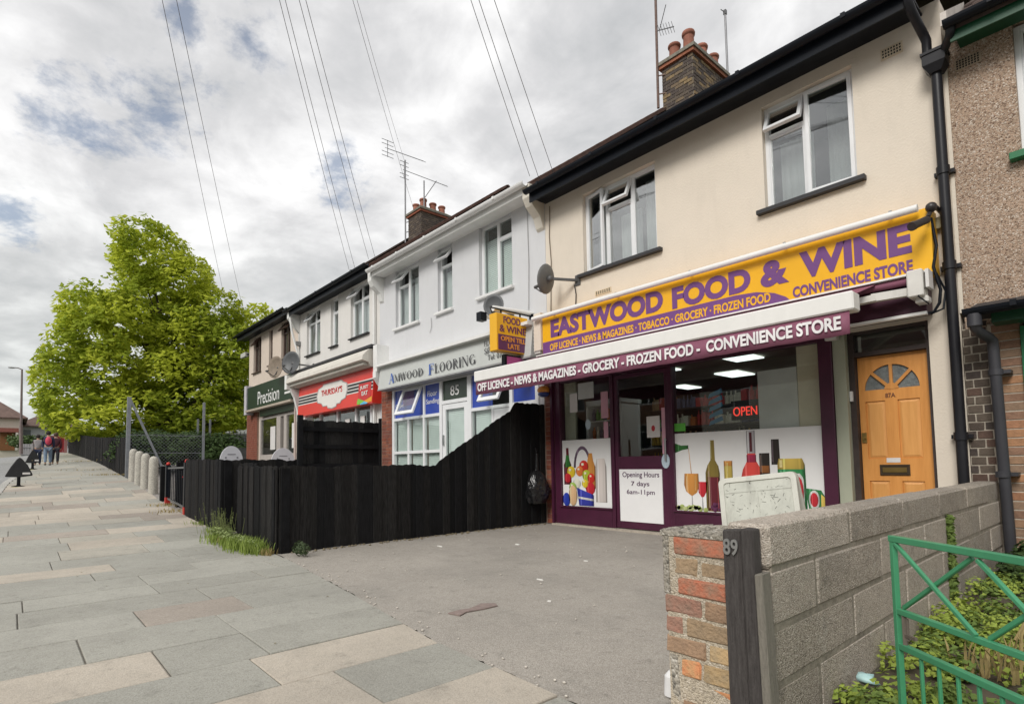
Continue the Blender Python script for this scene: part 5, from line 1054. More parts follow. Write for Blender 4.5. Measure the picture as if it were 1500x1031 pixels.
t = thing('street_nameplate_lamp', 'white boxed lamp sticking out from the far end of the pinkish-cream house', 'lamp', (-21.4, 0, 4.4)); MB().box(-22.0, -21.45, -.1, .02, 4.95, 5.1).build('lamp_box', M('lamp_box_grey', (.45, .45, .42), .6), t); MB().bar((-21.45, -.04, 5.02), (-21.3, .05, 5.02), .05).build('arm', BLACKP, t)

GLASS_CUR[0] = GLASS_SKY
# ================================================================== RIGHT HOUSE (pebbledash over brick)
h5 = thing('pebbledash_house', 'brown pebbledashed house with brick ground floor and green trim at the right edge', 'house', (.5, 0, 0))
PEB = speckle('pebbledash', (.36, .27, .20), (.16, .10, .07), (.66, .58, .50), 105, bump=1.0, tint=(.48, .34, .25), big=.10)
wall_cut(-1.02, 5.0, 2.05, 4.85, [(-.57, 1.0, 3.45, 4.62)], y=-.0).build('wall', PEB, h5)
MB().box(-1.05, -1.021, -.012, .2, 2.2, 4.7).build('render_edge', CREAM, h5)
GRNP = M('green_gloss', (.012, .15, .055), .35, .12, 5); GRND = M('green_dark', (.008, .07, .03), .4, .12, 5)
window(h5, -.57, 1.0, 3.47, 4.60, .05, [(0, .5, 0, 1.13, None, 0), (.5, 1.57, 0, 1.13, None, 0)], sill=(GRNP, .07, .06))
MB().box(-.92, 5.0, -.28, -.0, 4.60, 4.625).build('soffit', GRND, h5); MB().box(-.94, 5.0, -.30, -.281, 4.52, 4.68).build('fascia_board', GRND, h5); gutter(h5, -.97, 5.0, 4.67, -.37, BLACKP, .055)
roof(h5, -.94, 5.0, 4.66, 7.9)
MB().prism([(-.3, 4.7), (.6, 5.15), (.6, 5.4), (-.3, 4.82)], 'x', -1.0, -.955).build('barge_board', M('barge_white', (.6, .55, .5), .8, .2), h5)
v = MB().box(-.97, -.78, -.008, 0, 4.40, 4.50).build('air_brick', M('air_brick_buff', (.38, .3, .22), .9), h5)
s = MB()
for i in range(8):
    for j in range(4): s.box(-.955+i*.021, -.943+i*.021, -.012, -.0075, 4.41+j*.022, 4.423+j*.022)
o = s.build('vent_hole', MATS['black_hole'], v); o['kind'] = 'stuff'
brick_field(h5, -1.045, -.872, -.05, 2.10, .0, BR_DK, MORT, single=True, mname='brick_wall_dark', rng=random.Random(12), bl=.112, back=.24, flemish=False)
brick_field(h5, -.868, -.66, -.05, 2.06, -.03, BR_OR, MORT, single=True, mname='brick_wall_orange', rng=random.Random(13), bl=.235*.84, back=.27)
MB().box(-.655, -.60, -.06, .2, -.05, 2.0).build('green_post', GRNP, h5)
brick_field(h5, -.60, 1.6, -.05, .72, -.03, BR_OR, MORT, single=False, mname='bay_brickwork', rng=random.Random(15), bl=.235*.84, back=.27)
window(h5, -.60, 1.6, .76, 2.0, .0, [(0, .7, 0, 1.24, None, 0), (.7, 1.5, 0, 1.24, None, 0), (1.5, 2.2, 0, 1.24, None, 0)], sill=(GRNP, .0, .04))
brick_field(h5, 1.6, 5.0, -.05, 2.06, -.03, BR_OR, MORT, single=False, mname='brick_wall_orange', rng=random.Random(16), bl=.235*.84, back=.27)
MB().box(-.95, 2.5, -.40, .0, 2.115, 2.14).build('bay_flashing', LEAD, h5); MB().prism([(-.42, 2.14), (0, 2.26), (0, 2.14)], 'x', -.93, 2.5).build('bay_roof', LEAD, h5)
MB().box(-.80, 2.5, -.30, -.1, 2.02, 2.11).build('bay_fascia', GRND, h5); gutter(h5, -.96, 2.5, 2.135, -.42, BLACKP, .06)
t = thing('drainpipe', 'dark grey drainpipe with a swan neck against the orange bricks', 'drainpipe', (-.8, -.1, 0))
GP = M('pipe_slate', (.04, .04, .047), .42, .15, 4)
MB().tube([(-.89, -.42, 2.08), (-.89, -.42, 2.0), (-.885, -.38, 1.955), (-.84, -.22, 1.92), (-.82, -.17, 1.89), (-.818, -.16, 1.8), (-.80, -.14, -.02)], .040, 14).build('pipe', GP, t)
for z in (1.60, .75): MB().cyl((-.815, -.155, z), (-.815, -.155, z+.05), .05, n=14).box(-.83, -.72, -.15, -.02, z+.01, z+.04).build('collar', GP, t)
MB().cyl((-.89, -.42, 1.99), (-.89, -.42, 2.09), .05, n=14).build('outlet', GP, t)

# ================================================================== OPPOSITE ROW (seen mirrored in the glass)
OPB = M('opposite_brick', (.22, .12, .08), .9, .25, 14, dirt=.2); OPW = M('opposite_render', (.62, .58, .5), .9, .05)
for i, xo in enumerate((-21, -10.5, 0, 10.5)):
    t = thing('semi_detached_house', 'brick semi-detached house across the road, number %d counted from the far left end' % (i+1) if False else ['brick house across the road opposite the green-sign shop', 'brick house across the road opposite the grey-white shop', 'brick house across the road directly behind the photographer', 'brick house across the road at the far right end'][i], 'house', (xo, -24, G(xo, -20)-.2)); zb = G(xo, -20)-.2
    wn = [(xo-3.6, xo-2.0, zb+1.0, zb+2.4), (xo+2.0, xo+3.6, zb+1.0, zb+2.4), (xo-3.6, xo-2.0, zb+3.5, zb+4.8), (xo+2.0, xo+3.6, zb+3.5, zb+4.8)]
    f = wall_cut(xo-4.6, xo+4.6, zb, zb+5.6, wn, y=0, th=.2); f.v = [(p[0], -20-p[1], p[2]) for p in f.v]; f.f = [tuple(reversed(q)) for q in f.f]; f.build('wall', OPB if i % 2 == 0 else OPW, t)
    MB().box(xo-4.6, xo+4.6, -27, -26.8, zb, zb+5.6).box(xo-4.6, xo-4.4, -26.8, -20.2, zb, zb+5.6).box(xo+4.4, xo+4.6, -26.8, -20.2, zb, zb+5.6).build('side_walls', OPB, t)
    MB().add([(xo-4.9, -19.6, zb+5.5), (xo+4.9, -19.6, zb+5.5), (xo+2.5, -23.5, zb+8.6), (xo-2.5, -23.5, zb+8.6), (xo-4.9, -27.4, zb+5.5), (xo+4.9, -27.4, zb+5.5)], [(0, 1, 2, 3), (0, 3, 4), (1, 5, 2), (3, 2, 5, 4)]).build('roof', TILE, t, solid=.08)
    for a, b, c, e in wn:
        m = MB(); frame_bars(m, a, b, c, e, -20.1, -20.03, .07); m.box((a+b)/2-.03, (a+b)/2+.03, -20.095, -20.035, c+.07, e-.07); m.box(a+.07, b-.07, -20.09, -20.04, c+.9, c+.95); q = m.build('window', UPVC, t); MB().box(a+.05, b-.05, -20.08, -20.07, c+.05, e-.05).build('pane', M('dark_pane', (.03, .035, .04), .1), q)
# ================================================================== BOUNDARY WALL AND PILLAR
AGG = speckle('aggregate_block', (.44, .385, .325), (.25, .215, .18), (.66, .61, .54), 190, bump=.7, big=.15, stain=.4)
AGG2 = speckle('aggregate_block_dirty', (.36, .315, .265), (.19, .165, .135), (.58, .53, .46), 190, bump=.7, big=.2, stain=.55)
JNT = M('wall_joint', (.235, .21, .17), .95, .3, 20, .5, 60)
bw = thing('boundary_wall', 'low rough aggregate block wall between the drive and the weedy front yard', 'wall', (-.93, -2.2, 0))
MB().box(-.995, -.8645, -4.38, -.02, -.1, .70).build('mortar_core', JNT, bw)
rng = random.Random(21); zs_ = [(-.02, .172), (.177, .364), (.369, .558), (.563, .712)]
for r, (a, b) in enumerate(zs_):
    y = -4.40+(-.0 if r % 2 else -.38)
    while y < -.02:
        y0, y1 = max(y, -4.40), min(y+.7645, -.02); y += .768
        if y1-y0 < .05: continue
        piece('block', (.15, y1-y0, b-a), (-.935+rng.uniform(-.003, .003), (y0+y1)/2, (a+b)/2), rng.choice([AGG, AGG, AGG2]) if r < 3 else rng.choice([AGG2, AGG2, AGG]), bw, jit=.003)
CONC0 = speckle('old_mortar', (.46, .40, .31), (.3, .26, .2), (.62, .56, .47), 160, bump=.8, big=.2)
gp = thing('gate_pillar', 'old brick pillar at the front end of the low block wall, with spalled red and buff bricks', 'pillar', (-1.13, -4.3, 0))
MB().box(-1.262, -1.008, -4.3945, -4.14, -.1, .655).build('mortar_core', CONC0, gp)
PBK = [M('pillar_brick_%s' % n, c, .9, .3, 22, 1.0, 70, col2=c2) for n, c, c2 in (('red', (.50, .15, .08), (.30, .19, .13)), ('buff', (.40, .28, .17), (.30, .22, .14)), ('sand', (.50, .34, .17), (.34, .26, .16)), ('brown', (.30, .20, .13), (.42, .27, .17)), ('pink', (.42, .21, .15), (.30, .20, .15)), ('orange', (.58, .19, .08), (.46, .30, .15)))]
rows = [[(-1.225, -1.012, 0)], [(-1.222, -1.13, 1), (-1.118, -1.012, 1)], [(-1.212, -1.012, 0)], [(-1.272, -1.118, 4), (-1.105, -1.012, 3)], [(-1.272, -1.196, 4), (-1.185, -1.010, 1)], [(-1.272, -1.108, 3), (-1.096, -1.012, 2)], [(-1.205, -1.13, 5), (-1.118, -1.012, 2)], [(-1.212, -1.012, 5)], [(-1.205, -1.12, 3), (-1.108, -1.012, 4)]]
z = .645
for rw in rows:
    for a, b, k in rw:
        piece('brick', (b-a, .1, .064), ((a+b)/2, -4.35+rng.uniform(-.004, .004), z-.036), PBK[k], gp, jit=.0045, key='pb%d' % rng.randint(0, 99))
    z -= .0745
CONC = speckle('rough_concrete', (.34, .31, .26), (.16, .15, .13), (.55, .52, .46), 90, bump=1.2, big=.3)
piece('concrete_edge', (.036, .1, .24), (-1.262, -4.345, .545), CONC, gp, jit=.006, key='c1'); piece('concrete_edge', (.04, .1, .2), (-1.238, -4.345, .10), CONC, gp, jit=.006, key='c2')
bmv = MB(); 
for i in range(8):
    for j in range(5):
        x0, y0 = -1.285+i*.036, -4.40+j*.056; h_ = rng.uniform(.0, .010); bmv.hexa([(x0, y0, .645), (x0+.037, y0, .645), (x0+.037, y0+.057, .645), (x0, y0+.057, .645), (x0+.001, y0+.002, .658+h_), (x0+.036, y0+.002, .658+rng.uniform(0, .01)), (x0+.036, y0+.056, .66+h_), (x0+.001, y0+.055, .66+rng.uniform(0, .01))])
bmv.build('mortar_cap', CONC, gp)
for k in range(3): piece('brick', (.2, .095, .064), (-1.13, -4.25+k*.0, .6-k*.0745), PBK[k], gp, jit=.003, key='back%d' % k)
TIMB = M('timber_black', (.045, .038, .036), .85, .5, 10, .8, 50, col2=(.10, .09, .085), stretch=(14, 14, 1.2))
TIMG = M('timber_grey', (.17, .155, .13), .9, .35, 10, .8, 50, col2=(.26, .24, .2), stretch=(14, 14, 1.2))
t = thing('gate_post', 'black weathered timber post with the metal numerals 89 beside the brick pillar', 'post', (-.96, -4.4, 0))
m = MB(); m.hexa([(-1.0, -4.44, -.1), (-.926, -4.44, -.1), (-.926, -4.36, -.1), (-1.0, -4.36, -.1), (-1.004, -4.44, .688), (-.936, -4.44, .694), (-.936, -4.36, .694), (-1.004, -4.36, .688)]); m.build('post', TIMB, t, bevel=.005)
text('89', -.998, -.945, .605, .66, -4.446, M('numeral_zinc', (.30, .30, .29), .5, metal=.5), t, .02, .003)
t = thing('timber_batten', 'rough dark timber batten with a shorter grey board beside the gate post', 'timber', (-.88, -4.42, 0))
m = MB(); m.hexa([(-.918, -4.46, -.1), (-.872, -4.46, -.1), (-.872, -4.405, -.1), (-.918, -4.405, -.1), (-.926, -4.46, .70), (-.886, -4.46, .698), (-.886, -4.405, .698), (-.926, -4.405, .70)]); m.build('batten', TIMB, t, bevel=.004)
m = MB(); m.hexa([(-.868, -4.47, -.1), (-.838, -4.47, -.1), (-.838, -4.405, -.1), (-.868, -4.405, -.1), (-.882, -4.47, .555), (-.856, -4.47, .56), (-.856, -4.405, .56), (-.882, -4.405, .555)]); m.build('board', TIMG, t, bevel=.004)
tag(MB().cyl((-1.32, -4.30, .0), (-1.318, -4.30, .075), .03, .028, n=12).cyl((-1.318, -4.30, .075), (-1.318, -4.30, .095), .028, .012, n=12).build('drink_can', M('can_white', (.7, .7, .7), .3, .1)), 'white drinks can standing on the asphalt beside the foot of the brick pillar', 'can')

# ================================================================== GREEN GATE
gg = thing('garden_gate', 'bright green metal garden gate with crossed bracing standing half open over the weeds', 'gate', (-.6, -4.05, 0))
GGM = M('gate_green', (.06, .28, .14), .38, .1, 6, .1, 40, dirt=.12)
P0 = Vector((-.60, -4.05, 0)); dg = Vector((.755, -.656, 0)).normalized()
gpt = lambda t_, z, o=0: P0+dg*t_+Vector((-.656, -.755, 0))*o+Vector((0, 0, z))
def gbar(name, t0, z0, t1, z1, w, h, o=0):
    u = Vector((-.656, -.755, 0)); a = gpt(t0, z0, o); b = gpt(t1, z1, o); m = MB(); d = (b-a).normalized(); q = d.cross(u).normalized()*h/2; r = u*w/2
    m.hexa([a-r-q, b-r-q, b+r-q, a+r-q, a-r+q, b-r+q, b+r+q, a+r+q]); m.build(name, GGM, gg, bevel=.002)
gbar('stile', .008, -.0, .008, .652, .018, .018, 0); gbar('stile', .92, -.0, .92, .68, .02, .02, 0)
gbar('rail', -.004, .655, .93, .668, .022, .021); gbar('rail', .018, .417, .91, .424, .018, .019); gbar('rail', .018, .303, .91, .308, .020, .021); gbar('rail', .018, .03, .91, .03, .018, .018)
for a, b in ((.02, .335), (.355, .64), (.66, .9)):
    gbar('brace', a, .643, b, .43, .012, .013, .004); gbar('brace', a+.01, .43, b-.01, .643, .012, .013, -.008)
for k in range(12): t_ = .107+.0735*k; t_ < .9 and gbar('bar', t_, .035, t_, .295, .010, .010)
m = MB(); q = gpt(.045, .36, 0)
m.bar(gpt(.04, .405), gpt(.04, .31), .012).bar(gpt(.055, .40), gpt(.055, .33), .006).bar(gpt(.04, .345), gpt(.09, .345), .01); m.build('latch', M('latch_rusty', (.12, .10, .08), .7, .3, 30), gg)
t = thing('gate_post', 'green metal post carrying the hinge side of the garden gate', 'post', (.13, -4.68, 0)); q = gpt(.96, 0); MB().box(q.x-.02, q.x+.02, q.y-.02, q.y+.02, -.1, .74).box(q.x-.024, q.x+.024, q.y-.024, q.y+.024, .74, .752).build('post', GGM, t)

# ================================================================== A-BOARD behind the wall
ABM = M('board_plastic', (.56, .56, .50), .5, .08, 3, .1, 20, dirt=.35); ABF = M('board_face_dirty', (.50, .51, .45), .55, .12, 5, dirt=.5)
ab_ = thing('a_board', 'dirty white plastic pavement sign leaning at a tilt behind the low block wall', 'sign', (-2.2, -1.5, 0))
def abx(p):     # local board (u across, v depth, w up) placed, tilted and rolled
    q = Matrix.Rotation(radians(-6.5), 3, 'Y') @ Vector((p.x, 0, p.z)); u = Vector((1, .16, 0)).normalized(); n_ = Vector((.16, -1, 0)).normalized()
    return Vector((-2.56, -1.5, .03))+u*q.x+Vector((0, 0, 1))*q.z*.985+(-n_)*(q.z*.17)+n_*p.y
def rrect(x0, x1, z0, z1, r, n=5):
    o = []
    for cx, cz, a in ((x1-r, z1-r, 0), (x0+r, z1-r, pi/2), (x0+r, z0+r, pi), (x1-r, z0+r, 3*pi/2)):
        for i in range(n+1): o.append((cx+r*cos(a+pi/2*i/n), cz+r*sin(a+pi/2*i/n)))
    return o
o1 = rrect(0, .66, 0, .74, .05); o2 = rrect(.045, .615, .045, .695, .03); n = len(o1)
m = MB(); vs = [(x, -.0, z) for x, z in o1]+[(x, .022, z) for x, z in o1]+[(x, .022, z) for x, z in o2]+[(x, .0, z) for x, z in o2]
m.add(vs, [(k*n+i, k*n+(i+1) % n, ((k+1) % 4)*n+(i+1) % n, ((k+1) % 4)*n+i) for k in range(4) for i in range(n)], False); m.xf(abx); m.build('frame', ABM, ab_, bevel=.003)
m = MB().box(.04, .62, .004, .010, .04, .70).xf(abx); m.build('board_face', ABF, ab_)
m = MB(); 
for a, b, c, e in ((.05, .61, .60, .615), (.32, .335, .05, .6), (.05, .61, .33, .34)): m.box(a, b, .010, .014, c, e)
m.xf(abx); m.build('rib', ABF, ab_)
mk = MB(); rng = random.Random(30)
for k in range(70):
    a, b = rng.uniform(.06, .58), rng.uniform(.30, .68); L = rng.uniform(.006, .07); an = rng.uniform(0, 3.1); mk.bar((a, .0108+.00005*(k % 9), b), (a+L*cos(an)*.6, .0108+.00005*(k % 9), b+L*sin(an)*.6), .0016, rng.uniform(.001, .004))
mk.xf(abx); o = mk.build('scuff_mark', M('scuff_black', (.05, .05, .045), .8), ab_); o['kind'] = 'stuff'
m = MB(); m.add(vs, [(k*n+i, k*n+(i+1) % n, ((k+1) % 4)*n+(i+1) % n, ((k+1) % 4)*n+i) for k in range(4) for i in range(n)]); m.xf(lambda p: abx(Vector((p.x, -p.y-.03-.28*(1-p.z/.74), p.z)))); m.build('rear_leg_frame', ABM, ab_)

# ================================================================== BLACK TIMBER FENCES
FB = M('fence_black', (.010, .010, .0108), .75, .5, 8, .5, 60, stretch=(10, 10, 1.0), spec=.14); FB2 = M('fence_black_worn', (.021, .020, .0195), .8, .6, 8, .6, 60, stretch=(10, 10, 1.0), dirt=.04, spec=.12)
FR = M('fence_post_black', (.008, .008, .009), .8, .4, 8, .4, 40, spec=.15)
def fence(label, a, b, top, w=.1, th=.016, post=True, group='black timber fences', side=1, name='timber_fence', mats=(FB, FB2), wave=0.0, bot=None, rails=(.25, .75), seed=0, coping=False):
    """upright overlapping boards from a to b; top(t) gives height at fraction t; boards are single objects"""
    a = Vector((*a, 0)); b = Vector((*b, 0)); L = (b-a).length; d = (b-a)/L; nrm = Vector((d.y, -d.x, 0))*side; rng = random.Random(seed)
    t = thing(name, label, 'fence', ((a.x+b.x)/2, (a.y+b.y)/2, G((a.x+b.x)/2, (a.y+b.y)/2)), group); n = max(1, int(round(L/w)))
    for i in range(n):
        f0, f1 = i/n, (i+1)/n; p = a.lerp(b, f0)-d*.004; q = a.lerp(b, f1)+d*.004
        zb = (bot if bot is not None else min(G(p.x, p.y), G(q.x, q.y))+.0)-.01+rng.uniform(0, .015)
        z0, z1 = top(f0), top(f1)
        if z0 > z1+.15: z1 = z0
        if wave: z0 += wave*sin(i*2.1); z1 += wave*sin(i*2.1+.4)
        j = rng.uniform(-.008, .008); z0 += j; z1 += j; o = .004+(i % 2)*.011+rng.uniform(-.003, .003); k = .006
        vs = []
        for zz0, zz1 in ((zb, zb), (z0, z1)):
            vs += [p+nrm*(o+th), q+nrm*(o+th-k), q+nrm*(o-k), p+nrm*o]
            for v, hz in zip(vs[-4:], (zz0, zz1, zz1, zz0)): v.z = hz
        zc = (z0+z1)/2+ .012          # little crown on each board
        mt, mt2 = (vs[4]+vs[5])/2, (vs[6]+vs[7])/2; mt.z = mt2.z = zc
        vs += [mt, mt2]
        MB().add(vs, [(3, 2, 1, 0), (0, 1, 5, 8, 4), (2, 3, 7, 9, 6), (1, 2, 6, 5), (3, 0, 4, 7), (4, 8, 9, 7), (8, 5, 6, 9)]).build('fence_board', rng.choice(mats), t)
    for f in rails:
        m = MB(); K = 12
        for i in range(K):
            p, q = a.lerp(b, i/K), a.lerp(b, (i+1)/K); zz = lambda pt, fr_: (lambda g: g+(top(fr_)-g)*f)(G(pt.x, pt.y))
            m.bar(p-nrm*.03+Vector((0, 0, zz(p, i/K))), q-nrm*.03+Vector((0, 0, zz(q, (i+1)/K))), .05, .07)
        m.build('fence_rail', FR, t)
    if post:
        k = max(1, int(L/1.8)); 
        for i in range(k+1):
            f = i/k; p = a.lerp(b, f)-nrm*.075; tz = min(top(max(0, f-.02)), top(min(1, f+.02)))
            MB().box(p.x-.045, p.x+.045, p.y-.045, p.y+.045, G(p.x, p.y)-.1, tz-.02).build('fence_post', FR, t)
    return t
def ft(x0, x1, pts): return lambda f: interp(f, [p[0] for p in pts], [p[1] for p in pts])
# side fence from the front corner to the brick pier: low, then sweeping up
def side_top(f):
    y = -4.1+4.1*f
    if y < -2.03: return .925+.012*sin((y+4.1)*9)
    if y < -.70: return .96+(y+2.03)/1.33*.76
    return 1.845+.01*sin(y*20)
fence('black board fence beside the drive, sweeping up to full height at the shop wall', (-6.33, -4.1), (-6.33, -.02), side_top, w=.102, seed=1)
fence('black fence panel facing the pavement at the corner of the asphalt drive', (-7.72, -4.12), (-6.33, -4.12), lambda f: .935, w=.105, seed=2, wave=.006, side=1)
fence('second black fence panel facing the pavement, between the weeds and the red-tipped railing', (-10.6, -4.12), (-8.52, -4.12), lambda f: 1.07-.03*f, w=.11, seed=3, side=1)
fence('short black fence return set back in the gap between two pavement panels', (-8.52, -4.12), (-8.50, -3.3), lambda f: 1.04, w=.11, seed=4, side=1, post=False)
fence('black gate-height panel set back behind the gap in the front fence', (-8.50, -3.9), (-7.72, -3.9), lambda f: .98, w=.11, seed=14, side=1, post=False)
fence('low black garden fence joined to the tall panel before the red takeaway', (-11.7, -4.0), (-11.7, -1.85), lambda f: 1.07+.02*sin(f*26), w=.12, seed=5, side=1)
tp = fence('tall black fence panel in front of the red takeaway', (-11.7, -1.80), (-11.7, -.02), lambda f: 1.90+.012*sin(f*40), w=.13, seed=6, side=1)
for y in (-1.86, .0): MB().box(-11.64, -11.56, y-.05, y+.05, .1, 2.0).build('fence_post', FR, tp)
m = MB()
for z in (.95, 1.35, 1.72): m.box(-11.67, -11.62, -1.8, -.05, z-.04, z+.04)
m.build('fence_rail', FR, tp)
fence('long black board fence along the pavement beyond the bollards', (-35, -4.22), (-17.35, -4.12), lambda f: interp(f, [0, .3, .7, 1], [2.62, 2.4, 1.98, 1.74]), w=.165, seed=7, side=1, wave=.01)
fence('low black fence behind the hedge far past the green-sign shop', (-24, -3.9), (-24, 4.0), lambda f: 1.72, w=.3, seed=8, side=1, mats=(M('fence_dark_grey', (.09, .09, .095), .8, .2), FB2))
# railing with red flowers
rl = thing('metal_railing', 'short black metal railing with red finials between a dark post and the fence panel', 'railing', (-11.3, -4.1, .2))
RD = M('red_metal', (.5, .03, .02), .5, .1)
def rz(x): return G(x, -4.1)
MB().bar((-12.2, -4.1, rz(-12.2)+.66), (-10.66, -4.1, rz(-10.66)+.78), .03, .03).bar((-12.2, -4.1, rz(-12.2)+.10), (-10.66, -4.1, rz(-10.66)+.10), .03, .03).build('rail', M('rail_greyblack', (.10, .10, .10), .5), rl)
for k in range(12):
    x = -12.1+k*.13; MB().bar((x, -4.1, rz(x)+.10), (x, -4.1, rz(x)+.70), .014).build('railing_bar', BLACKP, rl)
for x, zt in ((-10.7, .86), (-12.2, .72)): MB().box(x-.04, x+.04, -4.14, -4.06, rz(x)-.05, rz(x)+zt).build('railing_post', BLACKP, rl); MB().box(x-.042, x+.042, -4.142, -4.058, rz(x)+.0, rz(x)+.12).build('red_foot', RD, rl); MB().ell((x, -4.1, rz(x)+zt+.02), (.035, .035, .035)).build('red_tip', RD, rl)
tag(MB().box(-12.68, -12.58, -4.15, -4.05, rz(-12.6)-.05, rz(-12.6)+.66).build('timber_post', FR), 'short black timber post beside the nearest concrete bollard', 'post')
# bollards
BOL = speckle('bollard_concrete', (.42, .40, .35), (.28, .27, .24), (.60, .58, .52), 90, bump=.5)
proto = None
for k, (x, lab) in enumerate([(-13.66, 'nearest of the four pale concrete bollards, next to the black timber post'), (-14.6, 'second nearest of the four pale concrete bollards'), (-15.42, 'third nearest of the four pale concrete bollards'), (-16.3, 'farthest of the four pale concrete bollards, next to the leaning grey steel post')]):
    prof = [(.092, -.1), (.09, .02), (.084, .62), (.082, .68), (.07, .725), (.043, .755), (0, .765)]
    if proto is None:
        o = MB().lathe((x, -4.1, rz(x)), prof, 18).build('bollard', BOL); proto = o; o.location.z
        base = o.location.z-rz(x)
    else: o = proto.copy(); COL.objects.link(o); o.location = (x, -4.1, rz(x)+base)
    tag(o, lab, 'bollard', 'concrete bollards')
# galvanised posts and chain-link
GAL = M('galvanised_steel', (.24, .255, .275), .5, .15, 10, metal=.5)
cf = thing('chain_link_fence', 'chain-link fence on tall galvanised posts with a slanting strut, in front of the hedge', 'fence', (-17, -3, .7))
MB().bar((-17.05, -4.12, .6), (-17.0, -4.12, 2.76), .085, .085, (0, 1, 0)).build('corner_post', GAL, cf); MB().bar((-17.0, -4.1, 2.70), (-17.0, -3.22, .62), .05, .05, (1, 0, 0)).build('strut', GAL, cf)
MB().bar((-17.0, -2.42, .6), (-17.0, -2.42, 2.72), .055, .055, (0, 1, 0)).build('post', GAL, cf)
for y in (-1.9, -1.55): MB().bar((-20.0, y, .8), (-20.0, y, 2.5), .05, .05, (0, 1, 0)).build('post', GAL, cf)
m = MB()
for z in (.9, 1.35, 1.8): m.bar((-17.0, -4.1, z), (-17.0, -2.42, z), .012, .012)
L = 1.68
for k in range(-14, 28):
    for s_ in (1, -1):
        y0 = -4.1+k*.085; pts = []
        a_ = (y0, .75) if s_ > 0 else (y0+1.1, .75); b_ = (y0+1.1, 1.85) if s_ > 0 else (y0, 1.85)
        def clip(a_, b_):
            (ya, za), (yb, zb2) = a_, b_
            if max(ya, yb) <= -4.1 or min(ya, yb) >= -2.42: return None
            f0, f1 = 0, 1
            for lim, sg_ in ((-4.1, 1), (-2.42, -1)):
                da, db = (ya-lim)*sg_, (yb-lim)*sg_
                if da < 0: f0 = max(f0, da/(da-db))
                if db < 0: f1 = min(f1, da/(da-db))
            return ((ya+(yb-ya)*f0, za+(zb2-za)*f0), (ya+(yb-ya)*f1, za+(zb2-za)*f1)) if f1 > f0 else None
        c = clip(a_, b_)
        if c: m.bar((-17.0, c[0][0], c[0][1]), (-17.0, c[1][0], c[1][1]), .004, .004)
o = m.build('wire_mesh', GAL, cf); o['kind'] = 'stuff'
# ================================================================== bin bag on the fence
bg = thing('bin_bag', 'shiny black bin bag hanging from the tall end of the black fence by the shop', 'bag', (-6.2, -.28, .3))
BAGM = M('black_plastic', (.012, .012, .013), .22, .2, 6, .9, 22)
vs = []; nu, nv = 56, 50; rng = random.Random(2)
for j in range(nv+1):
    f = j/nv; z = .32+.76*f; rad = .135*(sin(pi*min(1, f*1.35+.12))**.55 if f*1.35+.12 < 1 else .0)+.022+.03*max(0, 1-f*1.2)
    for i in range(nu):
        a = 2*pi*i/nu; rr = rad*(1+.22*noise.noise((cos(a)*1.7, sin(a)*1.7, f*4))+.13*(1-2*abs(noise.noise((cos(a)*4.2, sin(a)*4.2, f*11))))+.05*(1-2*abs(noise.noise((cos(a)*9, sin(a)*9, f*22+5)))))
        vs.append((-6.21+rr*.75*cos(a), -.30+rr*sin(a), z))
MB().add(vs, [(j*nu+i, j*nu+(i+1) % nu, (j+1)*nu+(i+1) % nu, (j+1)*nu+i) for j in range(nv) for i in range(nu)]+[tuple(range(nu-1, -1, -1)), tuple(nv*nu+i for i in range(nu))], True).build('bag', BAGM, bg)
MB().tube([(-6.21, -.30, 1.08), (-6.24, -.28, 1.14), (-6.31, -.26, 1.18)], .012).build('knot', BAGM, bg)
# half-round white boards behind the fence
HRB = M('board_lilac_white', (.62, .62, .66), .5, .05)
for (x, y0, y1, z0, zt, lab) in [(-13.0, -3.02, -2.56, .95, 1.40, 'half-round white bench-back board showing above the black fence, left one'), (-15.0, -1.30, -.70, .95, 1.43, 'half-round white board in front of the green-sign shop window, right one')]:
    c = (y0+y1)/2; r = (y1-y0)/2; t = thing('round_top_board', lab, 'board', (x, c, z0-.45)); pr = [(y0, z0)]+[(c-r*cos(pi*i/16), zt-(zt-z0-.1)+ (zt-z0-.1)*sin(pi*i/16)) for i in range(17)]+[(y1, z0)]
    MB().prism(pr, 'x', x-.02, x+.02).build('board', HRB, t); m = MB(); m.box(x-.02, x+.02, y0+.05, y0+.1, G(x, c)-.02, z0).box(x-.02, x+.02, y1-.1, y1-.05, G(x, c)-.02, z0); m.build('leg', HRB, t)
    m = MB()
    for k in (-.5, .5): m.cyl((x+.02, c+r*k, z0+.2), (x+.024, c+r*k, z0+.2), .02)
    m.box(x+.02, x+.023, c-r*.35, c+r*.35, z0+.26, z0+.28); m.build('print', M('print_dim', (.2, .2, .22), .6), t)

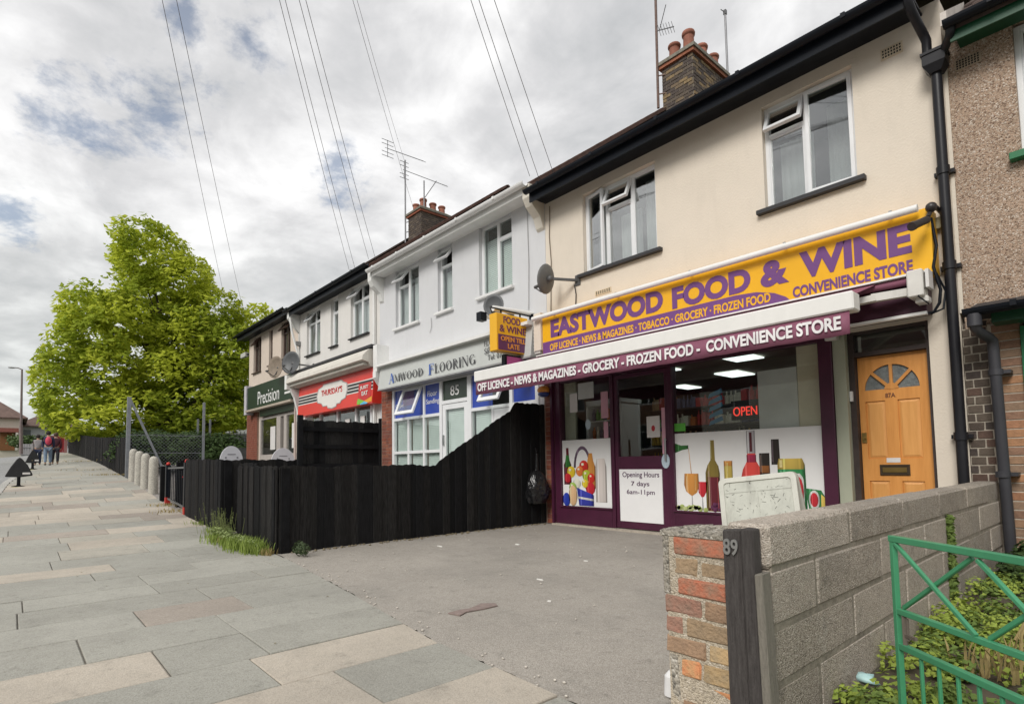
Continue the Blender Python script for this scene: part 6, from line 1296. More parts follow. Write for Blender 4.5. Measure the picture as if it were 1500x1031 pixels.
# ================================================================== COVERED SIGNS
BLKC = M('cover_black', (.012, .012, .013), .6, .3, 8, .3, 20)
for (x, y, zg, h, w_, lab) in [(-16.6, -6.17, .58, .66, .235, 'nearer triangular road sign wrapped in black plastic at the kerb'), (-22.0, -5.83, .97, .60, .17, 'further triangular road sign wrapped in black plastic at the kerb')]:
    t = thing('covered_road_sign', lab, 'road sign', (x, y, zg), 'covered road signs')
    MB().lathe((x, y, zg), [(.12, 0), (.12, .03), (.04, .045), (.032, .06), (.03, h*.5)], 12).build('post', FR, t)
    m = MB(); a0, b0 = zg+h*.38, zg+h; pts = [(-w_, a0), (-w_*.95, a0-.015), (0, a0-.03), (w_*.95, a0-.0), (w_, a0+.02), (w_*.62, (a0+b0)/2+.03), (w_*.18, b0-.03), (0, b0), (-w_*.2, b0-.04), (-w_*.6, (a0+b0)/2)]
    m.prism([(y+p, q) for p, q in pts], 'x', x-.035, x+.035); m.build('wrapped_triangle', BLKC, t, bevel=.01)
    MB().box(x+.036, x+.04, y+w_*.25, y+w_*.8, a0+.03, a0+.075).build('tape', MATS['paper_white'], t); MB().lathe((x, y, zg), [(.17, .002), (.17, .012), (0, .02)], 14).build('base_pad', M('base_yellow', (.45, .42, .10), .7, .2), t)

# ================================================================== PEOPLE
def person(label, x, y, zg, h, yaw, top, legs, hair, bag=None, step=.13):
    t = thing('person', label, 'person', (x, y, zg), 'people walking away along the pavement'); s = h/1.75; c, sn = cos(yaw), sin(yaw)
    def W(px, py, pz): return Vector((px*c-py*sn, px*sn+py*c, pz))*s
    def skin(name, nodes, edges, mat, sub=1):
        me = bpy.data.meshes.new(name); bm = bmesh.new(); L_ = bm.verts.layers.skin.verify(); vv = []
        for i, (p, r) in enumerate(nodes):
            v = bm.verts.new(W(*p)); v[L_].radius = (r*s if not isinstance(r, tuple) else r[0]*s, r*s if not isinstance(r, tuple) else r[1]*s); v[L_].use_root = (i == 0); vv.append(v)
        for a, b in edges: bm.edges.new((vv[a], vv[b]))
        bm.to_mesh(me); bm.free(); me.materials.append(mat); o = bpy.data.objects.new(name, me); COL.objects.link(o); o.parent = t
        md = o.modifiers.new('skin', 'SKIN'); md.use_smooth_shade = True; md = o.modifiers.new('sub', 'SUBSURF'); md.levels = sub; md.render_levels = 2; return o
    st_ = step; body = [((0, 0, .93), .12), ((0, 0, 1.12), .115), ((0, 0, 1.36), .13), ((0, 0, 1.48), .06), ((0, .015, 1.56), .06), ((0, .02, 1.64), .088), ((0, .015, 1.73), .06),
        ((.17, 0, 1.40), .05), ((.22, -.05, 1.13), .04), ((.22, .06, .90), .032), ((.22, .09, .82), .035), ((-.17, 0, 1.40), .05), ((-.22, .04, 1.13), .04), ((-.21, .0, .90), .032), ((-.21, .03, .82), .035),
        ((.09, 0, .86), .085), ((.10, st_, .48), .058), ((.10, st_*.7, .09), .038), ((.10, st_*.7+.12, .04), .035), ((-.09, 0, .86), .085), ((-.10, -st_*.6, .48), .058), ((-.10, -st_*1.5, .10), .038), ((-.10, -st_*1.5+.12, .05), .035)]
    ed = [(0, 1), (1, 2), (2, 3), (3, 4), (4, 5), (5, 6), (2, 7), (7, 8), (8, 9), (9, 10), (2, 11), (11, 12), (12, 13), (13, 14), (0, 15), (15, 16), (16, 17), (17, 18), (0, 19), (19, 20), (20, 21), (21, 22)]
    skin('body', body, ed, M('skin', (.42, .26, .18), .6, .1))
    skin('jacket', [(body[0][0], .15), (body[1][0], .15), (body[2][0], .165), ((0, 0, 1.45), .09), (body[7][0], .085), (body[8][0], .062), (body[9][0], .05), (body[11][0], .085), (body[12][0], .062), (body[13][0], .05)], [(0, 1), (1, 2), (2, 3), (2, 4), (4, 5), (5, 6), (2, 7), (7, 8), (8, 9)], top)
    skin('trousers', [((0, 0, .93), .14), (body[15][0], .105), (body[16][0], .08), ((.10, st_*.7, .12), .06), (body[19][0], .105), (body[20][0], .08), ((-.10, -st_*1.5, .13), .06)], [(0, 1), (1, 2), (2, 3), (0, 4), (4, 5), (5, 6)], legs)
    m = MB()
    for q in (body[18][0], body[22][0]): p = Vector((x, y, zg))+W(q[0], q[1]-.05, q[2]); m.ell(p, (.05*s+abs(sn)*.07*s, .05*s+abs(c)*.07*s, .045*s), 8, 6)
    m.build('shoe', M('shoe_dark', (.03, .03, .03), .6), t)
    m = MB(); p = Vector((x, y, zg))+W(0, .0, 1.66); m.ell(p, (.105*s, .11*s, .115*s), 12, 8); m.build('hair', hair, t)
    m = MB(); p = Vector((x, y, zg))+W(0, .105, 1.63); m.ell(p, (.02*s, .02*s, .02*s), 6, 4); m.build('nose', MATS['skin'], t)
    if bag: p = Vector((x, y, zg))+W(0, -.17, 1.25); MB().ell(p, (.14*s, .14*s, .22*s), 10, 8).build('backpack', bag, t)
HD = M('hair_dark', (.02, .015, .012), .8); HB = M('hair_brown', (.07, .04, .025), .8)
px_ = -23.6
person('person in a navy jacket and pale jeans with a pinkish-red backpack walking away', px_, -5.43, G(px_, -5.43), 1.10, pi/2, M('jacket_navy', (.02, .025, .06), .8), M('jeans_pale', (.16, .22, .30), .8), HD, M('backpack_red', (.5, .05, .09), .7))
person('person in a dark maroon coat and dark trousers walking at the fence side', px_-.5, -5.22, G(px_, -5.2), 1.06, pi/2, M('coat_maroon', (.07, .015, .025), .8), M('trousers_dark', (.02, .02, .028), .8), HB, None, -.13)
person('person in grey with a patterned top walking at the kerb side of the group', px_-.9, -5.66, G(px_, -5.6), 1.04, pi/2, M('top_grey', (.28, .26, .26), .8), M('trousers_navy', (.02, .03, .07), .8), HD, None, .1)

FAR_TREES = []
# ================================================================== FAR BACKGROUND
fh = thing('detached_house', 'cream house with a brown hipped roof at the far end of the street, leftmost', 'house', (-60, -9.5, 2.7))
FW = M('far_render', (.60, .55, .47), .9, .05); FT = M('far_roof', (.13, .085, .07), .9, .25, 4)
f = wall_cut(-13.4, -5.75, 1.5, 5.25, [(-8.0, -7.1, 3.9, 4.8), (-10.5, -9.0, 3.9, 4.9)], y=0, th=.2); f.v = [(-60-p[1], p[0], p[2]) for p in f.v]; f.f = [q for q in f.f]; f.build('wall', FW, fh)
MB().box(-67, -60.2, -5.95, -5.75, 1.5, 5.25).build('side_wall', FW, fh)
MB().add([(-59.6, -13.8, 5.2), (-59.6, -5.4, 5.2), (-63.5, -8.2, 7.5), (-63.5, -11, 7.5), (-67.4, -13.8, 5.2), (-67.4, -5.4, 5.2)], [(0, 1, 2, 3), (1, 5, 2), (3, 2, 5, 4), (0, 3, 4)]).build('roof', FT, fh, solid=.1)
for a, b, c, e in ((-8.0, -7.1, 3.9, 4.8), (-10.5, -9.0, 3.9, 4.9)): m = MB().box(-60.06, -60.0, a, b, c, e).build('window', M('far_window', (.10, .11, .12), .2), fh)
MB().box(-59.97, -59.9, -7.05, -6.15, 2.6, 4.0).build('front_door', M('far_door', (.22, .09, .03), .7), fh); MB().box(-59.95, -59.2, -7.3, -5.95, 4.02, 4.35).build('porch', M('porch_red', (.25, .08, .06), .7), fh)
MB().box(-59.9, -59.2, -6.12, -5.98, 2.6, 4.0).build('porch_post', M('porch_cream', (.6, .56, .5), .7), fh)
fh = thing('detached_house', 'grey-white house with a grey roof just right of the lamp post at the far end', 'house', (-66, -3, 2.8))
MB().box(-72, -66, -5.9, -1.5, 1.5, 5.0).build('wall', M('far_grey', (.42, .43, .44), .9), fh); MB().add([(-65.6, -6.3, 4.95), (-65.6, -1.1, 4.95), (-69, -3.7, 6.6), (-72.4, -6.3, 4.95), (-72.4, -1.1, 4.95)], [(0, 1, 2), (1, 4, 2), (4, 3, 2), (3, 0, 2)]).build('roof', FT, fh, solid=.1)
MB().box(-65.98, -65.92, -5.6, -5.1, 3.7, 4.6).build('window', MATS['far_window'], fh)
gf = thing('picket_fence', 'grey fence panel at the end of the street below the hedge', 'fence', (-46, -5.2, 2.0))
GFM = M('fence_grey', (.36, .35, .36), .8, .1)
for k in range(12): y = -5.95+k*.115; MB().box(-46.02, -45.98, y, y+.10, 1.95, 2.62).build('fence_board', GFM, gf)
MB().box(-45.97, -45.94, -5.95, -4.6, 2.4, 2.46).build('rail', GFM, gf)
rg = thing('red_gate', 'tall dark red timber gate at the end of the black fence', 'gate', (-36, -4.6, 1.8))
RGM = M('gate_darkred', (.28, .02, .03), .6, .12, 6)
for k in range(6): y = -4.99+k*.115; MB().box(-36.03, -36.0, y, y+.108, 1.85, 2.66).build('gate_board', RGM, rg)
MB().box(-36.05, -36.03, -5.0, -4.3, 2.0, 2.08).box(-36.05, -36.03, -5.0, -4.3, 2.45, 2.53).build('rail', RGM, rg); MB().box(-36.1, -35.9, -4.36, -4.24, 1.75, 2.75).build('gate_post', M('post_pink', (.4, .2, .2), .7), rg)
t = thing('outbuilding', 'small white building with dark panes showing just above the dark red gate', 'building', (-50, -3.5, 2.2)); MB().box(-53, -50, -5.0, -2.0, 2.2, 3.1).build('wall', M('far_white', (.6, .6, .6), .8), t); MB().prism([(-5.2, 3.1), (-3.5, 3.8), (-1.8, 3.1)], 'x', -53.2, -49.8).build('roof', M('far_white', (.6, .6, .6), .8), t)
for k in range(4): MB().box(-49.98, -49.95, -4.8+k*.7, -4.3+k*.7, 2.5, 2.95).build('window', MATS['far_window'], t)
for (x, y, r_, h_, lab) in [(-78, 2, 3.2, 3.2, 'dark round tree far off beyond the red gate, left one'), (-82, 10, 4.5, 3.6, 'broad dark tree far off behind the black fence, middle one'), (-76, 20, 5.0, 4.2, 'broad dark tree far off behind the low white-fascia building')]:
    FAR_TREES.append((x, y, r_, h_, lab))
# lamp post
lp = thing('street_lamp', 'slim grey street lamp with a short arm at the left edge of the view', 'street lamp', (-40, -5.98, 1.9))
MB().cyl((-40, -5.93, 1.85), (-40, -5.98, 3.4), .085, .075, n=12).cyl((-40, -5.98, 3.4), (-40, -6.03, 6.42), .06, .04, n=12).build('pole', M('lamp_pole', (.17, .13, .125), .6, .15), lp)
MB().tube([(-40, -6.03, 6.4), (-40, -6.2, 6.47), (-40, -6.36, 6.47)], .025).build('arm', MATS['lamp_pole'], lp); MB().ell((-40, -6.45, 6.46), (.07, .16, .045)).build('lamp_head', M('lamp_head_grey', (.3, .3, .3), .5), lp)
# low white building and garage to the left of the green-sign shop
ob = thing('garage_building', 'low building with a white fascia and dark doors, glimpsed left of the green-sign shop', 'building', (-38, 4, 1.9))
MB().box(-42, -38, 1.2, 9, 1.7, 3.0).build('wall', M('garage_grey', (.22, .22, .22), .8), ob); MB().box(-42, -37.9, 1.0, 9, 3.02, 3.38).build('fascia', M('far_white', (.6, .6, .6), .8), ob)
for k in range(4): MB().box(-37.98, -37.95, 1.6+k*1.4, 2.7+k*1.4, 1.8, 2.85).build('garage_door', M('garage_dark', (.05, .05, .055), .5), ob)
ob = thing('detached_house', 'cream gabled house behind the low white-fascia building, under the tree', 'house', (-46, 7, 2.2))
MB().box(-54, -46, 2.6, 14, 2.0, 4.4).build('wall', FW, ob); MB().prism([(2.2, 4.35), (8.3, 7.6), (14.4, 4.35)], 'x', -54.3, -45.7).build('roof', M('far_tan_roof', (.38, .33, .26), .9, .1), ob)
MB().box(-45.98, -45.94, 3.4, 4.6, 3.0, 4.0).build('window', MATS['far_window'], ob)
cm = thing('palisade_fence', 'pale grey metal railing standing left of the green-sign shop behind the hedge', 'fence', (-30, 2, 1.5))
for k in range(26): y = -1.2+k*.17; MB().box(-30.01, -29.99, y, y+.03, 1.55, 2.75).build('rail_bar', GAL, cm)
MB().box(-30.03, -30.01, -1.2, 3.2, 2.6, 2.65).box(-30.03, -30.01, -1.2, 3.2, 1.75, 1.8).build('rail', GAL, cm)

# ================================================================== OVERHEAD WIRES and their pole
POLE = Vector((-1.95, -7.20, 8.35))
WIR = M('wire_dark', (.16, .16, .165), .6)
targets = [((-50, 8.3, 7.55), 'overhead wire running to the far house behind the tree, leftmost of all'), ((-46.2, 8.3, 7.55), 'overhead wire running to the far house behind the tree, second from the left'),
    ((-12.40, -.4, 5.56), 'overhead wire to the black gutter above the red sign, left one of its bundle'), ((-12.12, -.4, 5.56), 'overhead wire to the black gutter above the red sign, second of its bundle'),
    ((-11.44, -.4, 5.58), 'overhead wire ending where the black and white gutters meet, left of two'), ((-11.12, -.4, 5.50), 'overhead wire ending where the black and white gutters meet, right of two'),
    ((-16.2, 3.75, 9.62), 'overhead wire ending at the further chimney'), ((-16.72, 3.72, 11.5), 'overhead wire ending at the aerial mast on the further chimney'),
    ((-6.14, -.4, 5.38), 'overhead wire to the left end of the cream house gutter, left of three'), ((-5.90, -.42, 5.20), 'overhead wire to the left end of the cream house gutter, middle of three'), ((-5.61, -.42, 5.20), 'overhead wire to the left end of the cream house gutter, right of three')]
for i, (e, lab) in enumerate(targets):
    e = Vector(e); p = POLE+Vector((0, 0, -.12+.02*(i % 4))); n = 14; L = (e-p).length
    pts = [p.lerp(e, k/n)-Vector((0, 0, L*.012*4*(k/n)*(1-k/n))) for k in range(n+1)]
    tag(MB().tube(pts, .0040 if L < 30 else .0046, 5).build('overhead_wire', WIR), lab, 'wire', 'overhead wires')

# ================================================================== VEGETATION
def leafcloud(name, blobs, mat, size, parent=None, seed=0, kind=None, flat=.0, upb=.3, shell=.55, asp=1.7):
    """blobs: (centre, radii, count). leaf-sized bent quads spread near the surface of each blob"""
    rng = random.Random(seed); R_ = rng.uniform; vs = []; fs = []; k = 0
    for c, r, n in blobs:
        for _ in range(n):
            z = R_(-1, 1); a = R_(0, 2*pi); s_ = sqrt(1-z*z); f = shell+(1-shell)*rng.random()**.6
            px, py, pz = c[0]+r[0]*f*s_*cos(a), c[1]+r[1]*f*s_*sin(a), c[2]+r[2]*f*z
            nx, ny, nz = s_*cos(a)+R_(-.8, .8), s_*sin(a)+R_(-.8, .8), z+upb+R_(-.6, .6); l = sqrt(nx*nx+ny*ny+nz*nz)+1e-6; nx /= l; ny /= l; nz /= l
            b = R_(0, 2*pi); tx, ty, tz = cos(b), sin(b), R_(-.5, .2); d = tx*nx+ty*ny+tz*nz; tx -= d*nx; ty -= d*ny; tz -= d*nz; l = sqrt(tx*tx+ty*ty+tz*tz)+1e-6; tx /= l; ty /= l; tz /= l
            bx, by, bz = ny*tz-nz*ty, nz*tx-nx*tz, nx*ty-ny*tx; w = size*R_(.7, 1.3)*.5; h_ = w*asp; dr = w*.35
            vs += [(px-tx*h_, py-ty*h_, pz-tz*h_), (px+bx*w-nx*dr, py+by*w-ny*dr, pz+bz*w-nz*dr), (px+tx*h_, py+ty*h_, pz+tz*h_), (px-bx*w-nx*dr, py-by*w-ny*dr, pz-bz*w-nz*dr)]
            fs += [(k, k+1, k+2), (k, k+2, k+3)]; k += 4
    m = MB(); m.v = vs; m.f = fs; m.sm = [False]*len(fs)
    o = m.build(name, mat, parent)
    if kind: o['kind'] = kind
    return o
LEAF = M('leaf_yellow_green', (.42, .48, .04), .6, .2, .7, col2=(.60, .64, .08), trans=.5, spec=.15); LEAF_B = M('leaf_fresh_green', (.32, .41, .04), .6, .2, .8, col2=(.45, .53, .06), trans=.5, spec=.15)
BARK = M('bark', (.06, .048, .036), .95, .35, 4, .9, 25, stretch=(6, 6, 1))
tr = thing('tree', 'large spreading tree with yellow-green leaves standing beyond the end house', 'tree', (-31, -1.0, 1.6))
def tp_(px, py, X=-31.): return (X, -5.85+(px-42)*.0284, 2.5+(635-py)*.0322)
boughs = [(260, 450, 44, 34), (215, 545, 54, 34), (275, 555, 50, 34), (120, 500, 50, 38), (190, 440, 48, 36), (330, 495, 40, 34), (190, 375, 56, 38), (165, 356, 40, 24), (245, 395, 36, 26), (120, 620, 66, 24), (205, 622, 66, 22), (265, 612, 60, 24), (335, 600, 36, 24), (352, 490, 34, 36), (225, 408, 56, 34), (285, 438, 46, 32), (345, 452, 32, 26), (372, 470, 20, 22), (98, 462, 34, 30), (160, 470, 50, 38), (232, 492, 52, 40), (300, 505, 54, 44), (352, 530, 34, 44), (78, 528, 30, 38), (130, 545, 56, 44), (86, 598, 38, 30), (165, 602, 60, 34), (238, 588, 56, 38), (310, 590, 46, 36), (340, 585, 26, 28), (60, 570, 22, 40), (130, 440, 22, 20), (200, 600, 50, 40)]
rng = random.Random(77); bl_c = []; vols = []
for (px, py, rx, rz_) in boughs:
    for rep, (dx, k_) in enumerate(((1.3, 1.0), (-.3, .95), (-2.0, .8))):
        c = tp_(px, py, -31); c = (-31+dx+rng.uniform(-.5, .5), c[1], c[2]); ry, rz2 = rx*.0284*k_, rz_*.0322*k_
        vols.append((c, (ry*1.05+.1, ry, rz2)));
        if rep == 1: bl_c.append(c)
tot = sum(r[0]*r[1]*r[2] for c, r in vols); NL = 88000
LVA = ([], []); LVB = ([], [])
def in_depth(p):
    best = -9
    for c, r in vols:
        d = 1-sqrt(((p[0]-c[0])/r[0])**2+((p[1]-c[1])/r[1])**2+((p[2]-c[2])/r[2])**2)
        if d > best: best = d
        if best > .42: break
    return best
for c, r in vols:
    n_ = int(NL*r[0]*r[1]*r[2]/tot*1.75)
    for _ in range(n_):
        z = rng.uniform(-1, 1); a = rng.uniform(0, 2*pi); s_ = sqrt(1-z*z); f = .45+.58*rng.random()**.7
        f *= 1+.17*noise.noise((c[0]+s_*cos(a)*2.3, c[1]+s_*sin(a)*2.3, c[2]+z*2.3))
        p = (c[0]+r[0]*f*s_*cos(a), c[1]+r[1]*f*s_*sin(a), c[2]+r[2]*f*z)
        q1 = noise.noise((p[0]*.95, p[1]*.95, p[2]*1.5)); q2 = noise.noise((p[0]*2.6, p[1]*2.6, p[2]*3.4+9))
        if q1*.7+q2*.5 < -.10: continue
        if in_depth(p) > .40: continue
        nx, ny, nz = s_*cos(a)*.6+rng.uniform(-.7, .7), s_*sin(a)*.6+rng.uniform(-.7, .7), .75+rng.uniform(-.55, .5); l = sqrt(nx*nx+ny*ny+nz*nz); nx /= l; ny /= l; nz /= l
        b = rng.uniform(0, 2*pi); tx, ty, tz = cos(b), sin(b), rng.uniform(-.7, .1); d = tx*nx+ty*ny+tz*nz; tx -= d*nx; ty -= d*ny; tz -= d*nz; l = sqrt(tx*tx+ty*ty+tz*tz)+1e-6; tx /= l; ty /= l; tz /= l
        bx, by, bz = ny*tz-nz*ty, nz*tx-nx*tz, nx*ty-ny*tx; w = .060*rng.uniform(.7, 1.35); h_ = w*2.1; dr = w*.4
        V_, F_ = LVA if noise.noise((p[0]*.5+4, p[1]*.5, p[2]*.5))+rng.uniform(-.35, .35) > -.05 else LVB; k = len(V_)
        V_ += [(p[0]-tx*h_, p[1]-ty*h_, p[2]-tz*h_), (p[0]+bx*w-nx*dr, p[1]+by*w-ny*dr, p[2]+bz*w-nz*dr), (p[0]+tx*h_, p[1]+ty*h_, p[2]+tz*h_-.3*w), (p[0]-bx*w-nx*dr, p[1]-by*w-ny*dr, p[2]-bz*w-nz*dr)]
        F_ += [(k, k+1, k+2), (k, k+2, k+3)]
for (V_, F_), mt_ in ((LVA, LEAF), (LVB, LEAF_B)):
    m = MB(); m.v = V_; m.f = F_; m.sm = [False]*len(F_); m.build('crown', mt_, tr)
base = Vector((-31, -.75, 1.5)); m = MB().tube([base, base+Vector((0, -.05, 1.4)), base+Vector((0, -.12, 2.6)), base+Vector((0, .0, 3.6)), base+Vector((0, -.1, 5.2)), base+Vector((0, -.5, 7.2))], .30, 10, taper=.3); m.build('trunk', BARK, tr)
lm = MB(); forks = [base+Vector((0, -.05, 1.6)), base+Vector((0, -.1, 2.8)), base+Vector((0, 0, 3.8)), base+Vector((0, -.1, 5.0))]
for i, c in enumerate(bl_c):
    c = Vector(c); f = forks[0 if c.z < 4.5 else 1 if c.z < 6 else 2 if c.z < 8 else 3]; mid = f.lerp(c, .5)+Vector((rng.uniform(-.3, .3), rng.uniform(-.3, .3), -.25)); lm.tube([f, mid, c], .09 if i % 2 == 0 else .05, 6, taper=.2)
lm.tube([base+Vector((.1, .1, 1.0)), base+Vector((.6, 1.0, 2.6)), base+Vector((.9, 1.9, 4.4))], .20, 8, taper=.35)
lm.build('limb', BARK, tr)
HEDG = M('leaf_dark_green', (.035, .062, .018), .65, .35, 2.5, col2=(.06, .10, .03), trans=.15, spec=.2)
hd = []; rng = random.Random(5)
for k in range(60):
    x = rng.uniform(-20.8, -18.0); y = rng.uniform(-3.95, -1.75); hd.append(((x, y, G(x, y)+rng.uniform(.25, .95)), (.4, .4, .3), 260))
leafcloud('hedge', hd, HEDG, .06, None, 6, kind=None)
o = bpy.data.objects['hedge']; tag(o, 'dark green shrubby hedge behind the chain-link fence under the tree', 'hedge')
hd = [((rng.uniform(-48, -46.8), y, 2.75+rng.uniform(-.2, .25)), (.5, .5, .4), 160) for y in [-6.2+.25*i for i in range(10)]]
o = leafcloud('hedge', hd, M('leaf_mid_green', (.07, .12, .025), .65, .35, 2, trans=.15), .12, None, 7); tag(o, 'mid green hedge above the grey fence panel at the far end of the street', 'hedge')
hd = [((rng.uniform(-27, -24.3), rng.uniform(-1, 3.4), 1.6+rng.uniform(-.2, .5)), (.5, .5, .35), 140) for i in range(22)]
o = leafcloud('shrub', hd, HEDG, .09, None, 8); tag(o, 'loose dark shrubs left of the green-sign shop', 'shrub')
# weeds at the foot of the fence panel
WEED = M('weed_green', (.24, .34, .06), .7, .35, 6, col2=(.38, .48, .12), trans=.3, spec=.2); WEEDY = M('weed_straw', (.36, .28, .12), .8, .25, 9, trans=.2)
def tufts(name, pts, mat, seed, label=None, cat=None, kind=None, w=.006):
    rng = random.Random(seed); m = MB()
    for x, y, z, h, n, sp in pts:
        for _ in range(n):
            a = rng.uniform(0, 2*pi); l = h*rng.uniform(.5, 1.1); b = (x+rng.gauss(0, sp), y+rng.gauss(0, sp*.6), z); d = Vector((cos(a), sin(a), 0)); t_ = rng.uniform(.15, .6); s_ = Vector((-sin(a), cos(a), 0))*w
            b = Vector(b); p1 = b+d*l*t_*.4+Vector((0, 0, l*.6)); p2 = b+d*l*t_+Vector((0, 0, l*.95))
            m.add([b-s_, b+s_, p1+s_*.8, p1-s_*.8, p2], [(0, 1, 2, 3), (3, 2, 4)])
    o = m.build(name, mat); return tag(o, label, cat, kind=kind)
tufts('grass_tuft', [(-6.45, -4.27, 0, .16, 160, .07), (-6.65, -4.30, 0, .18, 260, .10), (-7.0, -4.32, 0, .16, 300, .13), (-7.35, -4.30, 0, .14, 240, .12), (-7.75, -4.34, .0, .13, 260, .13), (-8.05, -4.28, .03, .12, 160, .1), (-8.6, -4.2, .06, .10, 80, .1), (-9.4, -4.17, .1, .08, 60, .1)], WEED, 3, 'patch of long green grass and weeds at the foot of the front black fence panel', 'grass', w=.0045)
tufts('dry_grass', [(-6.35, -4.22, 0, .08, 70, .06), (-7.6, -4.3, .0, .12, 50, .1), (-12.0, -4.15, .26, .06, 120, .2), (-11.2, -4.15, .2, .06, 120, .25), (-20, -4.2, .93, .05, 200, .9), (-17.8, -4.2, .8, .05, 200, .5), (-24, -4.25, 1.22, .06, 200, 1.2)], WEEDY, 4, 'dry straw-coloured grass along the foot of the fences', 'grass', kind='stuff')
wd = [((-8.05+.09*k, -4.27+.04*sin(k*2), .07+.03*(k % 3)), (.11, .09, .08), 55) for k in range(7)]+[((-7.4+.15*k, -4.27, .06+.03*(k % 2)), (.12, .08, .06), 90) for k in range(7)]
o = leafcloud('weed', wd, M('weed_grey_green', (.26, .32, .12), .75, .35, 8, trans=.25), .022, None, 11, asp=2.2); tag(o, 'bushy grey-green weed growing against the black fence panel', 'weed')
o = leafcloud('weed', [((-5.95, -4.0, .08), (.16, .08, .08), 150)], M('weed_dark', (.05, .075, .03), .8, .3, 8, trans=.2), .02, None, 12, asp=2); tag(o, 'small dark weed at the foot of the side fence near its front corner', 'weed')
mb = MB(); rng = random.Random(41)
for k in range(160):
    t_ = rng.random(); y = -4.0+3.9*t_; r = rng.uniform(.006, .02); mb.ell((-6.28+abs(rng.gauss(0, .05)), y, .002), (r, r, r*.6), 5, 3)
tag(mb.build('debris', M('debris_brown', (.17, .14, .09), .95, .3, 20)), 'soil and grit along the foot of the side fence', None, kind='stuff')
rng = random.Random(66); m = MB()
for k in range(70):       # tall wispy stems with seed heads
    x = -7.95+rng.gauss(0, .28); y = -4.24+rng.gauss(0, .05); h_ = rng.uniform(.16, .42); lean = Vector((rng.uniform(-.3, .3), rng.uniform(-.25, .1), 1)).normalized()
    b_ = Vector((x, y, G(x, y))); t_ = b_+lean*h_; m.bar(b_, t_, .0028, .0028)
    for q in range(9): f = rng.uniform(.3, 1.0); c_ = b_.lerp(t_, f); d_ = Vector((rng.uniform(-1, 1), rng.uniform(-1, 1), rng.uniform(.2, 1))).normalized()*rng.uniform(.012, .035); s_ = Vector((d_.y, -d_.x, 0))*.22; m.add([c_-s_*.3, c_+d_*.5+s_, c_+d_, c_+d_*.5-s_], [(0, 1, 2, 3)])
tag(m.build('weed', M('weed_wispy', (.24, .28, .10), .8, .3, 8, trans=.25)), 'tall wispy weeds with thin stems in the gap between the two front fence panels', 'weed')
# yard weeds
rng = random.Random(19); ya = []; yb_ = []
def in_path(x, y): return x > -.36 and y > -3.9 and x > -.40+(y+3.55)*.13
for k in range(330):
    x = rng.uniform(-.85, .9); y = rng.uniform(-4.55, -.1)
    if in_path(x, y) and rng.random() < .93: continue
    h_ = rng.uniform(.02, .12)*(1.25 if y > -2.2 and x < -.5 else 1); (ya if rng.random() < .6 else yb_).append(((x, y, h_*.5), (rng.uniform(.06, .12), rng.uniform(.06, .12), h_*.7), 120))
WG1 = M('groundcover_light', (.30, .40, .08), .7, .35, 6, col2=(.42, .50, .10), trans=.3, spec=.2); WG2 = M('groundcover_deep', (.12, .19, .045), .7, .35, 6, col2=(.22, .30, .08), trans=.25, spec=.2)
leafcloud('ground_cover', ya, WG1, .021, None, 13, kind='stuff', upb=1.0, shell=.3, asp=1.2); leafcloud('ground_cover', yb_, WG2, .024, None, 14, kind='stuff', upb=1.0, shell=.3, asp=1.2)
o = leafcloud('shrub', [((-.66, -.75-.0, .12), (.15, .3, .12), 420), ((-.6, -.4, .16), (.16, .2, .14), 420), ((-.45, -.3, .1), (.2, .15, .12), 300)], HEDG, .03, None, 15, upb=.7); tag(o, 'low dark green shrub in the far corner of the yard by the orange bricks', 'shrub')
o = leafcloud('climbing_weed', [((-.845, -1.95+.0*k, .10+.055*k), (.02, .07-.004*k, .04), 46) for k in range(9)], WG2, .024, None, 16, upb=.2); tag(o, 'thin green weed climbing the yard side of the block wall', 'weed')
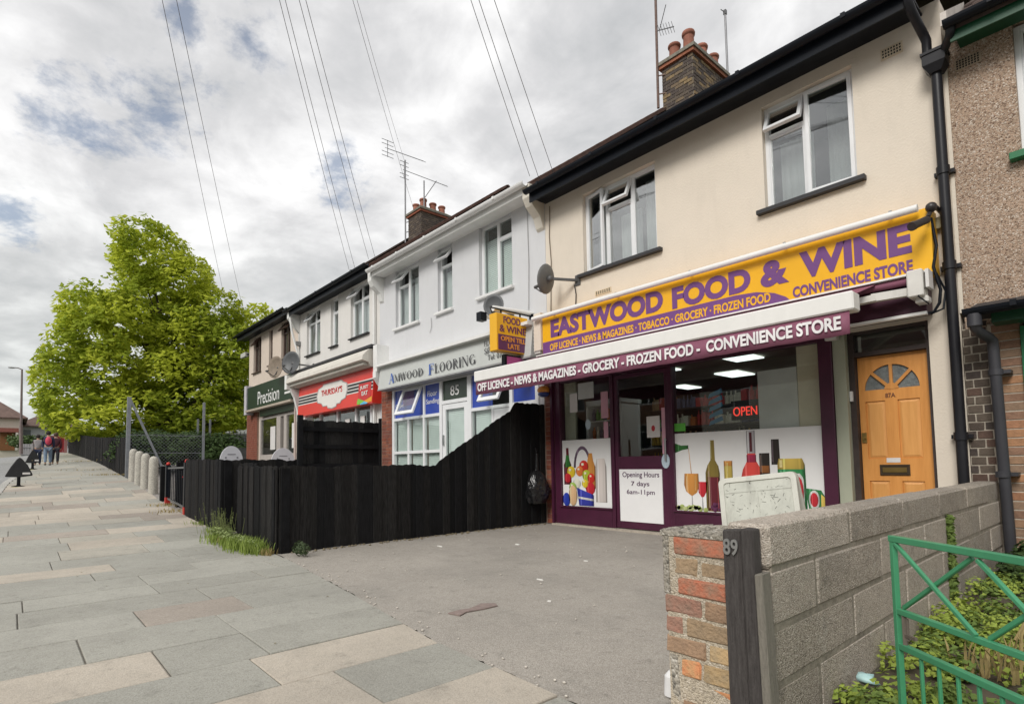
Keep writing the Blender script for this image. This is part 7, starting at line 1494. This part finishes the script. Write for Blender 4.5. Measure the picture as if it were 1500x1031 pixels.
tag(MB().tube([(-.45, -2.9, .1), (-.4, -2.8, .22), (-.32, -2.7, .25), (-.2, -2.6, .17), (-.1, -2.55, .05)], .008, 6).build('dry_stalk', WEEDY), 'dry curled stalk arching over the yard weeds', 'stalk')
tufts('dry_grass', [(-.5+.05*k, -3.3+.12*k, .03, .16, 22, .05) for k in range(8)], WEEDY, 21, 'strip of dry grass at the edge of the yard path', 'grass')
tag(MB().ell((-.80, -3.72, .05), (.04, .03, .02), 8, 5, jit=.3).build('litter_scrap', M('litter_blue', (.4, .6, .6), .5)), 'pale blue crumpled wrapper among the yard weeds', 'litter')
o = leafcloud('red_flower', [((-11.9+.18*k, -3.9, .78), (.09, .08, .08), 60) for k in range(5)], M('petal_red', (.6, .02, .02), .6, .15), .03, None, 18); tag(o, 'red flowers showing over the short railing', 'flowers')
o = leafcloud('flowering_shrub', [((-12.4+.35*k, -3.6, .75), (.22, .2, .18), 160) for k in range(6)], M('leaf_olive', (.10, .14, .03), .7, .3, 5, trans=.2), .035, None, 19); tag(o, 'olive green plant behind the short railing', 'plant')
# fallen leaves on the pavement
mb = MB(); rng = random.Random(55)
for k in range(26):
    x = rng.uniform(-9, -2.0); y = rng.uniform(kerb_y(x)+.3, edge_y(x)-.1); a = rng.uniform(0, 6.3); r = rng.uniform(.006, .016); z = G(x, y)+.006
    mb.add([(x+r*cos(a), y+r*sin(a), z), (x-r*.5*sin(a), y+r*.5*cos(a), z+.004), (x-r*cos(a), y-r*sin(a), z), (x+r*.5*sin(a), y-r*.5*cos(a), z+.003)], [(0, 1, 2, 3)])
tag(mb.build('leaf_litter', M('leaf_litter', (.25, .22, .12), .9, .4, 20)), 'small scraps of leaf and paper on the pavement', None, kind='stuff')

for i, (x, y, r_, h_, lab) in enumerate(FAR_TREES):
    t = thing('tree', lab, 'tree', (x, y, 2.8), 'far trees'); MB().cyl((x, y, 2.5), (x, y, 4.5), .25, .15).build('trunk', BARK, t); rg_ = random.Random(60+i)
    leafcloud('crown', [((x+rg_.uniform(-r_, r_)*.7, y+rg_.uniform(-r_, r_), 3.2+rg_.uniform(0, h_)*.75), (1.3, 1.3, .9), 110) for _ in range(34)], HEDG, .34, t, 70+i)
